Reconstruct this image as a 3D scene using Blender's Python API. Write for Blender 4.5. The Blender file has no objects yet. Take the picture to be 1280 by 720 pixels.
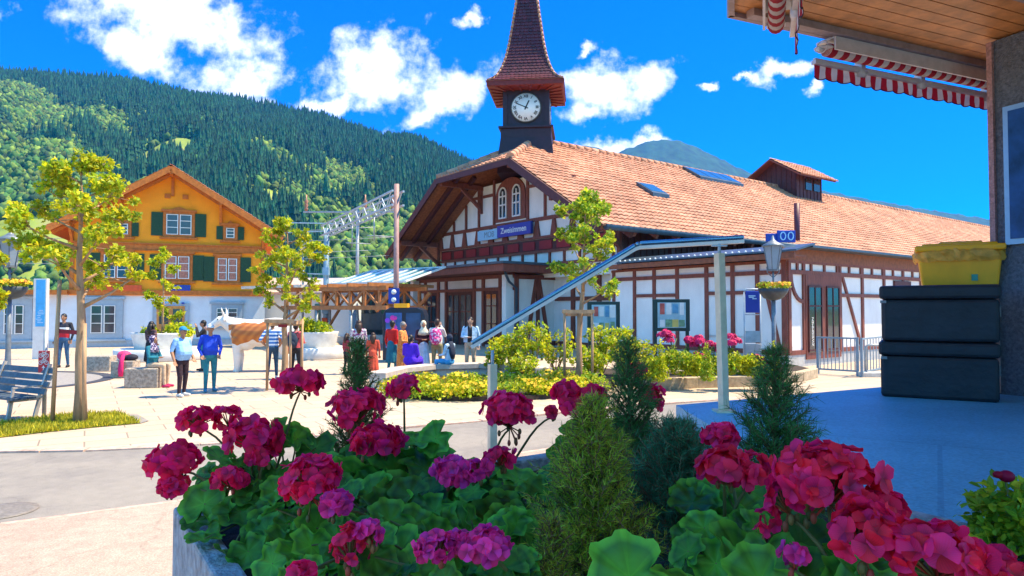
import bpy, bmesh, math, random
import numpy as np
from mathutils import Vector, Matrix
from mathutils import noise as mnoise

C = bpy.context.scene
COL = C.collection
PI = math.pi
R = math.radians
rng = random.Random(7)
nr = np.random.default_rng(11)

# ------------------------------------------------------------------ camera, sky, sun, exposure
F_PX, PITCH, EYE = 850.0, R(1.75), 2.0          # focal length in photo pixels (1280 wide), tilt, eye height
cam_d = bpy.data.cameras.new('camera')
cam_d.sensor_width = 36.0
cam_d.lens = F_PX / 1280 * 36
cam_d.clip_start, cam_d.clip_end = 0.03, 12000
cam = bpy.data.objects.new('camera', cam_d)
COL.objects.link(cam)
cam.location = (0, 0, EYE)
cam.rotation_euler = (PI / 2 + PITCH, 0, 0)
C.camera = cam

SUN_EL, SUN_H = R(61), (0.985, 0.14)              # sun from the right, a little beyond the square
SKY_STRENGTH, SUN_STRENGTH, EXPOSURE = 0.10, 5.0, 1.25
SKY_SAT, SKY_TINT = 2.5, (0.06, 0.74, 1.5)
HAZE = 0.00010
C.view_settings.view_transform = 'Standard'
C.view_settings.look = 'None'
C.view_settings.gamma = 1
C.view_settings.exposure = EXPOSURE
C.view_settings.use_curve_mapping = False

sun_d = bpy.data.lights.new('sun', 'SUN')
sun_d.energy, sun_d.angle, sun_d.color = SUN_STRENGTH, R(0.53), (1.0, 0.83, 0.56)
sun = bpy.data.objects.new('sun', sun_d)
COL.objects.link(sun)
_h = Vector((SUN_H[0], SUN_H[1], 0)).normalized()
SUN_DIR = Vector((_h.x * math.cos(SUN_EL), _h.y * math.cos(SUN_EL), math.sin(SUN_EL)))
sun.rotation_euler = SUN_DIR.to_track_quat('Z', 'Y').to_euler()


def nd(nt, t, **kw):
    n = nt.nodes.new(t)
    for k, v in kw.items():
        if k == 'inp':
            for a, b in v.items():
                n.inputs[a].default_value = b
        else:
            setattr(n, k, v)
    return n


def make_world():
    w = bpy.data.worlds.new('World')
    C.world = w
    w.use_nodes = True
    nt = w.node_tree
    nt.nodes.clear()
    L = nt.links.new
    sky = nd(nt, 'ShaderNodeTexSky', sky_type='NISHITA', sun_disc=False, sun_elevation=SUN_EL,
             sun_rotation=math.atan2(_h.x, _h.y), altitude=900, air_density=1.0, dust_density=0.25, ozone_density=3.0)
    hs = nd(nt, 'ShaderNodeHueSaturation', inp={'Saturation': SKY_SAT, 'Hue': 0.497, 'Value': 1.0})
    L(sky.outputs[0], hs.inputs['Color'])
    ti = nd(nt, 'ShaderNodeVectorMath', operation='MULTIPLY'); L(hs.outputs[0], ti.inputs[0]); ti.inputs[1].default_value = SKY_TINT
    co = nd(nt, 'ShaderNodeTexCoord')
    sp = nd(nt, 'ShaderNodeSeparateXYZ')
    L(co.outputs['Generated'], sp.inputs[0])
    ym = nd(nt, 'ShaderNodeMath', operation='MAXIMUM', inp={1: 0.05}); L(sp.outputs['Y'], ym.inputs[0])
    dx = nd(nt, 'ShaderNodeMath', operation='DIVIDE'); L(sp.outputs['X'], dx.inputs[0]); L(ym.outputs[0], dx.inputs[1])
    dz = nd(nt, 'ShaderNodeMath', operation='DIVIDE'); L(sp.outputs['Z'], dz.inputs[0]); L(ym.outputs[0], dz.inputs[1])
    cx = nd(nt, 'ShaderNodeCombineXYZ'); L(dx.outputs[0], cx.inputs[0]); L(dz.outputs[0], cx.inputs[1])
    # the clouds: bearing, height, half width, half height, turn
    blobs = [(-.51, .437, .21, .072, -.22), (-.56, .39, .10, .05, -.2), (-.40, .335, .085, .05, 0), (-.19, .37, .10, .062, .15),
             (-.20, .325, .10, .045, 0), (-.085, .315, .12, .042, .38), (-.14, .285, .05, .02, .3),
             (-.262, .30, .075, .018, 0), (.13, .325, .10, .055, .1), (.20, .335, .065, .038, .5), (.145, .238, .085, .020, .05),
             (.20, .245, .055, .016, 0), (.095, .295, .06, .03, 0), (.405, .352, .068, .018, .35), (.345, .338, .025, .010, .1),
             (.455, .325, .018, .015, .8), (.30, .33, .018, .009, 0), (-.06, .44, .03, .02, .3), (.105, .385, .025, .012, .4),
             (-.36, .295, .03, .015, 0), (-.82, .43, .10, .02, .1), (1.1, .5, .3, .06, .1), (-1.3, .45, .3, .1, -.1)]
    nz = nd(nt, 'ShaderNodeTexNoise', noise_dimensions='2D', inp={'Scale': 9.0, 'Detail': 9.0, 'Roughness': 0.62})
    L(cx.outputs[0], nz.inputs['Vector'])
    wv = nd(nt, 'ShaderNodeVectorMath', operation='MULTIPLY_ADD')
    wv.inputs[1].default_value = (.10, .07, 0); wv.inputs[2].default_value = (-.05, -.035, 0)
    L(nz.outputs['Color'], wv.inputs[0])
    pw = nd(nt, 'ShaderNodeVectorMath', operation='ADD'); L(cx.outputs[0], pw.inputs[0]); L(wv.outputs[0], pw.inputs[1])
    last = None
    for (bx, bz, rx, rz, an) in blobs:
        mp = nd(nt, 'ShaderNodeMapping', vector_type='TEXTURE')
        mp.inputs['Location'].default_value = (bx, bz, 0)
        mp.inputs['Rotation'].default_value = (0, 0, an)
        mp.inputs['Scale'].default_value = (rx * .93, rz * .93, 1)
        L(pw.outputs[0], mp.inputs['Vector'])
        ln = nd(nt, 'ShaderNodeVectorMath', operation='LENGTH'); L(mp.outputs[0], ln.inputs[0])
        sb = nd(nt, 'ShaderNodeMath', operation='SUBTRACT', inp={0: 1.0}); L(ln.outputs['Value'], sb.inputs[1])
        if last is None:
            last = sb
        else:
            mx = nd(nt, 'ShaderNodeMath', operation='SMOOTH_MAX', inp={2: 0.2}); L(last.outputs[0], mx.inputs[0]); L(sb.outputs[0], mx.inputs[1])
            last = mx
    n2 = nd(nt, 'ShaderNodeTexNoise', noise_dimensions='2D', inp={'Scale': 22.0, 'Detail': 8.0, 'Roughness': 0.6})
    L(cx.outputs[0], n2.inputs['Vector'])
    ad = nd(nt, 'ShaderNodeMath', operation='MULTIPLY_ADD', inp={1: 1.75, 2: -0.84}); L(n2.outputs['Fac'], ad.inputs[0])
    sm = nd(nt, 'ShaderNodeMath', operation='ADD'); L(last.outputs[0], sm.inputs[0]); L(ad.outputs[0], sm.inputs[1])
    mr = nd(nt, 'ShaderNodeMapRange', interpolation_type='SMOOTHSTEP', inp={'From Min': 0.0, 'From Max': 1.0}); L(sm.outputs[0], mr.inputs['Value'])
    # thick middles of the clouds are a little greyer
    cr = nd(nt, 'ShaderNodeMapRange', interpolation_type='SMOOTHSTEP', inp={'From Min': .45, 'From Max': 1.2, 'To Min': 0, 'To Max': 1}); L(sm.outputs[0], cr.inputs['Value'])
    cc = nd(nt, 'ShaderNodeMix', data_type='RGBA')
    cc.inputs['A'].default_value = (9.5, 9.6, 9.8, 1); cc.inputs['B'].default_value = (6.4, 6.6, 7.4, 1)
    L(cr.outputs[0], cc.inputs['Factor'])
    mix = nd(nt, 'ShaderNodeMix', data_type='RGBA')
    L(mr.outputs[0], mix.inputs['Factor']); L(ti.outputs[0], mix.inputs['A']); L(cc.outputs['Result'], mix.inputs['B'])
    # unseen bluish cloud cover, added behind the camera as fill for shaded sides
    n3 = nd(nt, 'ShaderNodeTexNoise', inp={'Scale': 3.2, 'Detail': 7.0, 'Roughness': .6}); L(co.outputs['Generated'], n3.inputs['Vector'])
    c3 = nd(nt, 'ShaderNodeMapRange', interpolation_type='SMOOTHSTEP', inp={'From Min': .42, 'From Max': .58}); L(n3.outputs['Fac'], c3.inputs['Value'])
    rear = nd(nt, 'ShaderNodeMapRange', interpolation_type='SMOOTHSTEP', inp={'From Min': .35, 'From Max': -.05}); L(sp.outputs['Y'], rear.inputs['Value'])
    rm = nd(nt, 'ShaderNodeMath', operation='MULTIPLY'); L(c3.outputs[0], rm.inputs[0]); L(rear.outputs[0], rm.inputs[1])
    mix2 = nd(nt, 'ShaderNodeMix', data_type='RGBA'); mix2.inputs['B'].default_value = (2.1, 6.9, 10.3, 1)
    L(rm.outputs[0], mix2.inputs['Factor']); L(mix.outputs['Result'], mix2.inputs['A'])
    mix = mix2
    bg = nd(nt, 'ShaderNodeBackground', inp={'Strength': SKY_STRENGTH})
    L(mix.outputs['Result'], bg.inputs['Color'])
    out = nd(nt, 'ShaderNodeOutputWorld')
    L(bg.outputs[0], out.inputs['Surface'])


make_world()
C.cycles.max_bounces = 6
C.cycles.transparent_max_bounces = 6
C.cycles.use_denoising = True

# ------------------------------------------------------------------ layout: photo pixel -> place on the ground or at a depth
def ray(px, py):
    u, v = (px - 640) / F_PX, (py - 360) / F_PX
    c, s = math.cos(PITCH), math.sin(PITCH)
    return Vector((u, c + s * v, s - c * v))

def P(px, py, Y):
    d = ray(px, py)
    return Vector((0, 0, EYE)) + d * (Y / d.y)

def G(px, py, z=0.0):
    d = ray(px, py)
    return Vector((0, 0, EYE)) + d * ((z - EYE) / d.z)

# ------------------------------------------------------------------ materials
MATS = {}

def mat(name, col, rough=.65, var=.18, scale=6.0, bump=0.0, bscale=40.0, metal=0.0, spec=.4, island=0.0, hue=0.0, trans=0.0, alt=None,
        alpha=None, stretch=(1, 1, 1)):
    """Principled material: base colour broken up by two noises and per-piece variation, optional bump and leaf translucency."""
    if name in MATS:
        return MATS[name]
    m = bpy.data.materials.new(name)
    m.use_nodes = True
    nt = m.node_tree
    L = nt.links.new
    b = nt.nodes['Principled BSDF']
    b.inputs['Roughness'].default_value = rough
    b.inputs['Metallic'].default_value = metal
    b.inputs['Specular IOR Level'].default_value = spec
    co = nd(nt, 'ShaderNodeTexCoord')
    mp = nd(nt, 'ShaderNodeMapping'); mp.inputs['Scale'].default_value = stretch
    L(co.outputs['Object'], mp.inputs['Vector'])
    n1 = nd(nt, 'ShaderNodeTexNoise', inp={'Scale': scale, 'Detail': 6.0, 'Roughness': .6})
    L(mp.outputs[0], n1.inputs['Vector'])
    f = nd(nt, 'ShaderNodeMapRange', inp={'From Min': .3, 'From Max': .7, 'To Min': 1 - var, 'To Max': 1 + var})
    L(n1.outputs['Fac'], f.inputs['Value'])
    base = nd(nt, 'ShaderNodeMix', data_type='RGBA')
    base.inputs['A'].default_value = (*col, 1)
    base.inputs['B'].default_value = (*(alt or col), 1)
    base.inputs['Factor'].default_value = 0
    src = f.outputs[0]
    if island or alt:
        ge = nd(nt, 'ShaderNodeNewGeometry')
        if alt:
            rp = nd(nt, 'ShaderNodeMapRange', interpolation_type='SMOOTHSTEP', inp={'From Min': .15, 'From Max': 1.0})
            L(ge.outputs['Random Per Island'], rp.inputs['Value']); L(rp.outputs[0], base.inputs['Factor'])
        if island:
            wn = nd(nt, 'ShaderNodeTexWhiteNoise', noise_dimensions='1D'); L(ge.outputs['Random Per Island'], wn.inputs['W'])
            g = nd(nt, 'ShaderNodeMapRange', inp={'To Min': 1 - island, 'To Max': 1 + island}); L(wn.outputs['Value'], g.inputs['Value'])
            mm = nd(nt, 'ShaderNodeMath', operation='MULTIPLY'); L(src, mm.inputs[0]); L(g.outputs[0], mm.inputs[1]); src = mm.outputs[0]
    vm = nd(nt, 'ShaderNodeVectorMath', operation='SCALE')
    L(base.outputs['Result'], vm.inputs[0]); L(src, vm.inputs['Scale'])
    L(vm.outputs[0], b.inputs['Base Color'])
    if bump:
        n3 = nd(nt, 'ShaderNodeTexNoise', inp={'Scale': bscale, 'Detail': 4.0}); L(mp.outputs[0], n3.inputs['Vector'])
        bp = nd(nt, 'ShaderNodeBump', inp={'Strength': bump, 'Distance': .02}); L(n3.outputs['Fac'], bp.inputs['Height']); L(bp.outputs[0], b.inputs['Normal'])
    if trans:
        tr = nd(nt, 'ShaderNodeBsdfTranslucent'); L(vm.outputs[0], tr.inputs['Color'])
        ms = nd(nt, 'ShaderNodeMixShader', inp={0: trans}); L(b.outputs[0], ms.inputs[1]); L(tr.outputs[0], ms.inputs[2])
        L(ms.outputs[0], nt.nodes['Material Output'].inputs['Surface'])
    MATS[name] = m
    return m

def glass(name, col=(.02, .03, .04), rough=.06, spec=.8):
    return mat(name, col, rough=rough, var=.3, scale=1.5, spec=spec)

# ------------------------------------------------------------------ mesh building
ROOTM = {}
PLACE = None        # similarity from a drawing's own units to its place on the ground (used by the station's main house)

class MB:
    """collects shapes; build() links them as one mesh object"""
    def __init__(self):
        self.v, self.f, self.m, self.sm = [], [], [], []
        self.mi, self.smooth = 0, False

    def add(self, vs, fs, smooth=None):
        o = len(self.v)
        self.v += [Vector(p) for p in vs]
        for q in fs:
            self.f.append([i + o for i in q]); self.m.append(self.mi); self.sm.append(self.smooth if smooth is None else smooth)
        return self

    def poly(self, pts):
        return self.add(pts, [list(range(len(pts)))])

    def box(self, c, s, M=None, taper=1.0):
        M = M or Matrix.Identity(3)
        c = Vector(c); h = Vector(s) / 2
        vs = []
        for z in (-1, 1):
            k = taper if z > 0 else 1
            for x, y in ((-1, -1), (1, -1), (1, 1), (-1, 1)):
                vs.append(c + M @ Vector((x * h.x * k, y * h.y * k, z * h.z)))
        return self.add(vs, [(3, 2, 1, 0), (4, 5, 6, 7), (0, 1, 5, 4), (1, 2, 6, 5), (2, 3, 7, 6), (3, 0, 4, 7)], False)

    def bar(self, p0, p1, w, h, up=(0, 0, 1)):
        """box beam from p0 to p1: w across, h along up"""
        p0, p1 = Vector(p0), Vector(p1)
        d = (p1 - p0); L = d.length
        if L < 1e-6: return self
        d /= L
        up = Vector(up)
        s = d.cross(up)
        if s.length < 1e-4: s = d.cross(Vector((1, 0, 0)))
        s.normalize(); u = s.cross(d)
        return self.box((p0 + p1) / 2, (w, L, h), Matrix((s, d, u)).transposed())

    def prism(self, pts, off):
        off = Vector(off); n = len(pts)
        vs = [Vector(p) for p in pts] + [Vector(p) + off for p in pts]
        fs = [list(range(n))[::-1], list(range(n, 2 * n))] + [(i, (i + 1) % n, n + (i + 1) % n, n + i) for i in range(n)]
        return self.add(vs, fs, False)

    def tube(self, pts, rad, seg=8, caps=True, sy=1.0):
        pts = [Vector(p) for p in pts]
        n = len(pts)
        rad = rad if hasattr(rad, '__len__') else [rad] * n
        vs, fs = [], []
        prev = None
        for i, p in enumerate(pts):
            d = (pts[min(i + 1, n - 1)] - pts[max(i - 1, 0)])
            d = d.normalized() if d.length > 1e-9 else Vector((0, 0, 1))
            if prev is None:
                a = d.cross(Vector((0, 1, 0)) if abs(d.y) < .9 else Vector((1, 0, 0))).normalized()
            else:
                a = (prev - d * prev.dot(d)); a = a.normalized() if a.length > 1e-6 else d.orthogonal().normalized()
            prev = a; b = d.cross(a)
            for k in range(seg):
                t = 2 * PI * k / seg
                vs.append(p + (a * math.cos(t) + b * math.sin(t) * sy) * rad[i])
        for i in range(n - 1):
            for k in range(seg):
                fs.append((i * seg + k, i * seg + (k + 1) % seg, (i + 1) * seg + (k + 1) % seg, (i + 1) * seg + k))
        self.add(vs, fs, True)
        if caps:
            o = len(self.v) - len(vs)
            for q in (list(range(seg))[::-1], list(range((n - 1) * seg, n * seg))):
                self.f.append([o + i for i in q]); self.m.append(self.mi); self.sm.append(False)
        return self

    def lathe(self, prof, c=(0, 0, 0), seg=16, M=None, sq=False, smooth=True, ry=1.0):
        """prof: (radius, z) list; sq: square section"""
        c = Vector(c); M = M or Matrix.Identity(3)
        vs, fs = [], []
        for r, z in prof:
            for k in range(seg):
                t = 2 * PI * (k + (.5 if sq else 0)) / seg
                q = r * (math.sqrt(2) if sq else 1)
                vs.append(c + M @ Vector((q * math.cos(t), q * math.sin(t) * ry, z)))
        n = len(prof)
        for i in range(n - 1):
            for k in range(seg):
                fs.append((i * seg + k, i * seg + (k + 1) % seg, (i + 1) * seg + (k + 1) % seg, (i + 1) * seg + k))
        fs.append(list(range(seg))[::-1]); fs.append(list(range((n - 1) * seg, n * seg)))
        return self.add(vs, fs, smooth and not sq)

    def ball(self, c, r, seg=12, rings=8, M=None, z0=-1.0, z1=1.0):
        """ellipsoid, r = (rx, ry, rz), optionally only between heights z0..z1"""
        r = r if hasattr(r, '__len__') else (r, r, r)
        M = M or Matrix.Identity(3); c = Vector(c)
        a0, a1 = math.asin(max(-1, z0)), math.asin(min(1, z1))
        vs, fs = [], []
        for i in range(rings + 1):
            a = a0 + (a1 - a0) * i / rings
            for k in range(seg):
                t = 2 * PI * k / seg
                vs.append(c + M @ Vector((r[0] * math.cos(a) * math.cos(t), r[1] * math.cos(a) * math.sin(t), r[2] * math.sin(a))))
        for i in range(rings):
            for k in range(seg):
                fs.append((i * seg + k, i * seg + (k + 1) % seg, (i + 1) * seg + (k + 1) % seg, (i + 1) * seg + k))
        fs.append(list(range(seg))[::-1]); fs.append(list(range(rings * seg, (rings + 1) * seg)))
        return self.add(vs, fs, True)

    def mesh(self, name, mats, inv=None):
        me = bpy.data.meshes.new(name)
        vs = [PLACE @ p for p in self.v] if PLACE is not None else self.v
        if inv is not None: vs = [inv @ p for p in vs]
        me.from_pydata([tuple(p) for p in vs], [], self.f)
        for m in (mats if isinstance(mats, (list, tuple)) else [mats]):
            me.materials.append(m)
        me.polygons.foreach_set('material_index', self.m)
        me.polygons.foreach_set('use_smooth', self.sm)
        me.update()
        return me

    def build(self, name, mats, parent=None, world=True, loc=None, bevel=0.0):
        """world: the shapes are in world coordinates (else in the parent's)"""
        inv = None
        if parent is not None:
            ROOTM_ = ROOTM.get(parent.name, Matrix.Identity(4))
            if world: inv = ROOTM_.inverted()
        elif loc is not None and world:
            inv = Matrix.Translation(Vector(loc)).inverted()
        o = bpy.data.objects.new(name, self.mesh(name, mats, inv))
        COL.objects.link(o)
        if parent is not None:
            o.parent = parent
            ROOTM[o.name] = ROOTM_
        elif loc is not None:
            o.location = loc
            ROOTM[o.name] = Matrix.Translation(Vector(loc))
        if bevel:
            bv = o.modifiers.new('bevel', 'BEVEL'); bv.width = bevel; bv.segments = 2; bv.limit_method = 'ANGLE'
        return o


def tag(o, label=None, cat=None, group=None, kind=None):
    if label: o['label'] = label
    if cat: o['category'] = cat
    if group: o['group'] = group
    if kind: o['kind'] = kind
    return o

def thing(name, label, cat, loc=(0, 0, 0), rotz=0.0, group=None):
    o = bpy.data.objects.new(name, None)
    COL.objects.link(o)
    o.empty_display_size = .1
    o.location = loc; o.rotation_euler = (0, 0, rotz)
    ROOTM[o.name] = Matrix.Translation(Vector(loc)) @ Matrix.Rotation(rotz, 4, 'Z')
    return tag(o, label, cat, group)

def copy_tree(o, parent=None):
    c = o.copy(); COL.objects.link(c)
    if parent is not None: c.parent = parent
    for ch in list(o.children): copy_tree(ch, c)
    return c

def struct(name, mb, mats, **kw):
    return tag(mb.build(name, mats, **kw), kind='structure')

def inst(name, tv, tf, Ms, Ts, mats, parent=None, fmat=None, smooth=False, kind=None):
    """many copies of one small shape (leaves, needles, tiles) as ONE mesh; Ms (k,3,3), Ts (k,3) in the parent's space"""
    tv = np.asarray(tv, float); k = len(Ts); n = len(tv)
    V = np.einsum('kij,nj->kni', np.asarray(Ms), tv) + np.asarray(Ts)[:, None, :]
    me = bpy.data.meshes.new(name)
    me.vertices.add(k * n); me.vertices.foreach_set('co', V.reshape(-1).astype(np.float32))
    lens = np.array([len(q) for q in tf]); flat = np.concatenate([np.array(q) for q in tf])
    loops = (flat[None, :] + (np.arange(k) * n)[:, None]).reshape(-1)
    tot = np.tile(lens, k); start = np.concatenate([[0], np.cumsum(tot)[:-1]])
    me.loops.add(len(loops)); me.loops.foreach_set('vertex_index', loops.astype(np.int32))
    me.polygons.add(len(tot)); me.polygons.foreach_set('loop_start', start.astype(np.int32)); me.polygons.foreach_set('loop_total', tot.astype(np.int32))
    for m in (mats if isinstance(mats, (list, tuple)) else [mats]): me.materials.append(m)
    if fmat is not None: me.polygons.foreach_set('material_index', np.repeat(np.asarray(fmat), len(lens)).astype(np.int32))
    me.polygons.foreach_set('use_smooth', np.full(len(tot), smooth))
    me.update(calc_edges=True); me.validate()
    o = bpy.data.objects.new(name, me); COL.objects.link(o)
    if parent is not None:
        o.parent = parent; ROOTM[o.name] = ROOTM.get(parent.name, Matrix.Identity(4))
    if kind: o['kind'] = kind
    return o

def rand_rots(k, up=0.0, g=nr):
    """random orientations; up pulls the leaf normals (local z) towards the sky"""
    z = g.normal(size=(k, 3)); z[:, 2] += up * 1.5
    z /= np.linalg.norm(z, axis=1)[:, None]
    x = g.normal(size=(k, 3)); x -= (x * z).sum(1)[:, None] * z; x /= np.linalg.norm(x, axis=1)[:, None]
    y = np.cross(z, x)
    return np.stack([x, y, z], axis=2)

def frame_rots(ydir, g=nr, up=None):
    """orientations whose local y follows ydir, turned at random about it (or with z near up)"""
    y = ydir / np.maximum(np.linalg.norm(ydir, axis=1), 1e-9)[:, None]
    z = g.normal(size=y.shape) if up is None else np.broadcast_to(np.asarray(up, float), y.shape) + .35 * g.normal(size=y.shape)
    z = z - (z * y).sum(1)[:, None] * y; z /= np.linalg.norm(z, axis=1)[:, None]
    x = np.cross(y, z)
    return np.stack([x, y, z], axis=2)

def text(name, s, o, right, up, size, m, parent, align='CENTER', depth=.004, bold=0.0):
    """lettering as mesh: o = anchor (world), baseline along right"""
    cu = bpy.data.curves.new(name, 'FONT'); cu.body = s; cu.size = size; cu.align_x = align; cu.align_y = 'CENTER'; cu.extrude = depth / 2; cu.offset = bold
    t = bpy.data.objects.new(name, cu); COL.objects.link(t)
    dg = bpy.context.evaluated_depsgraph_get()
    me = bpy.data.meshes.new_from_object(t.evaluated_get(dg))
    bpy.data.objects.remove(t)
    right = Vector(right).normalized(); up = Vector(up).normalized(); n = right.cross(up)
    W = Matrix.Translation(Vector(o)) @ Matrix((right, up, n)).transposed().to_4x4()
    PM = ROOTM.get(parent.name, Matrix.Identity(4))
    if PLACE is not None: W = PLACE @ W
    me.transform(PM.inverted() @ W)
    me.materials.clear(); me.materials.append(m)
    ob = bpy.data.objects.new(name, me); COL.objects.link(ob); ob.parent = parent; ROOTM[ob.name] = PM
    return ob
# ------------------------------------------------------------------ ground, road, terrace
def paving_mat(name, c1, c2, joint, w, h, rot, var=.12, rough=.75, bump=.25):
    m = bpy.data.materials.new(name); m.use_nodes = True
    nt = m.node_tree; L = nt.links.new; b = nt.nodes['Principled BSDF']
    b.inputs['Roughness'].default_value = rough
    co = nd(nt, 'ShaderNodeTexCoord'); mp = nd(nt, 'ShaderNodeMapping'); mp.inputs['Rotation'].default_value = (0, 0, rot)
    L(co.outputs['Object'], mp.inputs['Vector'])
    br = nd(nt, 'ShaderNodeTexBrick', inp={'Scale': 1.0, 'Mortar Size': .013, 'Mortar Smooth': .2, 'Bias': 0.0, 'Brick Width': w, 'Row Height': h})
    br.inputs['Color1'].default_value = (*c1, 1); br.inputs['Color2'].default_value = (*c2, 1); br.inputs['Mortar'].default_value = (*joint, 1)
    L(mp.outputs[0], br.inputs['Vector'])
    n1 = nd(nt, 'ShaderNodeTexNoise', inp={'Scale': .8, 'Detail': 8.0, 'Roughness': .65}); L(co.outputs['Object'], n1.inputs['Vector'])
    n2 = nd(nt, 'ShaderNodeTexNoise', inp={'Scale': 60.0, 'Detail': 3.0}); L(co.outputs['Object'], n2.inputs['Vector'])
    ad = nd(nt, 'ShaderNodeMath', operation='ADD'); L(n1.outputs['Fac'], ad.inputs[0]); L(n2.outputs['Fac'], ad.inputs[1])
    f = nd(nt, 'ShaderNodeMapRange', inp={'From Min': .7, 'From Max': 1.3, 'To Min': 1 - var, 'To Max': 1 + var}); L(ad.outputs[0], f.inputs['Value'])
    vm = nd(nt, 'ShaderNodeVectorMath', operation='SCALE'); L(br.outputs['Color'], vm.inputs[0]); L(f.outputs[0], vm.inputs['Scale'])
    L(vm.outputs[0], b.inputs['Base Color'])
    bp = nd(nt, 'ShaderNodeBump', inp={'Strength': bump, 'Distance': .01}); L(n2.outputs['Fac'], bp.inputs['Height']); L(bp.outputs[0], b.inputs['Normal'])
    MATS[name] = m
    return m

def road_mat(name, c, patch, speck=.35):
    """asphalt: fine aggregate speckle, broad worn patches, a few tar stains"""
    m = bpy.data.materials.new(name); m.use_nodes = True
    nt = m.node_tree; L = nt.links.new; b = nt.nodes['Principled BSDF']
    b.inputs['Roughness'].default_value = .85
    co = nd(nt, 'ShaderNodeTexCoord')
    n1 = nd(nt, 'ShaderNodeTexNoise', inp={'Scale': .45, 'Detail': 5.0, 'Roughness': .6}); L(co.outputs['Object'], n1.inputs['Vector'])
    st = nd(nt, 'ShaderNodeMapRange', inp={'From Min': .44, 'From Max': .52}); L(n1.outputs['Fac'], st.inputs['Value'])
    mx = nd(nt, 'ShaderNodeMix', data_type='RGBA'); mx.inputs['A'].default_value = (*c, 1); mx.inputs['B'].default_value = (*patch, 1)
    L(st.outputs[0], mx.inputs['Factor'])
    n2 = nd(nt, 'ShaderNodeTexNoise', inp={'Scale': 95.0, 'Detail': 2.0}); L(co.outputs['Object'], n2.inputs['Vector'])
    n3 = nd(nt, 'ShaderNodeTexNoise', inp={'Scale': 7.0, 'Detail': 6.0}); L(co.outputs['Object'], n3.inputs['Vector'])
    ad = nd(nt, 'ShaderNodeMath', operation='MULTIPLY_ADD', inp={1: .4}); L(n3.outputs['Fac'], ad.inputs[0]); L(n2.outputs['Fac'], ad.inputs[2])
    f = nd(nt, 'ShaderNodeMapRange', inp={'From Min': .4, 'From Max': 1.0, 'To Min': 1 - speck, 'To Max': 1 + speck}); L(ad.outputs[0], f.inputs['Value'])
    # oil and tar stains, hairline cracks
    n4 = nd(nt, 'ShaderNodeTexNoise', inp={'Scale': 2.3, 'Detail': 7.0, 'Roughness': .7}); L(co.outputs['Object'], n4.inputs['Vector'])
    s4 = nd(nt, 'ShaderNodeMapRange', interpolation_type='SMOOTHSTEP', inp={'From Min': .60, 'From Max': .74, 'To Min': 1.0, 'To Max': .78}); L(n4.outputs['Fac'], s4.inputs['Value'])
    nw = nd(nt, 'ShaderNodeTexNoise', inp={'Scale': 1.1, 'Detail': 5.0}); L(co.outputs['Object'], nw.inputs['Vector'])
    av = nd(nt, 'ShaderNodeVectorMath', operation='ADD'); L(co.outputs['Object'], av.inputs[0]); L(nw.outputs['Color'], av.inputs[1])
    vo = nd(nt, 'ShaderNodeTexVoronoi', feature='DISTANCE_TO_EDGE', inp={'Scale': .23}); L(av.outputs[0], vo.inputs['Vector'])
    ck = nd(nt, 'ShaderNodeMapRange', inp={'From Min': .0005, 'From Max': .004, 'To Min': .84, 'To Max': 1.0}); L(vo.outputs['Distance'], ck.inputs['Value'])
    k1 = nd(nt, 'ShaderNodeMath', operation='MULTIPLY'); L(s4.outputs[0], k1.inputs[0]); L(ck.outputs[0], k1.inputs[1])
    k2 = nd(nt, 'ShaderNodeMath', operation='MULTIPLY'); L(k1.outputs[0], k2.inputs[0]); L(f.outputs[0], k2.inputs[1]); f = k2
    vm = nd(nt, 'ShaderNodeVectorMath', operation='SCALE'); L(mx.outputs['Result'], vm.inputs[0]); L(f.outputs[0], vm.inputs['Scale'])
    L(vm.outputs[0], b.inputs['Base Color'])
    bp = nd(nt, 'ShaderNodeBump', inp={'Strength': .5, 'Distance': .006}); L(n2.outputs['Fac'], bp.inputs['Height']); L(bp.outputs[0], b.inputs['Normal'])
    MATS[name] = m
    return m

m_pave = paving_mat('plaza_stone', (.50, .385, .28), (.435, .335, .245), (.24, .185, .14), 1.15, .55, R(-32))
m_road = road_mat('road_asphalt', (.205, .185, .165), (.245, .22, .19), .3)
m_side = road_mat('pink_asphalt', (.345, .26, .205), (.37, .285, .225), .4)
m_terr = paving_mat('shade_blue_slabs', (.13, .37, .49), (.115, .335, .455), (.10, .29, .40), 2.4, 2.4, R(32), var=.3, rough=.55, bump=.4)  # the blue of the shade on the terrace is put into the slab colour
m_kerb = mat('pinkish_kerb_stone', (.50, .34, .27), .8, .3, 9, .3, 60)
m_granite = mat('granite', (.33, .32, .31), .75, .35, 30, .5, 90)
m_paleconc = mat('pale_concrete', (.56, .52, .46), .8, .2, 6, .2, 50)
m_soil = mat('dark_soil', (.05, .035, .025), .95, .5, 20, .8, 60)

mb = MB()
mb.poly([(-2600, -200, 0), (3200, -200, 0), (3200, 4300, 0), (-2600, 4300, 0)])
struct('meadow_ground', mb, mat('meadow', (.11, .17, .035), .9, .4, .05))
mb = MB(); mb.poly([(-60, -20, .006), (70, -20, .006), (70, 70, .006), (-60, 70, .006)])
struct('plaza_paving', mb, m_pave)

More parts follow.
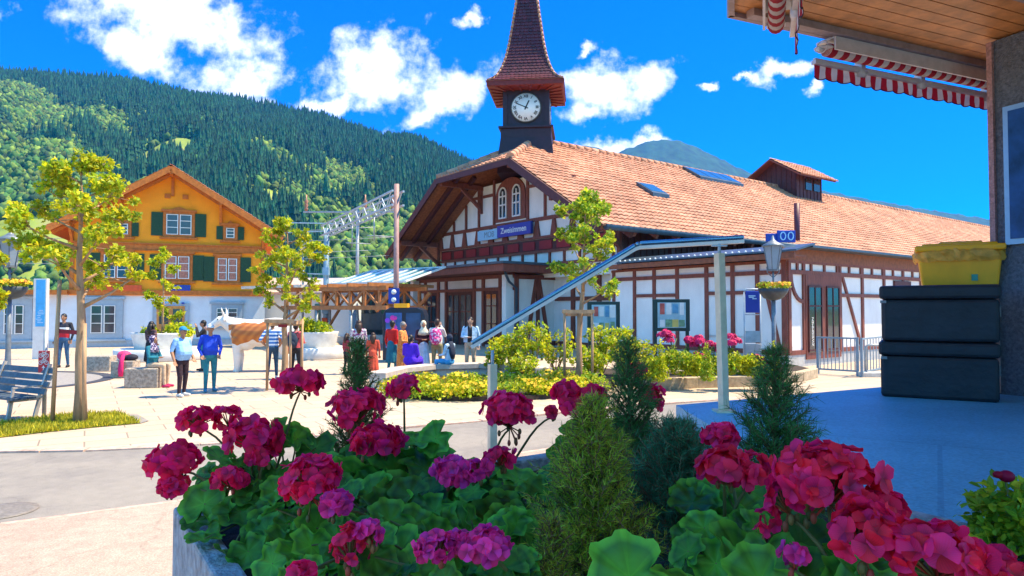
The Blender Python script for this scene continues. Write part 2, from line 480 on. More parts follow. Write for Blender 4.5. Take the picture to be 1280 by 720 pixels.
far_edge = [G(-260, 572), G(0, 566), G(110, 564), G(200, 560), G(300, 553), G(400, 545), G(500, 536), G(600, 527), G(700, 517), G(800, 508), G(900, 500)]
near_edge = [G(-260, 705), G(0, 657), G(110, 643), G(222, 628), G(330, 612), G(450, 596), G(560, 582), G(660, 566), G(760, 551), G(840, 538)]
Z = Vector((0, 0, 1))
mb = MB()
mb.poly([p + Z * .011 for p in far_edge] + [p + Z * .011 for p in near_edge[::-1]])
struct('road', mb, m_road)
mb = MB()
mb.poly([p + Z * .016 for p in near_edge] + [Vector((4, 6, .016)), Vector((4, -8, .016)), Vector((-14, -8, .016))])
struct('near_pavement', mb, m_side)
# flush kerb of short pinkish stones along the far side of the road, a pale line along the near side
mb = MB()
acc = 0
for a, b in zip(far_edge, far_edge[1:]):
    n = max(1, round((b - a).length / .62))
    for k in range(n):
        p0, p1 = a.lerp(b, k / n), a.lerp(b, (k + .975) / n)
        j = rng.uniform(-.008, .008)
        mb.bar(p0 + Z * (.018 + j), p1 + Z * (.018 + j), .20, .05)
for a, b in zip(near_edge, near_edge[1:]):
    mb.bar(a + Z * .002, b + Z * .002, .07, .036)
struct('kerb', mb, m_kerb, bevel=.006)
# round grey patch with its dark drain line at the left
mb = MB()
ctr = G(-45, 478)
arc = [ctr + Vector((3.35 * math.cos(t), 2.9 * math.sin(t), .012)) for t in np.linspace(-PI, PI, 49)[:-1]]
mb.poly(arc)
struct('grey_paving_circle', mb, mat('grey_setts', (.27, .25, .23), .8, .2, 12, .3, 60))
mb = MB()
for i in range(48):
    p, q = arc[i], arc[(i + 1) % 48]
    o1, o2 = (p - ctr).normalized() * .34, (q - ctr).normalized() * .34
    mb.poly([p + Z * .005, q + Z * .005, q + o2 + Z * .005, p + o1 + Z * .005])
struct('drain_line', mb, mat('dark_iron_grate', (.055, .06, .07), .5, .3, 30))
# drain cover in the road at the left edge
mb = MB(); mb.lathe([(.30, .012), (.30, .02), (.24, .021)], G(3, 641), 24); struct('manhole_cover', mb, mat('iron_cover', (.19, .17, .15), .6, .3, 30))

# grass strip below the young tree
grass_poly = [G(-60, 552), G(0, 548), G(60, 541), G(120, 535), G(176, 530), G(150, 519), G(100, 519), G(60, 524), G(0, 531), G(-60, 534)]
mb = MB(); mb.poly([p + Z * .016 for p in grass_poly]); struct('turf', mb, mat('turf_soil', (.11, .13, .03), .95, .4, 8))
mb = MB(); mb.poly([p + Z * .017 for p in (G(176, 530), G(186, 527), G(172, 519), G(150, 519))]); struct('turf_end_slab', mb, mat('slab_grey', (.25, .23, .21), .8))

def in_poly(x, y, poly):
    c = False; n = len(poly)
    for i in range(n):
        a, b = poly[i], poly[i - 1]
        if (a.y > y) != (b.y > y) and x < (b.x - a.x) * (y - a.y) / (b.y - a.y) + a.x: c = not c
    return c

def scatter_poly(poly, k, g=nr):
    xs = [p.x for p in poly]; ys = [p.y for p in poly]; out = []
    while len(out) < k:
        x, y = g.uniform(min(xs), max(xs)), g.uniform(min(ys), max(ys))
        if in_poly(x, y, poly): out.append((x, y))
    return np.array(out)

pts = scatter_poly(grass_poly, 9000)
k = len(pts)
dirs = np.stack([nr.normal(0, .45, k), nr.normal(0, .45, k), np.ones(k)], 1)
Ms = frame_rots(dirs) * nr.uniform(.5, 1.3, k)[:, None, None]
o = inst('grass', [(-.010, 0, 0), (.010, 0, 0), (.006, .05, .004), (0, .10, .02)], [(0, 1, 2, 3)], Ms, np.c_[pts, np.full(k, .015)],
         mat('grass_blades', (.34, .36, .02), .6, .3, 3, island=.35, alt=(.60, .50, .03), trans=.4), kind='stuff')
tag(o, 'short yellow green grass strip under the young street tree by the road', 'grass')

# raised hotel terrace, its steps down to the street
TZ = 1.19
mb = MB()
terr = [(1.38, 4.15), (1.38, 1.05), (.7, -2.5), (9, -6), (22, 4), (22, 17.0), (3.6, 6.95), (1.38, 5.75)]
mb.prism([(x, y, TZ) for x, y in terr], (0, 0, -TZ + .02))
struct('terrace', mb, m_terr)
mb = MB()
for i in range(6):
    x1 = 1.38 - .28 * i
    mb.box((x1 - .14, 4.75, (TZ - .17 * (i + 1)) / 2 + .005), (.28, 1.5, TZ - .17 * (i + 1)))
struct('steps', mb, m_granite)
mb = MB()
gx = P(1232, 512, 5.47)
for i in range(9):
    mb.box((5.0 + i * .0, 5.0 + .075 * i, TZ + .006), (1.2, .035, .012))
struct('floor_grate', mb, mat('dark_iron_grate', (.055, .06, .07), .5))

# ------------------------------------------------------------------ hills and forest
Y0, Y1 = 420.0, 1300.0
RPX = np.array([-700, -400, -200, 0, 60, 130, 200, 250, 300, 350, 400, 440, 480, 520, 570, 640, 720, 820, 940])
RPY = np.array([150, 105, 88, 96, 98, 103, 116, 128, 132, 140, 152, 166, 178, 182, 203, 235, 280, 330, 384])

def hill_h(px, k):
    zr = (386 - np.interp(px, RPX, RPY)) / F_PX * Y1 + 2
    f = np.clip(k, 0, 1) ** .92
    u = px / 100.0
    w = 1 + .05 * np.sin(u * 2.3 + k * 3) * np.sin(k * PI) + .035 * np.sin(u * 5.1 - k * 7) * np.sin(k * PI)
    return np.where(k <= 1, zr * f * w, zr * (1 - (k - 1) * 2.2))

def hill_xyz(px, k):
    Y = Y0 + (Y1 - Y0) * k
    return (px - 640) / F_PX * Y, Y, hill_h(px, k)

def fbm2(x, y, seed=0):
    o = np.zeros_like(x); a = .5; g = np.random.default_rng(seed)
    for i in range(5):
        for _ in range(2):
            th = g.uniform(0, 2 * PI); f = 2.0 ** i
            o += a * .6 * np.sin(f * (x * math.cos(th) + y * math.sin(th)) + g.uniform(0, 6.28) + 1.3 * np.sin(f * .7 * (y * math.cos(th) - x * math.sin(th))))
        a *= .55
    return o

def grid_mesh(name, X, Yv, Zv, m):
    nu, nv = X.shape
    me = bpy.data.meshes.new(name)
    V = np.stack([X, Yv, Zv], 2).reshape(-1, 3)
    i = np.arange(nu * nv).reshape(nu, nv)
    q = np.stack([i[:-1, :-1], i[1:, :-1], i[1:, 1:], i[:-1, 1:]], 2).reshape(-1, 4)
    me.from_pydata([tuple(p) for p in V], [], [tuple(f) for f in q.tolist()])
    me.polygons.foreach_set('use_smooth', np.ones(len(q), bool))
    me.materials.append(m); me.update()
    o = bpy.data.objects.new(name, me); COL.objects.link(o)
    return tag(o, kind='structure')

PX, K = np.meshgrid(np.linspace(-700, 940, 150), np.linspace(0, 1.25, 70), indexing='ij')
hx, hy, hz = hill_xyz(PX, K)
m_hill = bpy.data.materials.new('hill_grass'); m_hill.use_nodes = True
nt = m_hill.node_tree; b = nt.nodes['Principled BSDF']; b.inputs['Roughness'].default_value = .95
co = nd(nt, 'ShaderNodeTexCoord'); n1 = nd(nt, 'ShaderNodeTexNoise', inp={'Scale': .013, 'Detail': 6.0, 'Roughness': .6})
nt.links.new(co.outputs['Object'], n1.inputs['Vector'])
cr = nd(nt, 'ShaderNodeValToRGB'); nt.links.new(n1.outputs['Fac'], cr.inputs[0])
e = cr.color_ramp.elements
e[0].position, e[0].color = .36, (.09, .16, .02, 1)
e[1].position, e[1].color = .64, (.30, .22, .12, 1)
e.new(.50).color = (.24, .30, .03, 1)
nt.links.new(cr.outputs[0], b.inputs['Base Color'])
grid_mesh('hills', hx, hy, hz - 1.0, m_hill)

# far blue peak
fp = np.array([(430, 240), (520, 215), (600, 200), (660, 190), (715, 184), (738, 179), (752, 184), (768, 190), (790, 181), (812, 173), (832, 171), (852, 173), (880, 185), (905, 197), (935, 212), (1010, 232), (1100, 250), (1250, 275), (1320, 290)])
PX, K = np.meshgrid(np.linspace(430, 1320, 180), np.linspace(0, 1.3, 80), indexing='ij')
Yf = 2300 + 1500 * K
zr = (386 - np.interp(PX, fp[:, 0], fp[:, 1])) / F_PX * 3800
zf = np.where(K <= 1, zr * K, zr * (1 - (K - 1) * 1.5)) * (1 + .035 * fbm2(PX / 25, K * 14, 5) * np.sin(np.clip(K, 0, 1) * PI)) + 9 * fbm2(PX / 3.2, K * 55, 6) * np.clip(K * 4, 0, 1)
grid_mesh('far_mountain', (PX - 640) / F_PX * Yf, Yf, zf, mat('far_forest', (.018, .060, .030), .95, .6, .02))

# the wood on the hill: dark spruces and paler broadleaf trees, with clearings
NT = 105000
px = nr.uniform(-230, 900, NT); kk = nr.uniform(0, 1.04, NT)
keep = nr.uniform(0, 1, NT) < (Y0 + (Y1 - Y0) * kk) / Y1
px, kk = px[keep], kk[keep]
n_a = fbm2(px / 70, kk * 7, 1); n_b = fbm2(px / 30, kk * 16, 2)
meadow = ((px - 188) / 62) ** 2 + ((kk - .40 - (px - 188) * .0009) / .055) ** 2 + .25 * n_b < 1
meadow2 = ((px - 330) / 45) ** 2 + ((kk - .24) / .028) ** 2 + .4 * n_b < .8
meadow3 = ((px - 40) / 60) ** 2 + ((kk - .1) / .05) ** 2 + .3 * n_b < .8
keep = ~(meadow | meadow2 | meadow3) & ~((n_b > .95) & (kk < .8))
px, kk, n_a, n_b = px[keep], kk[keep], n_a[keep], n_b[keep]
# share of spruce: high on the slope and to the right; broadleaf in the middle left and at the foot
sp = .35 + 1.0 * (kk - .42) + .0010 * (px - 230) + .75 * n_a + .50 * n_b
sp = sp - .5 * np.exp(-((px - 20) / 75) ** 2) * np.exp(-((kk - .72) / .20) ** 2) + .9 * np.clip((kk - .95) / .05, 0, 1)
is_con = sp + nr.normal(0, .12, len(px)) > .34
X, Yv, Zv = hill_xyz(px, kk)

def conifer_shape():
    vs, fs = [], []
    for t in range(5):
        z0 = .02 + t * .185; zt = min(1.0, z0 + .34); r = .20 * (1 - t * .185)
        o = len(vs)
        for i in range(10):
            rr = r * (1.0 if i % 2 == 0 else .58)
            vs.append((rr * math.cos(i * PI / 5 + t), rr * math.sin(i * PI / 5 + t), z0 - (.03 if i % 2 == 0 else 0)))
        vs.append((0, 0, zt))
        fs += [(o + i, o + (i + 1) % 10, o + 10) for i in range(10)]
    return vs, fs

def blob_shape():
    bm = bmesh.new(); bmesh.ops.create_icosphere(bm, subdivisions=2, radius=1)
    vs = []
    for v in bm.verts:
        d = v.co.normalized(); n = 1 + .75 * mnoise.noise(d * 2.6) + .5 * mnoise.noise(d * 6.5)
        vs.append((d.x * .34 * n, d.y * .34 * n, .52 + d.z * .48 * n))
    fs = [tuple(v.index for v in f.verts) for f in bm.faces]; bm.free()
    return vs, fs

def place_trees(name, sel, shape, hmin, hmax, fat, m, label):
    k = int(sel.sum()); h = nr.uniform(hmin, hmax, k) * (1 + .25 * nr.normal(size=k).clip(-1.5, 1.5))
    an = nr.uniform(0, 2 * PI, k); w = h * nr.uniform(fat * .8, fat * 1.2, k)
    Ms = np.zeros((k, 3, 3)); Ms[:, 0, 0] = np.cos(an) * w; Ms[:, 0, 1] = -np.sin(an) * w; Ms[:, 1, 0] = np.sin(an) * w; Ms[:, 1, 1] = np.cos(an) * w; Ms[:, 2, 2] = h
    Ms[:, 0, 2] = nr.normal(0, .02, k) * h
    o = inst(name, shape[0], shape[1], Ms, np.c_[X[sel], Yv[sel], Zv[sel] - 1], m, kind='stuff', smooth='broad' in name)
    return tag(o, label, 'forest')

place_trees('spruce_forest', is_con, conifer_shape(), 15, 24, 1.05, mat('spruce_green', (.018, .085, .036), .9, .3, .05, island=.5), 'dark green spruce forest covering the upper hillside behind the square')
place_trees('broadleaf_wood', ~is_con, blob_shape(), 4, 8.5, 1.15, mat('broadleaf_green', (.028, .095, .014), .9, .35, .3, island=.6, alt=(.125, .185, .02)), 'pale green broadleaf wood on the lower slope and clearings of the hill')

# the valley air, blue with distance
mb = MB(); mb.box((300, 2050, 474), (6200, 4700, 950))
hzm = bpy.data.materials.new('valley_air'); hzm.use_nodes = True
nt = hzm.node_tree; nt.nodes.clear()
pv = nd(nt, 'ShaderNodeVolumePrincipled', inp={'Density': HAZE, 'Anisotropy': 0.0, 'Density Attribute': ''})
pv.inputs['Color'].default_value = (.03, .36, 1.0, 1)
ov = nd(nt, 'ShaderNodeOutputMaterial'); nt.links.new(pv.outputs[0], ov.inputs['Volume'])
hz_ = tag(mb.build('haze', hzm), kind='stuff')
# ------------------------------------------------------------------ the station: a = along the long side, b = across, from the wing's corner
SC = G(985, 460); SC.z = 0
SA = Vector((.7966, .6045, 0)); SB = Vector((-.6045, .7966, 0))
def S(s, t, z): return SC + SA * s + SB * t + Z * z

m_white = mat('white_plaster', (.80, .78, .74), .85, .12, .9, .15, 30, stretch=(1, 1, .5))
m_timber = mat('red_brown_timber', (.21, .058, .036), .6, .3, 9, .2, 40, stretch=(1, 1, .3))
m_dtimber = mat('dark_red_timber', (.085, .022, .020), .6, .3, 6, .2, 40)
m_soffit = mat('soffit_boards', (.36, .12, .045), .6, .35, 7, .2, 30)
m_glass = glass('window_glass')
m_wframe = mat('white_paint', (.75, .75, .72), .5, .06)
m_sheet = mat('blue_grey_sheet', (.06, .09, .12), .4, .25, 4, metal=.3)
m_red = mat('red_panel', (.30, .015, .02), .6, .15)
m_pipe = mat('maroon_pipe', (.09, .02, .035), .5, .2)

stn = thing('station_building', 'large half timbered white station with red tiled roof and a clock tower', 'station building', S(0, 0, 0))
RZ, EZ, RT, ET, SLP = 7.55, 4.05, 4.6, -1.0, .625      # ridge height, eave height, their t, pitch
S_FR, S_END, S_RDG, HZ = -9.8, 38.0, -7.3, 6.30
hipt = (HZ - EZ) / SLP + ET
def roof_z(t): return EZ + SLP * (min(t, 2 * RT - t) - ET)

def wall_st(mb, pts, s_in):      # polygon in (t, z) on a plane of constant s, thickness towards +s
    return lambda s: mb.prism([S(s, t, z) for t, z in pts], SA * s_in)

# the main house is drawn in units of 1.7 m and stands behind the low wing; the wing itself is drawn in metres
FM = 1.7
PLACE = Matrix.Translation(Vector((SC.x * FM, SC.y * FM, 0)) - Z * 1.4) @ Matrix.Scale(FM, 4) @ Matrix.Translation(-SC)
# roof deck and tiles
deck = MB()
rs = [(S_FR, ET), (S_END, ET), (S_END, RT), (S_RDG, RT), (S_FR, hipt)]
dn = Z * -.10
deck.prism([S(s, t, roof_z(t) - .02) for s, t in rs], dn)
deck.prism([S(s, 2 * RT - t, roof_z(t) - .02) for s, t in rs[::-1]], dn)
deck.prism([S(S_FR, hipt, HZ - .025), S(S_RDG, RT, RZ - .025), S(S_FR, 2 * RT - hipt, HZ - .025)], dn)
deck.build('roof_deck', m_soffit, stn)

def tile_plane(name, origin, along, upv, poly, m, tw=.20, th=.25, parent=None):
    """rows of curved, overlapping tiles on a roof plane; poly in (along, up) metres"""
    along = along.normalized(); upv = upv.normalized(); n = along.cross(upv).normalized()
    if n.z < 0: n = -n
    prof = [(-.5, .012), (-.3, .045), (-.05, .05), (.2, .03), (.42, .006), (.5, .012)]
    tv, tf = [], []
    for (x, z) in prof: tv.append((x * tw * 1.0, -.035, z * .8 + .024))
    for (x, z) in prof: tv.append((x * tw * 1.0, th, z * .55))
    for (x, z) in prof: tv.append((x * tw * 1.0, -.03, -.01))
    for i in range(5): tf += [(i, i + 1, i + 7, i + 6), (i + 12, i + 13, i + 1, i)]
    xs = [p[0] for p in poly]; ys = [p[1] for p in poly]
    pl = [Vector((p[0], p[1], 0)) for p in poly]
    T = []
    y = min(ys); r = 0
    while y < max(ys) - .05:
        x = min(xs) + (tw / 2)
        while x < max(xs):
            if in_poly(x, min(y + th * .35, max(ys) - .01), pl): T.append((x, y))
            x += tw
        y += th; r += 1
    T = np.array(T); k = len(T)
    A = np.array(along); U = np.array(upv); N = np.array(n); O = np.array(origin)
    M0 = np.stack([A, U, N], 1)
    Ts = O + T[:, :1] * A + T[:, 1:] * U + N * nr.uniform(-.004, .008, k)[:, None]
    Ms = np.repeat(M0[None], k, 0)
    if PLACE is not None:
        k3 = np.array(PLACE.to_3x3()); Ts = Ts @ k3.T + np.array(PLACE.translation); Ms = Ms * k3[0, 0]
    if parent is not None: Ts = Ts - np.array(ROOTM[parent.name].translation)
    return inst(name, tv, tf, Ms, Ts, m, parent, smooth=False)

m_tile = mat('clay_tiles', (.48, .21, .120), .75, .28, .45, island=.12, alt=(.54, .27, .165))
m_dtile = mat('dark_red_tiles', (.075, .010, .018), .5, .25, 3.0, island=.3)
pit = math.hypot(1, SLP)
up_r = (SB + Z * SLP); up_l = (-SB + Z * SLP)
Lr = (RT - ET) * pit
L0 = (hipt - ET) * pit
tile_plane('roof_tiles', S(0, ET - .05, EZ - .03), SA, up_r, [(S_FR, 0), (S_END, 0), (S_END, Lr), (S_RDG, Lr), (S_FR, L0)], m_tile, parent=stn)
tile_plane('roof_tiles', S(0, 2 * RT - ET + .05, EZ - .03), -SA, up_l, [(-S_FR, 0), (-S_END, 0), (-S_END, Lr), (-S_RDG, Lr), (-S_FR, L0)][::-1], m_tile, parent=stn)
hu = (SA * (S_RDG - S_FR) + Z * (RZ - HZ)); hl = hu.length
tile_plane('hip_tiles', S(S_FR, RT, HZ), -SB, hu, [(-(RT - hipt), 0), (RT - hipt, 0), (0, hl)], m_tile, parent=stn)
mb = MB()
def ridge_row(p0, p1, r=.13, n=None):
    p0, p1 = Vector(p0), Vector(p1); n = n or int((p1 - p0).length / .36)
    for i in range(n):
        q0, q1 = p0.lerp(p1, i / n), p0.lerp(p1, (i + 1.06) / n)
        mb.tube([q0, q1], [r, r * .86], 8)
ridge_row(S(S_RDG, RT, RZ + .02), S(S_END, RT, RZ + .02))
ridge_row(S(S_FR, hipt, HZ + .02), S(S_RDG, RT, RZ + .02))
ridge_row(S(S_FR, 2 * RT - hipt, HZ + .02), S(S_RDG, RT, RZ + .02))
mb.build('ridge_tiles', m_tile, stn)

# verge boards, rafters and purlins of the big overhanging front gable
mb = MB()
for sgn in (0, 1):
    def T(t): return 2 * RT - t if sgn else t
    mb.bar(S(S_FR - .04, T(ET), EZ - .13), S(S_FR - .04, T(hipt), HZ - .13), .06, .22, up=Z)
    for s in (S_FR + .55, S_FR + 1.15):
        mb.bar(S(s, T(ET + .05), EZ - .19), S(s, T(hipt + .5), roof_z(hipt + .5) - .19), .12, .16, up=Z)
mb.bar(S(S_FR - .045, hipt - .1, HZ - .12), S(S_FR - .045, 2 * RT - hipt + .1, HZ - .10), .06, .17)
mb.build('verge_board', m_dtimber, stn)
SG, SP = -8.1, -9.2                      # planes of the upper gable wall and of the entrance porch
for t in (ET + .95, hipt + .15):
    for tt in (t, 2 * RT - t):
        z = roof_z(t) - .24
        mb = MB()
        mb.bar(S(SG, tt, z - .02), S(S_FR + .05, tt, z - .02), .15, .17)
        mb.bar(S(SG + .02, tt, z - .80), S(SG - .85, tt, z - .10), .10, .11)
        mb.bar(S(SG - .05, tt, z - .9), S(SG - .05, tt, z - .1), .10, .10, up=SA)
        mb.build('gable_bracket', m_timber, stn)
# long eave: rafter tails, gutter, soffit fascia
mb = MB()
s = S_FR + .4
while s < S_END:
    mb.bar(S(s, ET + .03, EZ - .17), S(s, .9, roof_z(.9) - .17), .1, .13, up=Z); s += .85
mb.build('rafter_tail', m_timber, stn)
mb = MB(); mb.tube([S(S_FR + .1, ET - .08, EZ - .07), S(S_END, ET - .08, EZ - .07)], .075, 8)
mb.tube([S(S_FR + .1, 2 * RT - ET + .08, EZ - .07), S(S_END, 2 * RT - ET + .08, EZ - .07)], .075, 8)
mb.build('gutter', m_sheet, stn)

# gable wall
mb = MB()
gp = [(.1, 2.95), (9.1, 2.95), (9.1, roof_z(.1) - .13), (2 * RT - hipt, HZ - .13), (hipt, HZ - .13), (.1, roof_z(.1) - .13)]
mb.prism([S(SG, t, z) for t, z in gp], SA * .25)
mb.build('gable_wall', m_white, stn)

def beams(name, items, m=m_timber, sface=SG, w=.17, d=.06):
    """timbers on a wall plane of constant s: (t0, z0, t1, z1[, width])"""
    mb = MB()
    for it in items:
        ww = it[4] if len(it) > 4 else w
        dd = d + rng.uniform(-.004, .004)
        mb.bar(S(sface - .0 - dd / 2 + .005, it[0], it[1]), S(sface - dd / 2 + .005, it[2], it[3]), dd + .01, ww, up=(SB.cross(SA)) if False else (Vector((S(0, it[2], it[3]) - S(0, it[0], it[1])).cross(SA)).normalized()))
    return mb.build(name, m, stn)

WT0, WT1 = 4.0, 5.6
items = [(.1, 4.75, 9.1, 4.75, .11), (.1, 4.18, 9.1, 4.18, .08), (.1, 3.74, 9.1, 3.74, .08), (.1, 3.35, 9.1, 3.35, .09),
         (1.7, 5.82, WT0 - .1, 5.82, .09), (WT1 + .1, 5.82, 7.5, 5.82, .09)]
for t in (.2, 1.1, 2.1, 3.05, 6.6, 7.4, 8.2, 9.0):
    items.append((t, 4.78, t, roof_z(t) - .15, .09))
for t in (WT0 - .1, WT1 + .1): items.append((t, 4.78, t, 6.3, .09))
for t in np.arange(.2, 9.2, .66): items.append((t, 3.36, t, 3.70, .07))
beams('timber_frame', items)
for t in np.arange(.2, 9.2, .81):        # flared posts of the balcony-like band below the window
    mb = MB(); mb.prism([S(SG - .07, t - .15, 4.22), S(SG - .07, t + .15, 4.22), S(SG - .07, t + .045, 4.70), S(SG - .07, t - .045, 4.70)], SA * .08)
    mb.build('flared_post', m_timber, stn)
for t in np.arange(.32, 9.0, .81):
    mb = MB(); mb.box(S(SG - .02, t + .28, 3.94), (.04, .58, .26), Matrix((SA, SB, Z)).transposed())
    mb.build('red_panel', m_red, stn)
mb = MB(); mb.box(S(SG + .002, RT, 3.95), (.03, 9.0, .36), Matrix((SA, SB, Z)).transposed()); mb.build('dark_band', m_dtimber, stn)
AX = Matrix((SA, SB, Z)).transposed()
# arched double window in the gable
win = MB()
tc = (WT0 + WT1) / 2; hw = (WT1 - WT0) / 2
arch = [S(SG - .05, tc - hw, 4.86), S(SG - .05, tc + hw, 4.86)] + [S(SG - .05, tc + hw * math.cos(a), 5.65 + .62 * math.sin(a)) for a in np.linspace(0, PI, 13)]
win.prism(arch, SA * .1)
wf = win.build('window', m_timber, stn)
mb = MB()
for k in (-1, 1):
    c = tc + k * .37
    pts = [S(SG - .06, c - .19, 4.95), S(SG - .06, c + .19, 4.95)] + [S(SG - .06, c + .19 * math.cos(a), 5.75 + .22 * math.sin(a)) for a in np.linspace(0, PI, 9)]
    mb.prism(pts, SA * .02)
mb.build('pane', m_glass, wf)
mb = MB()
for k in (-1, 1):
    c = tc + k * .37
    for q in (-.19, 0, .19): mb.bar(S(SG - .07, c + q, 4.95), S(SG - .07, c + q, 5.85 if q == 0 else 5.75), .045, .04, up=SA)
    for zz in (4.97, 5.4, 5.68): mb.bar(S(SG - .075, c - .19, zz), S(SG - .075, c + .19, zz), .04, .045)
    A_ = [S(SG - .07, c + .19 * math.cos(a), 5.75 + .22 * math.sin(a)) for a in np.linspace(0, PI, 9)]
    for p, q in zip(A_, A_[1:]): mb.bar(p, q, .045, .04, up=SA)
mb.build('glazing_bar', m_wframe, wf)

# sign boards
def tz_on(px, py, s):
    """(t, z) of a photo point on the plane s"""
    d = ray(px, py); o = Vector((0, 0, EYE)); p0 = S(s, 0, 0)
    q = (p0 - o).dot(SA) / d.dot(SA); w = o + d * q
    return (w - SC).dot(SB), w.z
SS = SG - .16
tL, zL = tz_on(598, 298, SS); tM, zM = tz_on(623, 294, SS); tR, zR = tz_on(665, 290, SS)
zc = 4.47
mb = MB(); mb.box(S(SS, (tL + tM) / 2, zc), (.07, abs(tL - tM), .33), AX); b1 = mb.build('sign_board', mat('pale_blue_board', (.30, .55, .72), .5, .05), stn)
mb = MB(); mb.box(S(SS - .01, (tM + tR) / 2, zc + .04), (.09, abs(tM - tR), .38), AX); b2 = mb.build('name_board', mat('deep_blue_board', (.015, .05, .34), .4, .05), stn)
text('lettering', 'MOB', S(SS - .04, (tL + tM) / 2 - .1, zc), -SB, Z, .27, mat('grey_paint', (.18, .25, .32), .5), b1)
text('lettering', 'Zweisimmen', S(SS - .06, (tM + tR) / 2, zc + .04), -SB, Z, .26, m_wframe, b2, bold=.004)

# ------------- entrance porch with its flat canopy
PT0, PT1 = 3.2, 8.95
mb = MB()
mb.prism([S(SP, PT0, .35), S(SP, PT1, .35), S(SP, PT1, 3.0), S(SP, PT0, 3.0)], SA * .2)
mb.box(S((SP + SG) / 2 + .4, PT0 + .1, 1.65), (SG - SP + 1.4, .2, 2.7), AX)
mb.box(S((SP + SG) / 2 + .4, PT1 - .1, 1.65), (SG - SP + 1.4, .2, 2.7), AX)
mb.box(S(SG + .55, 1.7, 1.6), (.2, 3.1, 2.75), AX)
mb.build('porch_wall', m_white, stn)
mb = MB(); mb.box(S(SP + .1, (PT0 + PT1) / 2, .17), (.4, PT1 - PT0 + .06, .36), AX); mb.box(S(SP + 1.1, PT0 - .0, .17), (2.4, .3, .36), AX); mb.build('plinth', m_granite, stn)
mb = MB()
can = [(SP - .95, PT0 - .75), (SP - .95, PT1 + .8), (SG + .3, PT1 + .8), (SG + .3, PT0 - .75)]
mb.prism([S(s, t, 3.06) for s, t in can], Z * .2)
mb.build('porch_fascia', m_timber, stn)
mb = MB(); mb.prism([S(s + (-.06 if s < SG else 0), t + (.06 if t > 5 else -.06), 3.265) for s, t in can], Z * .07); mb.build('porch_canopy', m_sheet, stn)
items = [(PT0, 2.98, PT1, 2.98, .12), (PT0, 2.60, PT1, 2.60, .10)]
for t in (PT0 + .07, 3.85, 4.75, 5.25, 6.95, 7.45, 8.35, 8.88): items.append((t, .36, t, 3.0, .12))
items += [(3.83, .4, 3.5, 2.6, .10), (8.45, .4, 8.8, 2.9, .10)]
beams('porch_timber', items, sface=SP)
def door_unit(t0, t1, z0, z1, leaves, sface, name='door', zsill=None):
    mb = MB(); mb.box(S(sface + .02, (t0 + t1) / 2, (z0 + z1) / 2), (.10, t1 - t0, z1 - z0), AX); o = mb.build(name, m_dtimber, stn)
    g = MB(); bars = MB(); n = leaves; w = (t1 - t0 - .1) / n
    for i in range(n):
        c = t0 + .05 + w * (i + .5)
        g.box(S(sface - .032, c, (z0 + z1) / 2 + .12), (.02, w - .16, z1 - z0 - .45), AX)
        for q in (.33, .66): bars.bar(S(sface - .05, c - w / 2 + .08, z0 + (z1 - z0) * q + .1), S(sface - .05, c + w / 2 - .08, z0 + (z1 - z0) * q + .1), .03, .035)
        bars.bar(S(sface - .05, c, z0 + .35), S(sface - .05, c, z1 - .1), .03, .03, up=SA)
    g.build('pane', m_glass, o); bars.build('glazing_bar', m_timber, o)
    return o
door_unit(5.31, 6.89, .36, 2.55, 2, SP)
door_unit(3.92, 4.69, .9, 2.55, 1, SP, 'window')
door_unit(7.51, 8.28, .9, 2.55, 1, SP, 'window')
# porch side wall with its A shaped braces
mb = MB()
def sidebar(s0, z0, s1, z1, w=.13, t=PT0):
    mb.bar(S(s0, t - .025, z0), S(s1, t - .025, z1), .07, w, up=(S(s1, 0, z1) - S(s0, 0, z0)).cross(SB).normalized())
sidebar(SP + .07, .36, SP + .07, 3.0); sidebar(-7.45, .36, -7.45, 3.0); sidebar(SP, 2.95, -7.4, 2.95); sidebar(SP, .95, -7.4, .95)
sidebar(-8.32, .95, -8.32, 2.95, .11); sidebar(-8.75, .95, -8.37, 2.9, .11); sidebar(-7.9, .95, -8.28, 2.9, .11)
mb.build('porch_brace', m_timber, stn)
mb = MB(); mb.tube([S(SP - .7, PT0 - .5, 3.02), S(SP - .35, PT0 - .2, 2.8), S(SP + .02, PT0 - .08, 2.6), S(SP + .02, PT0 - .08, .3)], .04, 8); mb.build('downpipe', m_sheet, stn)
items = [(t, .3, t, 2.95, .15) for t in (.15, 1.2, 2.3)] + [(.1, .95, 3.1, .95, .13), (.1, 2.3, 3.1, 2.3, .12)]
beams('recess_timber', items, sface=SG + .45)

# long side walls and back of the main house
mb = MB()
mb.prism([S(SG + .3, 9.1, .7), S(S_END - .5, 9.1, .7), S(S_END - .5, 9.1, 4.6), S(SG + .3, 9.1, 4.6)], -SB * .25)
mb.prism([S(S_END - .5, .1, .7), S(S_END - .5, 9.1, .7), S(S_END - .5, 9.1, 4.6), S(S_END - .5, RT, 7.4), S(S_END - .5, .1, 4.6)], -SA * .25)
mb.prism([S(SG + .3, .12, .7), S(S_END - .5, .12, .7), S(S_END - .5, .12, 3.0), S(SG + .3, .12, 3.0)], SB * .2)
mb.build('long_wall', m_white, stn)
mb = MB()
mb.prism([S(SG + .02, .1, 3.0), S(S_END - .5, .1, 3.0), S(S_END - .5, .1, 4.65), S(SG + .02, .1, 4.65)], SB * .2)
for s_ in np.arange(SG + .2, 12, .25): mb.bar(S(s_, .085, 3.0), S(s_, .085, 4.6), .03, .03, up=SB)
mb.build('boarded_wall', m_dtimber, stn)
for s_ in (-6.4, -4.2, -2.0, .2, 2.4):
    mb = MB(); mb.bar(S(s_, -.35, 3.0), S(s_, -.35, 4.35), .13, .13, up=SB); mb.build('eave_post', m_dtimber, stn)
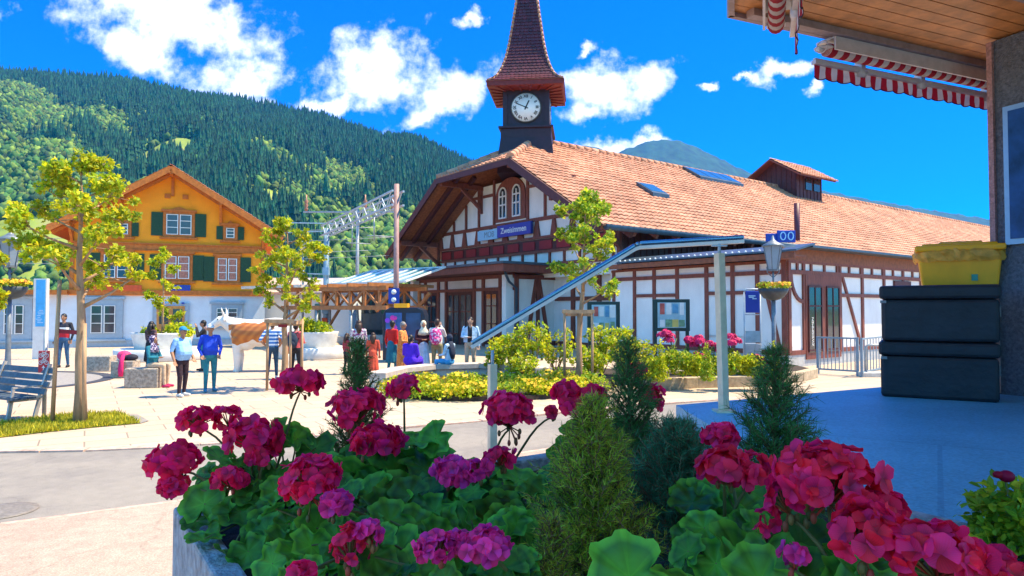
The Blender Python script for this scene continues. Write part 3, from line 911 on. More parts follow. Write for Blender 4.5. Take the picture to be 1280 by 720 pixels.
mb = MB(); mb.bar(S(S_FR + .5, -.35, 4.3), S(14, -.35, 4.3), .14, .16); mb.build('eave_beam', m_dtimber, stn)

# skylights on the right roof slope
def on_roof(px, py, lift=.1):
    d = ray(px, py); o = Vector((0, 0, EYE)); p0 = S(0, ET, EZ); n = SA.cross(up_r).normalized()
    q = (p0 - o).dot(n) / d.dot(n)
    return o + d * q + n * (lift if n.z > 0 else -lift)
m_sky = mat('skylight_glass', (.03, .10, .16), .08, .2, spec=.8)
for quad, cols in (([(790, 232), (813, 236), (838, 250), (817, 246)], 1), ([(845, 208), (905, 221), (925, 234), (874, 225)], 4)):
    a = [on_roof(*q) - SC for q in quad]
    s0 = (a[0].dot(SA) + a[3].dot(SA)) / 2; s1 = (a[1].dot(SA) + a[2].dot(SA)) / 2
    t1 = min(RT - .15, (a[0].dot(SB) + a[1].dot(SB)) / 2); t0 = (a[2].dot(SB) + a[3].dot(SB)) / 2
    mb = MB(); mb.prism([S(s, t, roof_z(t) + .05) for s, t in ((s0, t0), (s1, t0), (s1, t1), (s0, t1))], Z * .12); o = mb.build('skylight', m_sheet, stn)
    mb = MB()
    for c in range(cols):
        u0, u1 = s0 + (s1 - s0) * (c + .06) / cols, s0 + (s1 - s0) * (c + .94) / cols
        mb.prism([S(s, t, roof_z(t) + .165) for s, t in ((u0, t0 + .1), (u1, t0 + .1), (u1, t1 - .1), (u0, t1 - .1))], Z * .02)
    mb.build('pane', m_sky, o)

# roof lantern astride the ridge
LS0, LS1, LW = 6.9, 9.0, 1.0
mb = MB(); mb.box(S((LS0 + LS1) / 2, RT, 7.3), (LS1 - LS0, LW * 2, 1.7), AX)
for tt in (RT - LW, RT + LW):
    for s_ in np.arange(LS0, LS1 + .01, .3): mb.bar(S(s_, tt, 6.6), S(s_, tt, 8.1), .05, .05, up=SA)
for t_ in np.arange(RT - LW, RT + LW + .01, .25): mb.bar(S(LS0 - .01, t_, 6.6), S(LS0 - .01, t_, 8.1 + .5 * (1 - abs(t_ - RT) / LW)), .05, .03, up=SA)
mb.prism([S(LS0, RT - LW, 8.14), S(LS0, RT + LW, 8.14), S(LS0, RT, 8.72)], SA * (LS1 - LS0))
lan = mb.build('roof_lantern', m_dtimber, stn)
mb = MB()
for sg in (1, -1):
    e0 = RT - sg * 1.45; zz = 7.90
    mb.prism([S(LS0 - .5, e0, zz), S(LS1 + .5, e0, zz), S(LS1 + .5, RT, 8.78), S(LS0 - .5, RT, 8.78)], Z * -.07)
mb.build('lantern_eave', m_timber, lan)
lu = (SB * 1.45 + Z * .88)
tile_plane('lantern_tiles', S(0, RT - 1.48, 7.91), SA, lu, [(LS0 - .5, 0), (LS1 + .5, 0), (LS1 + .5, lu.length), (LS0 - .5, lu.length)], m_tile, parent=lan)
tile_plane('lantern_tiles', S(0, RT + 1.48, 7.91), -SA, (-SB * 1.45 + Z * .88), [(-LS1 - .5, 0), (-LS0 + .5, 0), (-LS0 + .5, lu.length), (-LS1 - .5, lu.length)], m_tile, parent=lan)
mb = MB()
for c in (-.35, .35): mb.box(S((LS0 + LS1) / 2 + .25 + c, RT - LW - .03, 7.62), (.5, .05, .5), AX)
mb.build('lantern_window', m_glass, lan)
mb = MB(); q = on_roof(996.5, 302, 0); q2 = (q - SC); mb.tube([S(q2.dot(SA), q2.dot(SB), q.z - .4), S(q2.dot(SA), q2.dot(SB), q.z + 1.25)], .09, 10); mb.build('vent_pipe', m_pipe, stn)

# ------------- clock tower, its front turned to the square
TW = Vector((.52, 22.2, 0)); TR = R(-6)
TX = Vector((math.cos(TR), math.sin(TR), 0)); TY = Vector((-math.sin(TR), math.cos(TR), 0)); TM = Matrix((TX, TY, Z)).transposed()
m_tower = mat('dark_tower_boards', (.030, .012, .022), .55, .3, 5, .2, 30)
mb = MB(); mb.mi = 0
mb.lathe([(.90, 6.3), (.86, 7.0), (.80, 7.45), (.80, 7.72), (.87, 7.74), (.87, 7.80), (.72, 7.84)], TW, 4, TM, sq=True)
mb.lathe([(.70, 7.8), (.70, 9.2)], TW, 4, TM, sq=True)
for sx in (-1, 1):
    for sy in (-1, 1): mb.box(TW + TM @ Vector((sx * .67, sy * .67, 8.45)), (.14, .14, 1.25), TM)
mb.build('clock_tower', m_tower, stn)
twr = stn.children[-1]
mb = MB(); mb.lathe([(1.16, 8.98), (1.20, 9.0), (1.20, 9.16), (1.0, 9.2)], TW, 4, TM, sq=True)
for k in range(4):
    Mk = TM @ Matrix.Rotation(k * PI / 2, 3, 'Z')
    for x in np.linspace(-.9, .9, 6): mb.bar(TW + Mk @ Vector((x * .72, -.74, 8.955)), TW + Mk @ Vector((x, -1.14, 8.965)), .06, .03)
mb.build('tower_eave', mat('tower_soffit', (.16, .018, .014), .6, .3), twr)
spire = [(1.23, 9.15), (1.05, 9.24), (.90, 9.42), (.76, 9.72), (.645, 10.1), (.545, 10.6), (.44, 11.3), (.33, 12.1), (.20, 13.1), (.10, 13.9), (.03, 14.5)]
mb = MB(); mb.lathe(spire, TW, 4, TM, sq=True); mb.build('spire_core', m_dtimber, twr)
# spire tiles: small plates in courses on the four faces
tv = [(-.5, 0, .02), (.5, 0, .02), (.5, 1.1, .002), (-.5, 1.1, .002), (-.5, 0, -.01), (.5, 0, -.01), (0, -.18, .022)]
tf = [(6, 1, 2, 3, 0), (4, 5, 1, 6, 0)]
Ms, Ts = [], []
zz = 9.2
while zz < 14.3:
    r0 = np.interp(zz, [p[1] for p in spire], [p[0] for p in spire]); r1 = np.interp(zz + .11, [p[1] for p in spire], [p[0] for p in spire])
    nrow = max(2, int(2 * r0 / .13)); odd = int(zz / .11) % 2
    for k in range(4):
        Mk = TM @ Matrix.Rotation(k * PI / 2, 3, 'Z')
        upd = Vector((0, r0 - r1, .11)); Lh = upd.length; upd.normalize(); xd = Vector((1, 0, 0)); nn = xd.cross(upd)
        M3 = Mk @ Matrix((xd * (2 * r0 / nrow * .96), upd * (Lh * 1.05), nn)).transposed()
        for i in range(nrow):
            x = -r0 + (i + .5 + (.0 if odd else .0)) * 2 * r0 / nrow
            Ms.append(np.array(M3) * FM); Ts.append(np.array(PLACE @ (TW + Mk @ Vector((x, -r0 - .008, zz)))) - np.array(stn.location))
    zz += .11
inst('spire_tiles', tv, tf, np.array(Ms), np.array(Ts), m_dtile, twr)
mb = MB()
for k in range(4):
    Mk = TM @ Matrix.Rotation(k * PI / 2, 3, 'Z')
    pz = 9.18
    while pz < 14.2:
        ra = np.interp(pz, [p[1] for p in spire], [p[0] for p in spire]); rb = np.interp(pz + .17, [p[1] for p in spire], [p[0] for p in spire])
        mb.tube([TW + Mk @ Vector((ra, -ra, pz)), TW + Mk @ Vector((rb, -rb, pz + .17))], [.055, .035], 6); pz += .16
mb.build('spire_hip_tiles', m_tile, twr)
mb = MB(); mb.tube([TW + Z * 14.3, TW + Z * 15.1], [.03, .015], 8); mb.ball(TW + Z * 14.75, .1); mb.build('finial', m_sheet, twr)
# clock faces on the two sides in view
for k in (0, 1, 3):
    Mk = TM @ Matrix.Rotation(k * PI / 2, 3, 'Z')
    right, nrm = Mk @ Vector((1, 0, 0)), Mk @ Vector((0, -1, 0))
    cc = TW + Mk @ Vector((0, -.70, 8.41))
    Mf = Matrix((right, Z, nrm)).transposed()
    mb = MB(); mb.lathe([(.50, -.02), (.50, .03), (.46, .045)], cc, 40, Mf); rim = mb.build('clock', mat('clock_rim', (.05, .045, .04), .5), twr)
    mk = MB(); mk.lathe([(.455, .03), (.455, .05)], cc, 40, Mf); mk.mi = 1
    NUM = ['XII', 'I', 'II', 'III', 'IIII', 'V', 'VI', 'VII', 'VIII', 'IX', 'X', 'XI']
    pass
    for h in range(60):
        a = h * PI / 30; d = Vector((math.sin(a), math.cos(a), 0))
        mk.bar(cc + Mf @ (d * .43 + Z * .052), cc + Mf @ (d * .45 + Z * .052), .008 if h % 5 else .02, .004, up=nrm)
    mk.build('dial', [mat('clock_dial', (.80, .79, .74), .4, .04), mat('clock_black', (.015, .013, .012), .5)], rim)
    for h in range(12):
        a = h * PI / 6; d = Vector((math.sin(a), math.cos(a), 0)); t_ = Vector((d.y, -d.x, 0))
        text('numeral', NUM[h], cc + Mf @ (d * .355 + Z * .053), Mf @ t_, Mf @ d, .125, MATS['clock_black'], rim, bold=.004)
    for ang, ln, w in ((25, .24, .04), (294, .36, .026)):
        a = R(ang); d = Vector((math.sin(a), math.cos(a), 0))
        mh = MB(); mh.bar(cc + Mf @ (d * -.08 + Z * .062), cc + Mf @ (d * ln + Z * .062), w, .008, up=nrm); mh.build('hand', MATS['clock_black'], rim)

PLACE = None
# ------------- the wing: front wall at s = 0 (t 0..8), long wall at t = 0
mb = MB()
mb.prism([S(0, 0, .42), S(0, 8.3, .42), S(0, 8.3, 3.66), S(0, 0, 3.66)], SA * .25)
mb.prism([S(.25, 0, .42), S(S_END - .5, 0, .42), S(S_END - .5, 0, 4.05), S(.25, 0, 4.05)], SB * .25)
mb.build('wing_wall', m_white, stn)
mb = MB()
mb.prism([S(-.03, -.03, 0), S(-.03, 8.3, 0), S(-.03, 8.3, .42), S(-.03, -.03, .42)], SA * .2)
mb.prism([S(.0, -.04, 0), S(S_END, -.04, 0), S(S_END, -.04, .42), S(.0, -.04, .42)], SB * .2)
mb.build('wing_plinth', mat('pale_plinth', (.45, .45, .44), .85, .15), stn)
mb = MB()
mb.prism([S(-.78, -.8, 3.88), S(-.78, 8.6, 3.88), S(.4, 8.6, 4.14), S(.4, -.8, 4.14)], Z * .06)
mb.prism([S(.4, -.72, 4.06), S(S_END - .3, -.72, 4.06), S(S_END - .3, 8.6, 4.6), S(.4, 8.6, 4.14)], Z * .08)
mb.build('wing_roof', m_sheet, stn)
for k in range(30):
    mb = MB(); mb.ball(S(-.70, .3 + k * .27, 3.97), (.035, .035, .045), 6, 4); mb.build('snow_guard', m_wframe, stn)
mb = MB()
mb.prism([S(-.72, -.7, 3.66), S(-.72, 8.5, 3.66), S(-.72, 8.5, 3.85), S(-.72, -.7, 3.85)], SA * .07)
mb.prism([S(-.65, -.7, 3.72), S(-.65, 8.5, 3.72), S(.0, 8.5, 3.72), S(.0, -.7, 3.72)], Z * .05)
mb.prism([S(-.62, -.07, 3.66), S(S_END - .5, -.07, 3.66), S(S_END - .5, -.07, 4.1), S(-.62, -.07, 4.1)], SB * .06)
mb.build('frieze_board', mat('frieze_timber', (.24, .075, .032), .6, .3, 7), stn)
for k in range(30):
    mb = MB(); mb.ball(S(-.72, .3 + k * .27, 3.97), (.035, .035, .045), 6, 4); mb.build('snow_guard', m_wframe, stn)
fr = [1.11, 2.12, 3.26, 4.65, 5.82, 6.89, 8.09]
items = [(0, 3.62, 8.2, 3.62, .10), (0, 3.26, 8.2, 3.26, .15), (0, .5, 8.2, .5, .16)]
items += [(t, .45, t, 3.62, .15) for t in fr] + [(.09, .45, .09, 3.62, .18)]
items += [(1.11, 2.58, 3.26, 2.58, .13), (4.65, 2.54, 6.89, 2.54, .13), (.25, .55, .85, 2.95, .13), (6.95, 1.0, 8.0, 1.0, .12), (1.2, 1.0, 3.2, 1.0, .0001)]
beams('wing_timber', items, sface=0)
mb = MB()
def longbar(s0, z0, s1, z1, w=.15):
    mb.bar(S(s0, -.025, z0), S(s1, -.025, z1), .075 + rng.uniform(-.004, .004), w, up=(S(s1, 0, z1) - S(s0, 0, z0)).cross(SB).normalized())
longbar(0.02, 3.62, S_END - .6, 3.62, .1); longbar(0.02, 3.26, S_END - .6, 3.26); longbar(.02, .5, 1.0, .5); longbar(3.5, .5, S_END - .6, .5)
posts = [.09, 1.0, 3.5, 5.2, 7.0, 8.7, 10.4, 12.2, 14.0, 15.8, 17.6, 19.4, 21.2, 23, 24.8, 26.6, 28.4, 30.2]
for s_ in posts: longbar(s_, .45, s_, 3.6)
longbar(3.5, 2.5, S_END - .6, 2.5, .13)
for s0 in (3.62, 10.5, 17.7): longbar(s0 + .05, 3.2, s0 + 1.45, .55, .12)
for q in range(6):                        # curved corner brace
    a0, a1 = q / 6 * PI / 2, (q + 1) / 6 * PI / 2
    longbar(.95 - .75 * math.cos(a0), 3.2 - .95 * math.sin(a0), .95 - .75 * math.cos(a1), 3.2 - .95 * math.sin(a1), .12)
for s_ in np.arange(.6, S_END - 1, .9): longbar(s_, 3.3, s_, 3.6, .11)
mb.build('wing_timber', m_timber, stn)
# double door in the long wall
mb = MB(); mb.box(S(2.25, -.01, 1.72), (2.4, .14, 2.95), AX); dr = mb.build('door', m_timber, stn)
g = MB(); bars = MB()
for c in (1.62, 2.85):
    g.box(S(c, -.085, 1.62), (.86, .03, 2.3), AX)
    for zz in (.55, 2.1, 2.78): bars.bar(S(c - .43, -.105, zz), S(c + .43, -.105, zz), .03, .06)
    for q in (-.43, 0, .43): bars.bar(S(c + q, -.105, .5), S(c + q, -.105, 2.78), .04, .03, up=SA)
g.build('pane', m_glass, dr); bars.build('glazing_bar', m_dtimber, dr)
text('lettering', 'ZWEISIMMEN', S(1.40, -.125, 1.2), Z, -SA, .17, m_wframe, dr)
mb = MB(); mb.box(S(8.6, -.02, 2.85), (1.5, .12, .6), AX); mb.build('fanlight', m_dtimber, stn)

# ------------------------------------------------------------------ the orange gabled house at the left
HX = Vector((math.cos(R(22)), math.sin(R(22)), 0)); HN = Vector((HX.y, -HX.x, 0))     # along the front; out of the front
H0 = Vector((-18.68, 36.5, 0)) + HX * .35
HM = Matrix((HX, -HN, Z)).transposed()
def Hh(w, d, z): return H0 + HX * w - HN * d + Z * z          # w along the front, d behind it
def hw(px, py=0):
    u = (px - 640) / F_PX
    return (u * H0.y - H0.x) / (HX.x - u * HX.y)

m_orange = mat('orange_render', (.95, .33, .012), .8, .08, 2, .1, 30)
m_hwood = mat('orange_brown_wood', (.50, .14, .018), .65, .25, 6, .2, 30)
m_hwhite = mat('house_white', (.62, .69, .75), .85, .06, 2, .1, 30)  # white, with a little blue of its shade put into the colour
m_green = mat('dark_green_shutter', (.012, .058, .022), .55, .2, 10)
m_bluegrey = mat('blue_grey_surround', (.30, .38, .45), .7, .1)
m_hglass = glass('house_glass', (.035, .045, .06))
m_curtain_refl = mat('red_reflection_curtain', (.42, .18, .13), .9, .35, 14)  # reddish reflection of the panes put into the colour of these panels
hs = thing('gabled_house', 'orange gabled house with dark green shutters above a white ground floor', 'house', H0)
HW, HE, HAP, HOV = 4.7, 5.85, 9.35, .9
hsl = (HAP - HE) / (HW + HOV)
def hroof(w): return HAP - hsl * abs(w)
HD = 13.0
mb = MB(); mb.prism([Hh(-HW, 0, 2.7), Hh(HW, 0, 2.7), Hh(HW, 0, hroof(HW) - .1), Hh(0, 0, HAP - .1), Hh(-HW, 0, hroof(HW) - .1)], -HN * HD)
mb.build('upper_wall', m_orange, hs)
mb = MB(); mb.prism([Hh(-HW - 9, .05, 0), Hh(HW + .05, .05, 0), Hh(HW + .05, .05, 2.72), Hh(-HW - 9, .05, 2.72)], -HN * (HD - .1))
mb.build('lower_wall', m_hwhite, hs)
mb = MB(); mb.prism([Hh(-HW - 9, .0, 0), Hh(HW + .1, .0, 0), Hh(HW + .1, .0, .35), Hh(-HW - 9, .0, .35)], HN * .06); mb.build('plinth', m_bluegrey, hs)
# low side wing roof
mb = MB(); mb.prism([Hh(-HW - 9.3, -.5, 2.72), Hh(-HW, -.5, 2.72), Hh(-HW, -.5, 2.95), Hh(-HW - 9.3, -.5, 2.95)], -HN * (HD - .5)); mb.build('wing_roof', m_hwood, hs)
# roof
mb = MB()
for sg in (1, -1):
    mb.prism([Hh(sg * (HW + HOV), -1.2, hroof(HW + HOV)), Hh(0, -1.2, HAP), Hh(0, -1.2, HAP + .16), Hh(sg * (HW + HOV), -1.2, hroof(HW + HOV) + .16)], -HN * (HD + 2))
mb.build('roof', m_hwood, hs)
for sg in (1, -1):
    upv = HX * (-sg * (HW + HOV)) + Z * (HAP - HE)
    L_ = upv.length
    if sg > 0: tile_plane('roof_tiles', Hh(HW + HOV + .05, 0, HE + .17), -HN, upv, [(-1.2, 0), (HD + .8, 0), (HD + .8, L_), (-1.2, L_)], mat('house_tiles', (.36, .13, .06), .75, .2, 3, island=.3), parent=hs)
    else: tile_plane('roof_tiles', Hh(-HW - HOV - .05, 0, HE + .17), HN, upv, [(-HD - .8, 0), (1.2, 0), (1.2, L_), (-HD - .8, L_)], MATS['house_tiles'], parent=hs)
mb = MB()
for sg in (1, -1):
    mb.bar(Hh(sg * (HW + HOV), -1.23, HE + .02), Hh(0, -1.23, HAP + .02), .05, .30, up=Z)
    mb.bar(Hh(sg * (HW + HOV - .2), -.6, HE - .05), Hh(0, -.6, HAP - .18), .14, .14, up=Z)
mb.build('barge_board', m_hwood, hs)
for w in (-HW + .1, -2.4, 0, 2.4, HW - .1):
    zt = hroof(w) - .16
    mb = MB(); mb.bar(Hh(w, .1, zt), Hh(w, -1.2, zt), .16, .2)
    if w: mb.bar(Hh(w, 0, zt - .95), Hh(w, -.85, zt - .05), .12, .14)
    mb.bar(Hh(w, -.06, zt - 1.1), Hh(w, -.06, zt), .14, .1, up=HN)
    mb.build('roof_bracket', m_hwood, hs)
mb = MB(); mb.box(Hh(0, -.05, 5.28), (HW * 2 + .1, .12, .30), HM); mb.box(Hh(0, -.08, 5.47), (HW * 2 + .16, .2, .07), HM)
mb.box(Hh(0, -.08, 5.11), (HW * 2 + .16, .16, .05), HM); mb.build('string_course', m_hwood, hs)
mb = MB(); mb.box(Hh(0, -.06, 2.86), (HW * 2 + .2, .16, .26), HM); mb.build('base_beam', m_hwood, hs)
for w, sd in ((-HW + .1, 1), (HW - .1, 1)):
    mb = MB(); mb.box(Hh(w, -.02, 4.0), (.2, .1, 2.1), HM); mb.build('corner_board', m_hwood, hs)

def hwindow(w0, w1, z0, z1, nl=2, shut=.55, arch=False, curtain_reflection=False, frame=m_hwood, barm=m_wframe, surround=.12):
    c = (w0 + w1) / 2; W_ = w1 - w0
    mb = MB(); mb.box(Hh(c, -.04, (z0 + z1) / 2), (W_ + 2 * surround, .12, z1 - z0 + 2 * surround), HM)
    mb.box(Hh(c, -.1, z0 - surround - .05), (W_ + 2 * surround + .3, .16, .10), HM)
    mb.box(Hh(c, -.09, z1 + surround + .06), (W_ + 2 * surround + .2, .14, .12), HM)
    if arch: mb.prism([Hh(c - W_ * .6, -.03, z1 + surround), Hh(c + W_ * .6, -.03, z1 + surround), Hh(c, -.03, z1 + surround + .28)], HN * .08)
    o = mb.build('window', frame, hs)
    g = MB(); bars = MB(); lw = W_ / nl
    for i in range(nl):
        cc = w0 + lw * (i + .5)
        g.box(Hh(cc, -.10, (z0 + z1) / 2), (lw - .06, .03, z1 - z0 - .04), HM)
        for q in (-1, 1): bars.box(Hh(cc + q * (lw / 2 - .06), -.125, (z0 + z1) / 2), (.042, .03, z1 - z0 - .04), HM)
        for q in (z0 + .04, z1 - .04, z0 + (z1 - z0) * .36, z0 + (z1 - z0) * .68): bars.box(Hh(cc, -.122, q), (lw - .14, .025, .034), HM)
    g.build('pane', m_hglass, o); bars.build('glazing_bar', barm, o)
    if curtain_reflection:
        k = MB()
        for i in range(nl): k.box(Hh(w0 + lw * (i + .5), -.117, (z0 + z1) / 2), (lw - .22, .006, z1 - z0 - .12), HM)
        k.build('curtain_reflection', m_curtain_refl, o)
    if shut:
        for sg in (-1, 1):
            x = c + sg * (W_ / 2 + surround + shut / 2 + .02)
            m2 = MB(); m2.box(Hh(x, -.06, (z0 + z1) / 2), (shut, .05, z1 - z0 + .12), HM)
            for zz in np.arange(z0 + .04, z1, .09): m2.box(Hh(x, -.088, zz), (shut - .12, .02, .05), HM)
            m2.build('shutter', m_green, hs)
hwindow(-.32, .98, 5.98, 7.12, arch=True)
for c in (-.25, .62): 
    mb = MB(); mb.box(Hh(c, -.03, 8.08), (.28, .08, .24), HM); mb.build('vent', m_hwood, hs)
hwindow(2.65, 3.15, 5.9, 6.5, nl=1, shut=.32, arch=True)
hwindow(-2.55, -2.05, 5.9, 6.5, nl=1, shut=.32, arch=True)
hwindow(-.36, .90, 3.6, 4.85, curtain_reflection=True)
hwindow(2.25, 3.30, 3.55, 4.8, curtain_reflection=True)
hwindow(-3.2, -2.0, 3.6, 4.85)
# ground floor
hwindow(hw(113), hw(146), .72, 2.2, shut=0, frame=m_bluegrey, surround=.3)
hwindow(hw(5), hw(32), .72, 2.2, shut=0, frame=m_bluegrey, surround=.3)
hwindow(hw(270), hw(298), 1.25, 2.05, shut=0, frame=m_bluegrey, surround=.22)
wd = hw(214)
mb = MB(); mb.box(Hh(wd, -.03, 1.15), (1.75, .14, 2.3), HM); d_ = mb.build('door_surround', m_bluegrey, hs)
mb = MB(); mb.box(Hh(wd, -.09, 1.1), (1.35, .08, 2.1), HM)
for c in (-.33, .33): mb.box(Hh(wd + c, -.14, .65), (.45, .03, .8), HM)
dd = mb.build('door', mat('golden_door_wood', (.50, .22, .05), .5, .25, 6), hs)
mb = MB()
for c in (-.33, .33): mb.box(Hh(wd + c, -.14, 1.58), (.45, .03, .8), HM)
mb.build('pane', m_hglass, dd)
mb = MB(); mb.box(Hh(hw(226), -.14, 3.13), (.95, .06, .3), HM); mb.build('wall_sign', mat('deep_blue_board', (.015, .05, .34)), hs)
mb = MB(); mb.box(Hh(hw(229), -.12, 2.3), (.14, .05, .1), HM); mb.build('number_plate', MATS['deep_blue_board'], hs)
mb = MB(); mb.box(Hh(-2.6, -.16, 3.1), (2.4, .05, .30), HM); mb.build('fascia_sign', mat('orange_red_board', (.65, .09, .02), .6), hs)

# ------------------------------------------------------------------ railway side: low white house, platform canopy, portal of the overhead line, parked train
m_galv = mat('galvanised_steel', (.33, .36, .38), .45, .2, 8, metal=.4)
m_bluepole = mat('blue_grey_pole', (.22, .34, .44), .5, .2, 3)
m_truss = mat('larch_timber', (.34, .13, .04), .6, .3, 6, .2, 30)
Y_ = 41.0
lo = thing('low_house', 'low white house with a pale roof behind the round planters', 'house', G(392, 428))
p0 = lo.location
mb = MB(); mb.box(p0 + Vector((-3.0, 4, 1.45)), (10.2, 7, 2.9)); mb.build('wall', m_hwhite, lo)
mb = MB(); mb.prism([p0 + Vector((-8.5, 0, 2.85)), p0 + Vector((2.6, 0, 2.85)), p0 + Vector((2.6, 4, 3.9)), p0 + Vector((-8.5, 4, 3.9))], Z * .14); mb.build('roof', mat('pale_roof', (.42, .36, .34), .8), lo)
mb = MB(); mb.box(p0 + Vector((.1, .46, 1.7)), (.35, .06, 1.2)); mb.build('window', m_hglass, lo)

def train():
    t = thing('railway_carriage', 'dark grey railway carriage with a pale roof stripe beyond the platform', 'train', (-3.3, 44, 0))
    mb = MB(); mb.box((-4.5, 45.2, 1.9), (15, 2.6, 2.5)); mb.build('body', mat('train_grey', (.10, .11, .13), .4, .1), t)
    mb = MB(); mb.box((-4.5, 45.2, 3.28), (15, 2.5, .3)); mb.build('roof', mat('train_roof', (.62, .60, .56), .5, .1), t)
    for i in range(9):
        mb = MB(); mb.box((-11 + i * 1.6, 43.88, 2.15), (1.25, .05, .9)); mb.build('window', m_glass, t)
    for x in (-9, .5):
        mb = MB(); mb.box((x, 45.2, .45), (3, 2.0, .6)); mb.build('bogie', m_sheet, t)
train()
mb = MB(); mb.prism([Vector((-14, 40.5, 0)), Vector((6, 40.5, 0)), Vector((6, 43.4, 0)), Vector((-14, 43.4, 0))], Z * .35); struct('platform', mb, m_paleconc)

def canopy():
    t = thing('platform_canopy', 'timber truss platform canopy with a glass lean-to roof beside the station', 'canopy', G(452, 436))
    A = P(408, 366, 37.0); B = P(524, 366, 33.0)
    ax = (B - A); ax.z = 0; Ln = ax.length; ax.normalize(); nn = Vector((ax.y, -ax.x, 0))
    def Q(x, d, z): return Vector((A.x, A.y, 0)) + ax * x + nn * d + Z * z
    mb = MB()
    for d in (0, 2.6):
        mb.bar(Q(-.3, d, 2.95), Q(Ln + .5, d, 2.95), .16, .2); mb.bar(Q(-.3, d, 2.05), Q(Ln + .5, d, 2.05), .16, .2)
        n = 7
        for i in range(n + 1): mb.bar(Q(Ln * i / n, d, 2.05), Q(Ln * i / n, d, 2.95), .1, .12, up=ax)
        for i in range(n): mb.bar(Q(Ln * i / n, d, 2.1 if i % 2 else 2.9), Q(Ln * (i + 1) / n, d, 2.9 if i % 2 else 2.1), .07, .1)
        mb.bar(Q(.2, d, 1.0), Q(1.1, d, 2.0), .1, .12); mb.bar(Q(Ln - .2, d, 1.9), Q(Ln + .7, d, 2.75), .14, .16)
    for i in range(6): mb.bar(Q(Ln * i / 5, -1.0, 3.1), Q(Ln * i / 5, 3.3, 3.1), .1, .16)
    mb.build('truss', m_truss, t)
    for x in (.3, Ln * .36, Ln * .72):
        for d in (0, 2.6):
            mb = MB(); mb.tube([Q(x, d, 0), Q(x, d, 2.05)], .07, 8); mb.build('post', m_galv, t)
    gl = MB(); fm = MB()
    x0, x1 = Ln * .30, Ln + .4
    z0, z1 = 3.25, 4.05
    n = 7
    for i in range(n):
        a, b_ = x0 + (x1 - x0) * i / n, x0 + (x1 - x0) * (i + 1) / n
        gl.prism([Q(a + .04, -1.4, z1), Q(b_ - .04, -1.4, z1), Q(b_ - .04, 1.3, z0), Q(a + .04, 1.3, z0)], Z * .03)
    for i in range(n + 1):
        a = x0 + (x1 - x0) * i / n; fm.bar(Q(a, -1.45, z1 + .03), Q(a, 1.35, z0 + .03), .07, .09)
    fm.bar(Q(x0, -1.45, z1 + .03), Q(x1, -1.45, z1 + .03), .09, .08); fm.bar(Q(x0, 1.35, z0 + .02), Q(x1, 1.35, z0 + .02), .09, .09)
    for i in range(5): fm.bar(Q(x0 - .05, -1.4 + .6 * i, z1 - .15 * i), Q(x0 - 1.2, -1.4 + .55 * i, 3.2), .06, .06)
    gl.build('roof_glass', mat('greenish_roof_glass', (.06, .22, .28), .12, .2, spec=.8), t); fm.build('roof_frame', m_wframe, t)
    mb = MB(); mb.prism([Q(-3.0, -1.2, 3.05), Q(x0 - .2, -1.2, 3.05), Q(x0 - .2, 3.2, 3.05), Q(-3.0, 3.2, 3.05)], Z * .14); mb.build('flat_roof', m_paleconc, t)
canopy()

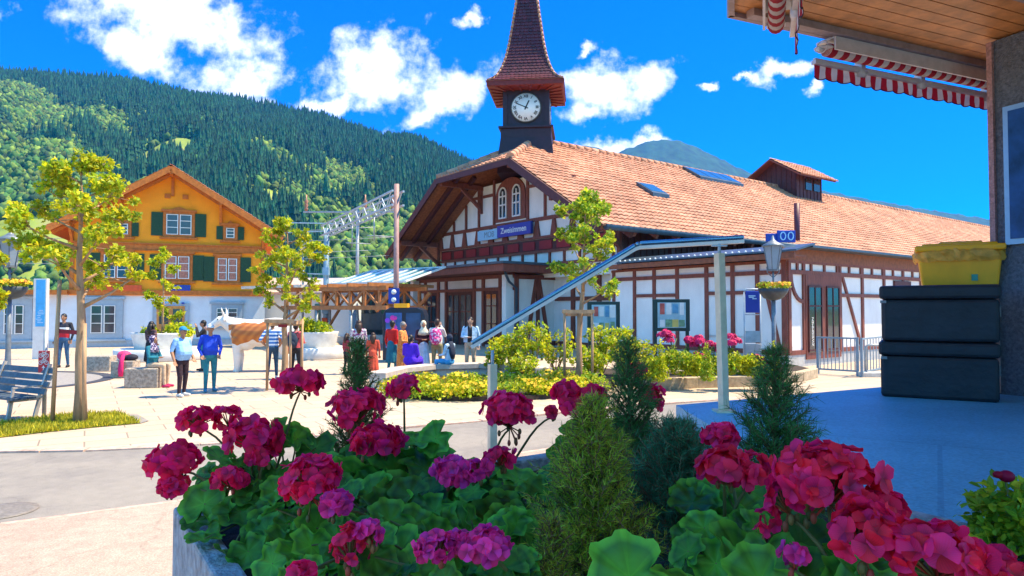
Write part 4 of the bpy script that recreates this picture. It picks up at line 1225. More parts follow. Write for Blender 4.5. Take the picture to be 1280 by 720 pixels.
def portal():
    A = G(407, 431.5); YB = 26.6; B = P(495, 386, YB); B.z = 0
    t = thing('overhead_line_portal', 'steel lattice gantry of the overhead line between a blue and a reddish mast', 'gantry', A)
    zt = 6.45
    mb = MB(); mb.tube([A, A + Z * zt], [.17, .15], 10); mb.build('mast', m_bluepole, t)
    mb = MB(); mb.tube([B, B + Z * 6.9], [.11, .10], 10); mb.build('mast', mat('reddish_mast', (.36, .20, .18), .6, .2), t)
    ax = (B - A).normalized(); sd = Vector((ax.y, -ax.x, 0)); L_ = (B - A).length
    mb = MB()
    for d, z in ((-.22, 0), (.22, 0), (-.22, .55), (.22, .55)): mb.bar(A + ax * -.3 + sd * d + Z * (zt - .4 + z), B + ax * .2 + sd * d + Z * (zt - .4 + z), .07, .07)
    n = 18
    for i in range(n):
        p, q = A.lerp(B, i / n), A.lerp(B, (i + 1) / n)
        for d in (-.22, .22): mb.bar(p + sd * d + Z * (zt - (.4 if i % 2 else -.15)), q + sd * d + Z * (zt + (.15 if i % 2 else -.4)), .035, .035)
        mb.bar(p + sd * -.22 + Z * (zt - .4), q + sd * .22 + Z * (zt - .4), .03, .03)
    mb.build('lattice_beam', mat('pale_steel', (.40, .45, .50), .5, .2, metal=.2), t)
    for f in (.45, .75):
        p = A.lerp(B, f)
        mb = MB(); mb.tube([p + Z * (zt - .4), p + Z * (zt - 1.5)], .03, 6); mb.tube([p + Z * (zt - 1.3) + sd * -.9, p + Z * (zt - 1.3) + sd * .3], .025, 6); mb.build('cantilever', m_galv, t)
    for zz in (4.05, 1.95, 2.9):
        mb = MB(); mb.box(A + Vector((.05, -.2, zz)), (.34, .3, .42)); mb.build('equipment_box', m_bluepole, t)
    mb = MB(); mb.box(A + Vector((0, -.24, 1.35)), (.30, .06, .3)); mb.build('warning_plate', mat('orange_red_board', (.65, .09, .02)), t)
    for z, c in ((2.4, (.02, .08, .36)), (2.1, (.02, .08, .36))):
        mb = MB(); mb.box(B + Vector((-.05, -.2, z + .25)), (.42, .05, .30)); o = mb.build('platform_sign', MATS['deep_blue_board'], t)
        mb = MB(); mb.lathe([(.10, 0), (.10, .012)], B + Vector((-.05, -.226, z + .25)), 16, Matrix.Rotation(PI / 2, 3, 'X')); mb.build('white_disc', m_wframe, o)
    p = A + Z * (zt + .1)
    mb = MB()
    mb.bar(p + Vector((-2.0, 0, .2)), p + Vector((1.0, 0, .15)), .05, .06); mb.bar(p + Vector((-3.0, .6, -.3)), p + Vector((.2, 0, -.25)), .05, .06); mb.bar(p + Vector((-1.5, 0, -2.6)), p + Vector((.1, 0, -2.65)), .05, .06)
    mb.build('cross_arm', mat('pale_steel', (.40, .45, .50)), t)
portal()
# slender mast with insulators beyond the gantry, and the contact wires
t = thing('line_mast', 'thin grey mast behind the middle of the lattice gantry', 'mast', G(446, 424))
mb = MB(); mb.tube([t.location, t.location + Z * 8.6], [.14, .10], 8); mb.build('pole', m_galv, t)
mb = MB(); mb.bar(t.location + Vector((-3.6, 0, 8.4)), t.location + Vector((2.6, 0, 8.4)), .08, .1); mb.build('arm', m_galv, t)
for x in (-3.4, .5, 2.3):
    mb = MB(); mb.lathe([(.06, 0), (.14, .15), (.07, .25), (.14, .4), (.07, .5), (.14, .65), (.05, .8), (.05, 1.1)], t.location + Vector((x, 0, 8.45)), 8); mb.build('insulator', mat('brown_insulator', (.36, .17, .10), .4), t)
mb = MB()
for z, dy in ((5.2, 0), (6.5, .4), (5.25, 4.5), (6.4, 4.8)):
    a, b_ = Vector((-40, 43 + dy, z)), Vector((-7.5, 37 + dy, z))
    pts_ = [a.lerp(b_, i / 12) - Z * .25 * math.sin(PI * i / 12) for i in range(13)]
    mb.tube(pts_, .014, 4)
tag(mb.build('contact_wire', m_galv), 'thin overhead contact wires stretching behind the orange house and gantry', 'wire')
# plaza light with a cup head
t = thing('plaza_light', 'slim grey plaza light with an upturned cup head left of the blue mast', 'street lamp', G(378, 432))
mb = MB(); mb.tube([t.location, t.location + Z * 5.2], [.07, .05], 8); mb.build('pole', m_galv, t)
mb = MB(); mb.lathe([(.08, 5.1), (.18, 5.35), (.42, 5.62), (.40, 5.66), (.05, 5.5)], t.location, 16); mb.build('lamp_head', mat('pale_steel', (.4, .45, .5)), t)

# dark kiosk with printed panels beside the porch
t = thing('ticket_kiosk', 'dark rounded kiosk with pink and blue printed panels by the station porch', 'kiosk', P(507, 440, 25.8) * 1.0)
t.location.z = 0; ROOTM[t.name] = Matrix.Translation(t.location)
kp = t.location
mb = MB(); pr = [(-.78, .1), (.78, .1), (.78, 1.75), (.70, 1.95), (.5, 2.05), (-.5, 2.05), (-.70, 1.95), (-.78, 1.75)]
mb.prism([kp + Vector((x, -.5, z)) for x, z in pr], Vector((0, 1.2, 0))); mb.build('body', mat('kiosk_navy', (.012, .018, .035), .3, .2), t, bevel=.03)
mb = MB(); mb.box(kp + Vector((-.36, -.52, 1.2)), (.6, .03, 1.3)); o = mb.build('poster', mat('poster_blue', (.03, .10, .30), .4, .5, 3), t)
for i in range(9):
    a = rng.uniform(0, 6.28); r = rng.uniform(.04, .22)
    mb = MB(); mb.lathe([(rng.uniform(.05, .10), 0), (.02, .012)], kp + Vector((-.40 + r * math.cos(a), -.537, 1.5 + r * math.sin(a))), 7, Matrix.Rotation(PI / 2, 3, 'X'), smooth=False)
    mb.build('printed_flower', mat('poster_pink', (.55, .03, .30), .5, .3) if i % 2 else mat('poster_violet', (.20, .04, .50), .5, .3), o)
mb = MB(); mb.box(kp + Vector((.36, -.52, 1.3)), (.55, .03, 1.1)); mb.build('screen', mat('kiosk_screen', (.02, .05, .13), .15, .5, 2), t)
mb = MB(); mb.box(kp + Vector((-.1, -.3, 2.12)), (.5, .5, .16)); mb.build('yellow_cap', mat('yellow_plastic', (.90, .40, .008), .45, .1), t)
# ------------------------------------------------------------------ the hotel: eave, awnings, wall, and what stands on its terrace
HE_ = Vector((.915, .402, 0)).normalized(); HF_ = Vector((HE_.y, -HE_.x, 0))     # along its front; from the front back into the house
RC = Vector((1.93, 5.9, 0)); SZ = 4.6                                            # roof corner, soffit height
W0 = Vector((4.64, 6.5, 0))
hot = thing('hotel_building', 'hotel corner with a timber boarded eave and a dark rendered wall at the right edge', 'hotel', W0)
m_roofwood = mat('honey_soffit_boards', (.52, .20, .055), .5, .35, 5, .15, 40, stretch=(1, 1, 1))
m_fascia = mat('pinkish_fascia', (.34, .24, .22), .6, .2, 10)
m_hotelwall = mat('rough_dark_render', (.14, .155, .18), .9, .4, 35, 1.0, 70)
# soffit boards run with the front; each a board of its own width in one boarding
e2 = Vector((-.313, -.95, 0)).normalized()
mb = MB()
w = .145; i = 0
while i < 52:
    q = RC + e2 * (i * w / abs(e2.dot(HF_)))
    q2 = RC + e2 * ((i + .93) * w / abs(e2.dot(HF_)))
    zj = rng.uniform(-.002, .002)
    mb.prism([q + Z * (SZ + zj), q + HE_ * 13 + Z * (SZ + zj), q2 + HE_ * 13 + Z * (SZ + zj), q2 + Z * (SZ + zj)], Z * .025)
    i += 1
mb.build('eave_soffit', m_roofwood, hot)
mb = MB()
e2far = RC + e2 * 8.0
mb.prism([RC + Z * (SZ + .03), RC + HE_ * 13.5 + Z * (SZ + .03), e2far + HE_ * 13.5 + Z * (SZ + .03), e2far + Z * (SZ + .03)], Z * .25)
mb.build('eave_roof', mat('roof_dark', (.10, .04, .03)), hot)
mb = MB()
mb.bar(RC - HE_ * .03 + Z * (SZ + .11), RC + HE_ * 13 + Z * (SZ + .11), .05, .30)
mb.bar(RC + Z * (SZ + .11), e2far + Z * (SZ + .11), .05, .30)
mb.bar(RC + HE_ * .1 + HF_ * .12 + Z * (SZ - .03), RC + HE_ * 13 + HF_ * .12 + Z * (SZ - .03), .09, .07)
mb.build('eave_fascia', m_fascia, hot)
mb = MB()
for d in (1.6, 2.9, 4.4): mb.bar(RC + HE_ * .05 + e2 * d + HE_ * .1 + Z * (SZ - .012), RC + e2 * d + HE_ * 9 + Z * (SZ - .012), .03, .02)
mb.build('soffit_joint', m_fascia, hot)
mb = MB()
a_ = W0 + Z * TZ
mb.prism([a_, a_ + HE_ * 12, a_ + HE_ * 12 + HF_ * 4.0, a_ + HF_ * 4.0], Z * (SZ - TZ - .02))
mb.build('wall', m_hotelwall, hot)
mb = MB(); mb.bar(W0 - HE_ * .01 - HF_ * .01 + Z * (TZ + .01), W0 - HE_ * .01 - HF_ * .01 + Z * (SZ - .03), .05, .05, up=HE_); mb.build('corner_trim', mat('pink_trim', (.40, .22, .20), .7, .4, 40), hot)
# framed poster on the side wall (its artwork is left plain)
HMt = Matrix((HF_, HE_, Z)).transposed()
mb = MB(); pc = W0 + HF_ * .62 - HE_ * .03
mb.box(pc + Z * 3.25, (1.0, .07, 1.30), HMt); pf = mb.build('poster_frame', mat('pale_blue_frame', (.30, .45, .55), .35, .1, metal=.3), hot)
mb = MB(); mb.box(pc - HE_ * .04 + Z * 3.25, (.90, .012, 1.20), HMt); mb.build('poster', mat('poster_navy', (.012, .05, .16), .3, .6, 4), pf)
mb = MB()
for (x, z, r) in ((-.24, .08, .07), (-.14, .02, .06), (-.22, -.06, .05)):
    mb.lathe([(r, 0), (r * .3, .012)], pc - HE_ * .048 + HF_ * x + Z * (3.15 + z), 9, Matrix((HF_, Z, -HE_)).transposed(), smooth=False)
mb.build('printed_motif', mat('poster_red', (.55, .07, .06), .5), pf)

# striped awnings under the eave
def stripes(name):
    m = bpy.data.materials.new(name); m.use_nodes = True; nt = m.node_tree; L = nt.links.new; b = nt.nodes['Principled BSDF']; b.inputs['Roughness'].default_value = .85
    co = nd(nt, 'ShaderNodeTexCoord'); sp = nd(nt, 'ShaderNodeSeparateXYZ'); L(co.outputs['Object'], sp.inputs[0])
    mu = nd(nt, 'ShaderNodeMath', operation='MULTIPLY', inp={1: 1 / .155}); L(sp.outputs['X'], mu.inputs[0])
    fr_ = nd(nt, 'ShaderNodeMath', operation='FRACT'); L(mu.outputs[0], fr_.inputs[0])
    gt = nd(nt, 'ShaderNodeMath', operation='GREATER_THAN', inp={1: .5}); L(fr_.outputs[0], gt.inputs[0])
    n1 = nd(nt, 'ShaderNodeTexNoise', inp={'Scale': 9.0}); L(co.outputs['Object'], n1.inputs[0])
    mx = nd(nt, 'ShaderNodeMix', data_type='RGBA'); mx.inputs['A'].default_value = (.42, .012, .03, 1); mx.inputs['B'].default_value = (.66, .58, .56, 1); L(gt.outputs[0], mx.inputs['Factor'])
    f = nd(nt, 'ShaderNodeMapRange', inp={'To Min': .75, 'To Max': 1.2}); L(n1.outputs['Fac'], f.inputs['Value'])
    vm = nd(nt, 'ShaderNodeVectorMath', operation='SCALE'); L(mx.outputs['Result'], vm.inputs[0]); L(f.outputs[0], vm.inputs['Scale']); L(vm.outputs[0], b.inputs['Base Color'])
    tr = nd(nt, 'ShaderNodeBsdfTranslucent'); L(vm.outputs[0], tr.inputs['Color']); ms = nd(nt, 'ShaderNodeMixShader', inp={0: .35}); L(b.outputs[0], ms.inputs[1]); L(tr.outputs[0], ms.inputs[2]); L(ms.outputs[0], nt.nodes['Material Output'].inputs['Surface'])
    return m
m_stripe = stripes('red_white_stripes')
m_alu = mat('white_aluminium', (.60, .56, .54), .4, .12, 8, metal=.1)

def awning(label, origin, ang, Ln, brackets):
    """local x along the awning, y outwards, z up; the valance hangs from the front bar"""
    t = thing('rolled_awning', label, 'awning', origin, ang, 'striped awnings under the hotel eave')
    mb = MB(); mb.tube([(0, 0, 0), (Ln, 0, 0)], .085, 14); mb.build('fabric_roll', m_stripe, t, world=False)
    mb = MB(); mb.box((Ln / 2, .02, .135), (Ln, .26, .03)); mb.box((Ln / 2, -.12, .05), (Ln, .025, .17)); mb.build('cassette', m_alu, t, world=False)
    mb = MB(); mb.box((Ln / 2, .17, -.10), (Ln + .04, .07, .05)); mb.box((Ln / 2, .17, -.06), (Ln + .02, .035, .03)); mb.build('front_bar', m_alu, t, world=False)
    nseg = int(Ln / .0155); vs, fs = [], []
    for i in range(nseg + 1):
        x = Ln * i / nseg
        drop = .17 + .028 * abs(math.sin(x * PI / .155)) ** .7
        yy = .185 + .012 * math.sin(x * 9)
        vs += [(x, .185, -.11), (x, yy, -.11 - drop * .5), (x, yy + .012 * math.sin(x * 23), -.11 - drop)]
    for i in range(nseg):
        for j in (0, 1): fs.append((i * 3 + j, i * 3 + 3 + j, i * 3 + 4 + j, i * 3 + 1 + j))
    mb = MB(); mb.add(vs, fs, True); v = mb.build('valance', m_stripe, t, world=False)
    mb = MB()
    for a, b_ in zip(range(0, nseg), range(1, nseg + 1)): mb.bar(vs[a * 3 + 2], vs[b_ * 3 + 2], .006, .012)
    mb.build('hem', mat('dark_hem', (.03, .012, .03), .8), v, world=False)
    for x in brackets:
        mb = MB()
        mb.box((x, .0, .22), (.10, .16, .17)); mb.box((x, .06, .13), (.07, .34, .05))
        mb.prism([(x - .03, -.1, .13), (x - .03, .20, .10), (x - .03, .24, -.02), (x - .03, .20, -.15), (x - .03, .12, -.15), (x - .03, .13, -.03), (x - .03, .08, .05), (x - .03, -.1, .06)], (.06, 0, 0))
        mb.lathe([(.055, -.045), (.055, .045)], (x, .17, -.125), 14, Matrix.Rotation(PI / 2, 3, 'Y'))
        mb.build('bracket', m_alu, t, world=False)
    mb = MB(); mb.tube([(-.03, 0, .0), (-.03, .0, .02)], .1, 10); mb.tube([(-.05 + .0, .0, 0), (-.12, 0, -.01)], .03, 8)
    mb.tube([(-.06, .08 * math.cos(a), .03 + .08 * math.sin(a)) for a in np.linspace(0, 6.2, 14)], .006, 5)
    mb.build('end_cap', m_alu, t, world=False)
    return t
ang1 = math.atan2(HE_.y, HE_.x)
awning('red and white striped awning rolled up along the long side of the eave', RC + HE_ * 1.12 + HF_ * .02 + Z * 4.435, ang1, 4.3, (.62, 1.5, 2.6, 3.6)).scale = (1, .8, .72)
d1 = Vector((-.37, -1, 0)).normalized()
awning('rolled striped awning seen end on at the left corner of the eave', Vector((2.26, 5.75, 4.43)), math.atan2(d1.y, d1.x), 3.4, (.5, 1.7, 2.9)).scale = (1, .8, .95)

# hand rail beside the steps
t = thing('hand_rail', 'steel hand rail on two square posts beside the hotel steps', 'hand rail', Vector((1.66, 5.36, TZ)))
m_rail = mat('sky_reflection_rail', (.20, .30, .38), .22, .1, 3, metal=.85)  # steel, with the reflected sky put into its blue
m_post = mat('beige_post', (.74, .56, .37), .55, .15, 10)
pr = [P(930, 298.5, 5.36), P(797, 306.5, 5.55), P(589, 431, 5.5)]
mb = MB()
rr = [pr[0], pr[1] + (pr[0] - pr[1]) * .02, pr[1] + (pr[2] - pr[1]) * .015, pr[2]]
for p, q in zip(rr, rr[1:]): mb.bar(p + Z * .012, q + Z * .012, .075, .036)
mb.build('rail', m_rail, t, bevel=.014)
mb = MB()
for p, q in zip(rr, rr[1:]): mb.bar(p - Z * .021, q - Z * .021, .066, .026)
mb.build('rail_underside', mat('pale_rail_edge', (.72, .64, .56), .5, .1), t)
r0 = P(899, 309, 5.38); rt = Vector((r0.x, r0.y, TZ))
mb = MB(); mb.bar(rt + Vector((.025, 0, 0)), Vector((r0.x, r0.y, 2.44)), .062, .062, up=HE_); mb.build('post', m_post, t, bevel=.004)
mb = MB(); mb.tube([Vector((r0.x, r0.y, 2.43)), Vector((r0.x, r0.y, 2.515))], .013, 8); mb.box(Vector((r0.x, r0.y, 2.50)), (.12, .03, .012)); mb.build('rail_bracket', mat('pale_steel', (.4, .45, .5)), t)
mb = MB(); mb.box(rt + Vector((.025, 0, .008)), (.15, .15, .016)); mb.build('base_plate', m_post, t)
l0 = P(615.5, 455, 5.5)
mb = MB(); mb.bar(Vector((l0.x, l0.y, .17)), Vector((l0.x, l0.y, l0.z)), .062, .062, up=HE_); mb.build('post', m_post, t, bevel=.004)
mb = MB(); mb.tube([l0 - Z * .01, l0 + Z * .11], .013, 8); mb.build('rail_bracket', MATS['pale_steel'], t)

# black boxes and the yellow bin on the terrace
m_blackbox = mat('black_canvas', (.014, .017, .022), .55, .35, 4, .5, 12)
m_blackside = mat('black_rubber', (.012, .010, .011), .7, .3, 8)
bx0 = Vector((3.42, 6.30, TZ)); bx1 = Vector((4.06, 5.93, TZ)); bd = (bx1 - bx0)
bX = bd.normalized(); bY = Vector((-bX.y, bX.x, 0)); bM = Matrix((bX, bY, Z)).transposed(); BW, BD = .90, .55
ang_b = math.atan2(bX.y, bX.x)
o0 = Vector((3.41, 6.31, 0))
for i, (z, lab) in enumerate(((TZ, 'large black storage box standing on the terrace under a second one'), (TZ + .515, 'large black storage box stacked on top, below the yellow bin'))):
    t = thing('storage_box', lab, 'storage box', o0 + Z * z, ang_b, 'black boxes stacked on the hotel terrace')
    mb = MB(); mb.box((BW / 2 + .012 * i, BD / 2, .19), (BW, BD, .38)); mb.build('body', m_blackbox, t, world=False, bevel=.03)
    mb = MB(); mb.box((BW / 2 + .012 * i, BD / 2, .445), (BW + .03, BD + .03, .125)); mb.build('lid', m_blackbox, t, world=False, bevel=.028)
    mb = MB(); mb.box((BW + .012 * i + .012, BD * .30, .27), (.014, .10, .09)); mb.build('vent_plate', mat('grey_vent', (.20, .20, .20), .5), t, world=False)
    mb = MB(); mb.box((.03, -.02, .36), (.05, .02, .025)); mb.build('latch', mat('grey_vent', (.2, .2, .2)), t, world=False)
yb = P(1198, 357, 6.75); yb.z = TZ + 1.03
t = thing('yellow_bin', 'yellow plastic bin with a crumpled liner standing on the black boxes', 'bin', yb, ang_b)
mb = MB(); mb.box((.0, 0, .17), (.62, .40, .34), taper=1.12); mb.build('body', mat('yellow_plastic', (.90, .40, .008), .45, .1), t, world=False, bevel=.02)
mb = MB(); mb.box((0, 0, .37), (.74, .5, .06)); mb.box((0, 0, .405), (.62, .42, .03)); mb.box((.02, .02, .43), (.36, .2, .03)); mb.build('lid', mat('yellow_plastic', (.72, .4, .02)), t, world=False, bevel=.015)
bm_v = []
mb = MB(); vs, fs = [], []
n = 60
for j, (r, z) in enumerate(((.352, .36), (.385, .33), (.378, .28), (.360, .245))):
    for i in range(n):
        a = 2 * PI * i / n; c_, s_ = math.cos(a), math.sin(a); e_ = (abs(c_) ** 5 + abs(s_ * 1.0) ** 5) ** (-.2)
        wob = rng.uniform(-.012, .012)
        vs.append(((r + wob) * c_ * e_, (r * .70 + wob) * s_ * e_, z + rng.uniform(-.012, .012)))
for j in range(3):
    for i in range(n): fs.append((j * n + i, j * n + (i + 1) % n, (j + 1) * n + (i + 1) % n, (j + 1) * n + i))
mb.add(vs, fs, False); mb.build('bin_liner', mat('pale_yellow_liner', (.85, .46, .07), .5, .3, 12, trans=.3), t, world=False)
mb = MB(); mb.box((.12, -.215, .08), (.05, .01, .06)); mb.build('sticker', mat('green_sticker', (.05, .30, .22), .5), t, world=False)

# granite flower trough in front of the camera
K0 = Vector((-.84, 1.70, 0)); E1 = Vector((.83, .555, 0)).normalized(); E2 = Vector((E1.y, -E1.x, 0)); PZ = 1.51; SOIL = 1.47
def K(e1, e2, z=SOIL): return K0 + E1 * e1 + E2 * e2 + Z * z
PL, PW, PT = 1.5, 1.72, .055
t = thing('flower_trough', 'large grey granite flower trough in the foreground', 'planter', K(0, 0, 0))
m_tro = mat('trough_granite', (.30, .31, .32), .7, .45, 26, .6, 80, alt=None)
mb = MB()
for a0, a1, b0, b1 in ((0, PL, 0, PT), (0, PL, PW - PT, PW), (0, PT, PT, PW - PT), (PL - PT, PL, PT, PW - PT)):
    mb.prism([K(a0, b0, 0), K(a1, b0, 0), K(a1, b1, 0), K(a0, b1, 0)], Z * PZ)
mb.build('stone_wall', m_tro, t, bevel=.008)
mb = MB(); mb.prism([K(PT, PT, 0), K(PL - PT, PT, 0), K(PL - PT, PW - PT, 0), K(PT, PW - PT, 0)], Z * SOIL); mb.build('soil', m_soil, t)
# ------------------------------------------------------------------ street furniture on the square
m_lampmetal = mat('grey_lamp_metal', (.17, .20, .23), .45, .25, 10, metal=.3)
m_lampglass = mat('lamp_glass', (.42, .52, .60), .15, .1, 3, trans=.5)
m_basket = mat('dark_basket', (.045, .06, .07), .5, .3, 10)
LEAF = [(-.0, 0, 0), (.32, .10, .05), (.22, .32, .06), (.50, .45, .04), (.22, .62, .07), (0, 1.0, .0), (-.22, .62, .07), (-.50, .45, .04), (-.22, .32, .06), (-.32, .10, .05), (0, .5, -.03)]
LEAF_F = [(0, 1, 2, 10), (2, 3, 4, 10), (4, 5, 10), (5, 6, 10), (6, 7, 8, 10), (8, 9, 0, 10)]
OVAL = [(0, 0, 0), (.28, .3, .06), (.24, .7, .05), (0, 1, -.04), (-.24, .7, .05), (-.28, .3, .06), (0, .5, 0)]
OVAL_F = [(0, 1, 6), (1, 2, 6), (2, 3, 6), (3, 4, 6), (4, 5, 6), (5, 0, 6)]

def leaf_cloud(name, blobs, n, size, m, parent, up=.5, shape='oval', shell=.55, g=nr):
    """n leaves spread through ellipsoids (centre, radii) given in the parent's space"""
    vol = np.array([r[0] * r[1] * r[2] for _, r in blobs]) ** .75; vol = vol / vol.sum()
    idx = g.choice(len(blobs), n, p=vol)
    cen = np.array([b[0] for b in blobs])[idx]; rad = np.array([b[1] for b in blobs])[idx]
    d = g.normal(size=(n, 3)); d /= np.linalg.norm(d, axis=1)[:, None]
    rr = (shell + (1 - shell) * g.uniform(0, 1, n)) ** 1.0 * g.uniform(.55, 1.08, n) ** .5
    T = cen + d * rad * rr[:, None]
    Ms = rand_rots(n, up, g) * (size * g.uniform(.6, 1.3, n))[:, None, None]
    tv, tf = (LEAF, LEAF_F) if shape == 'maple' else (OVAL, OVAL_F)
    return inst(name, tv, tf, Ms, T, m, parent)

def flower_dots(name, blobs, n, size, m, parent, g=nr):
    tv, tf = [], []
    for i in range(5):
        a = i * 2 * PI / 5; o = len(tv)
        for r, da, z in ((.08, 0, 0), (.75, -.5, .12), (1.0, 0, .05), (.75, .5, .12)): tv.append((r * math.cos(a + da), r * math.sin(a + da), z))
        tf.append((o, o + 1, o + 2, o + 3))
    idx = g.integers(0, len(blobs), n)
    cen = np.array([b[0] for b in blobs])[idx]; rad = np.array([b[1] for b in blobs])[idx]
    d = g.normal(size=(n, 3)); d[:, 2] = np.abs(d[:, 2]) * .8; d /= np.linalg.norm(d, axis=1)[:, None]
    z = d; x = np.cross(z, g.normal(size=(n, 3))); x /= np.linalg.norm(x, axis=1)[:, None]; y = np.cross(z, x)
    Ms = np.stack([x, y, z], 2) * (size * g.uniform(.7, 1.2, n))[:, None, None]
    return inst(name, tv, tf, Ms, cen + d * rad * g.uniform(.8, 1.05, n)[:, None], m, parent, kind='stuff')

m_leafy = mat('young_leaf', (.30, .43, .015), .5, .3, 2, island=.35, alt=(.68, .58, .015), trans=.5)
m_leafg = mat('mid_leaf', (.20, .37, .02), .5, .3, 2, island=.35, alt=(.60, .58, .03), trans=.5)
m_leafyel = mat('yellow_green_leaf', (.30, .43, .012), .5, .3, 2, island=.4, alt=(.70, .64, .02), trans=.5)
m_yelflower = mat('yellow_petal', (.80, .48, .01), .6, .2, 5, island=.2)
m_orflower = mat('orange_petal', (.75, .16, .02), .6, .2, 5, island=.3)
m_pinkfl = mat('pink_petal', (.62, .012, .12), .6, .2, 5, island=.3)
m_bark = mat('pale_bark', (.36, .22, .12), .8, .35, 9, .5, 40, stretch=(1, 1, .25))
m_stake = mat('stake_wood', (.42, .26, .14), .75, .3, 8, .3, 40, stretch=(1, 1, .2))

# lantern post with a flower basket; the second one is a copy
def make_lamp(loc, H, label):
    t = thing('street_lamp', label, 'street lamp', loc, 0, 'lantern posts with flower baskets')
    W = False
    mb = MB(); mb.lathe([(.16, 0), (.16, .3), (.12, .42), (.075, .55), (.06, 1.0), (.055, H - 1.35)], (0, 0, 0), 14); mb.build('post', m_lampmetal, t, world=W)
    mb = MB(); mb.tube([(0, 0, H - 1.35), (0, 0, H - .82)], .028, 8); mb.tube([(0, 0, H - 1.0), (.16, 0, H - .86), (.17, 0, H - .70)], .014, 6); mb.tube([(0, 0, H - 1.0), (-.16, 0, H - .86), (-.17, 0, H - .70)], .014, 6)
    mb.build('bracket', m_lampmetal, t, world=W)
    mb = MB(); mb.lathe([(.13, H - .78), (.25, H - .14)], (0, 0, 0), 6, smooth=False); lg = mb.build('lantern_glass', m_lampglass, t, world=W)
    mb = MB()
    for k in range(6):
        a = 2 * PI * k / 6; mb.bar((.135 * math.cos(a), .135 * math.sin(a), H - .79), (.255 * math.cos(a), .255 * math.sin(a), H - .13), .022, .022)
    mb.lathe([(.14, H - .82), (.145, H - .77)], (0, 0, 0), 6, smooth=False); mb.build('lantern_frame', m_lampmetal, t, world=W)
    mb = MB(); mb.lathe([(.30, H - .15), (.29, H - .11), (.13, H - .03), (.10, H + .0), (.05, H + .04), (.03, H + .13), (.01, H + .15)], (0, 0, 0), 12); mb.build('lantern_roof', m_lampmetal, t, world=W)
    zb = H - 1.32
    mb = MB(); mb.lathe([(.08, zb - .30), (.25, zb - .24), (.36, zb - .10), (.40, zb + .02), (.36, zb + .02), (.3, zb - .03)], (0, 0, 0), 18); bk = mb.build('flower_basket', m_basket, t, world=W)
    bl = [((.30 * math.cos(a), .30 * math.sin(a), zb + .10), (.17, .17, .11)) for a in np.linspace(0, 2 * PI, 9)[:-1]]
    leaf_cloud('leaves', bl, 420, .07, m_leafg, bk); flower_dots('yellow_flowers', bl, 260, .042, m_yelflower, bk); flower_dots('orange_flowers', bl, 50, .04, m_orflower, bk)
    return t
L2 = make_lamp(G(968, 478), 3.85, 'grey lantern post with a yellow flower basket in front of the station corner')
L1 = copy_tree(L2); L1.location = G(9, 487); L1['label'] = 'grey lantern post with a flower basket cut by the left edge of the photo'
m_deck = mat('charcoal', (.05, .055, .06), .5)
# platform sign above the wing's corner
so = S(-.3, -.9, 0)
t = thing('platform_sign', 'blue platform number sign fixed at the station corner behind the lantern', 'sign', S(-.45, -.55, 3.9))
p = P(975, 297, 21.2)
mb = MB(); mb.box(p + Vector((-.05, .05, .0)), (.75, .10, .26)); mb.box(p + Vector((.18, -.03, .03)), (.56, .10, .38)); mb.build('board', MATS['deep_blue_board'], t, bevel=.02)
mb = MB()
for x in (.06, .30): 
    for k in range(16):
        a0, a1 = k * PI / 8, (k + 1) * PI / 8
        mb.bar(p + Vector((x + .08 * math.cos(a0), -.09, .04 + .12 * math.sin(a0))), p + Vector((x + .08 * math.cos(a1), -.09, .04 + .12 * math.sin(a1))), .03, .02, up=(0, 1, 0))
mb.build('numeral', mat('pale_blue_paint', (.35, .62, .85), .5), t)
mb = MB(); mb.bar(p + Vector((.05, .1, -.25)), p + Vector((.5, .1, -.25)), .1, .08); mb.build('bracket', m_galv, t)

# pale blue information stele
t = thing('info_stele', 'tall pale information stele with a blue panel behind the bench', 'sign', G(50, 449))
q = t.location
mb = MB(); mb.box(q + Vector((0, 0, 1.6)), (.52, .16, 3.2)); mb.build('body', mat('stele_white', (.66, .62, .58), .6, .1), t)
mb = MB(); mb.box(q + Vector((.03, -.085, 2.22)), (.36, .03, 1.85)); pn = mb.build('panel', mat('sky_blue_panel', (.06, .36, .68), .5, .15), t)
mb = MB(); [mb.box(q + Vector((.03 + rng.uniform(-.05, .05), -.103, 1.45 + k * .07)), (rng.uniform(.10, .24), .006, .022)) for k in range(8)]; mb.build('text_lines', mat('pale_print', (.55, .70, .80)), pn)

# cycle route sign
g0 = G(55, 523)
t = thing('cycle_sign', 'small red cycle route sign with white bicycles on a grey post', 'sign', g0)
mb = MB(); mb.tube([g0, g0 + Z * 1.62], .035, 10); mb.build('post', m_galv, t)
zc = P(57, 452, g0.y).z
mb = MB(); mb.box(g0 + Vector((.01, -.045, zc - .0)), (.20, .02, .40)); bd_ = mb.build('sign_board', mat('route_red', (.50, .02, .035), .4, .06), t, bevel=.004)
mb = MB()
def bike(c, s):
    for x in (-.055, .055):
        for k in range(14):
            a0, a1 = k * PI / 7, (k + 1) * PI / 7
            mb.bar(c + Vector((x + .033 * math.cos(a0), 0, .033 * math.sin(a0))) * 1, c + Vector((x + .033 * math.cos(a1), 0, .033 * math.sin(a1))), .009, .004, up=(0, 1, 0))
    pts = [(-.055, 0), (-.02, .055), (.04, .055), (.0, 0), (-.055, 0)]
    for a, b_ in list(zip(pts, pts[1:])) + [((.0, 0), (-.025, .07)), ((.055, 0), (.035, .075)), ((.035, .075), (.055, .078))]:
        mb.bar(c + Vector((a[0], 0, a[1])), c + Vector((b_[0], 0, b_[1])), .009, .004, up=(0, 1, 0))
bike(g0 + Vector((.01, -.058, zc + .115)), 1); bike(g0 + Vector((.01, -.058, zc - .015)), 1)
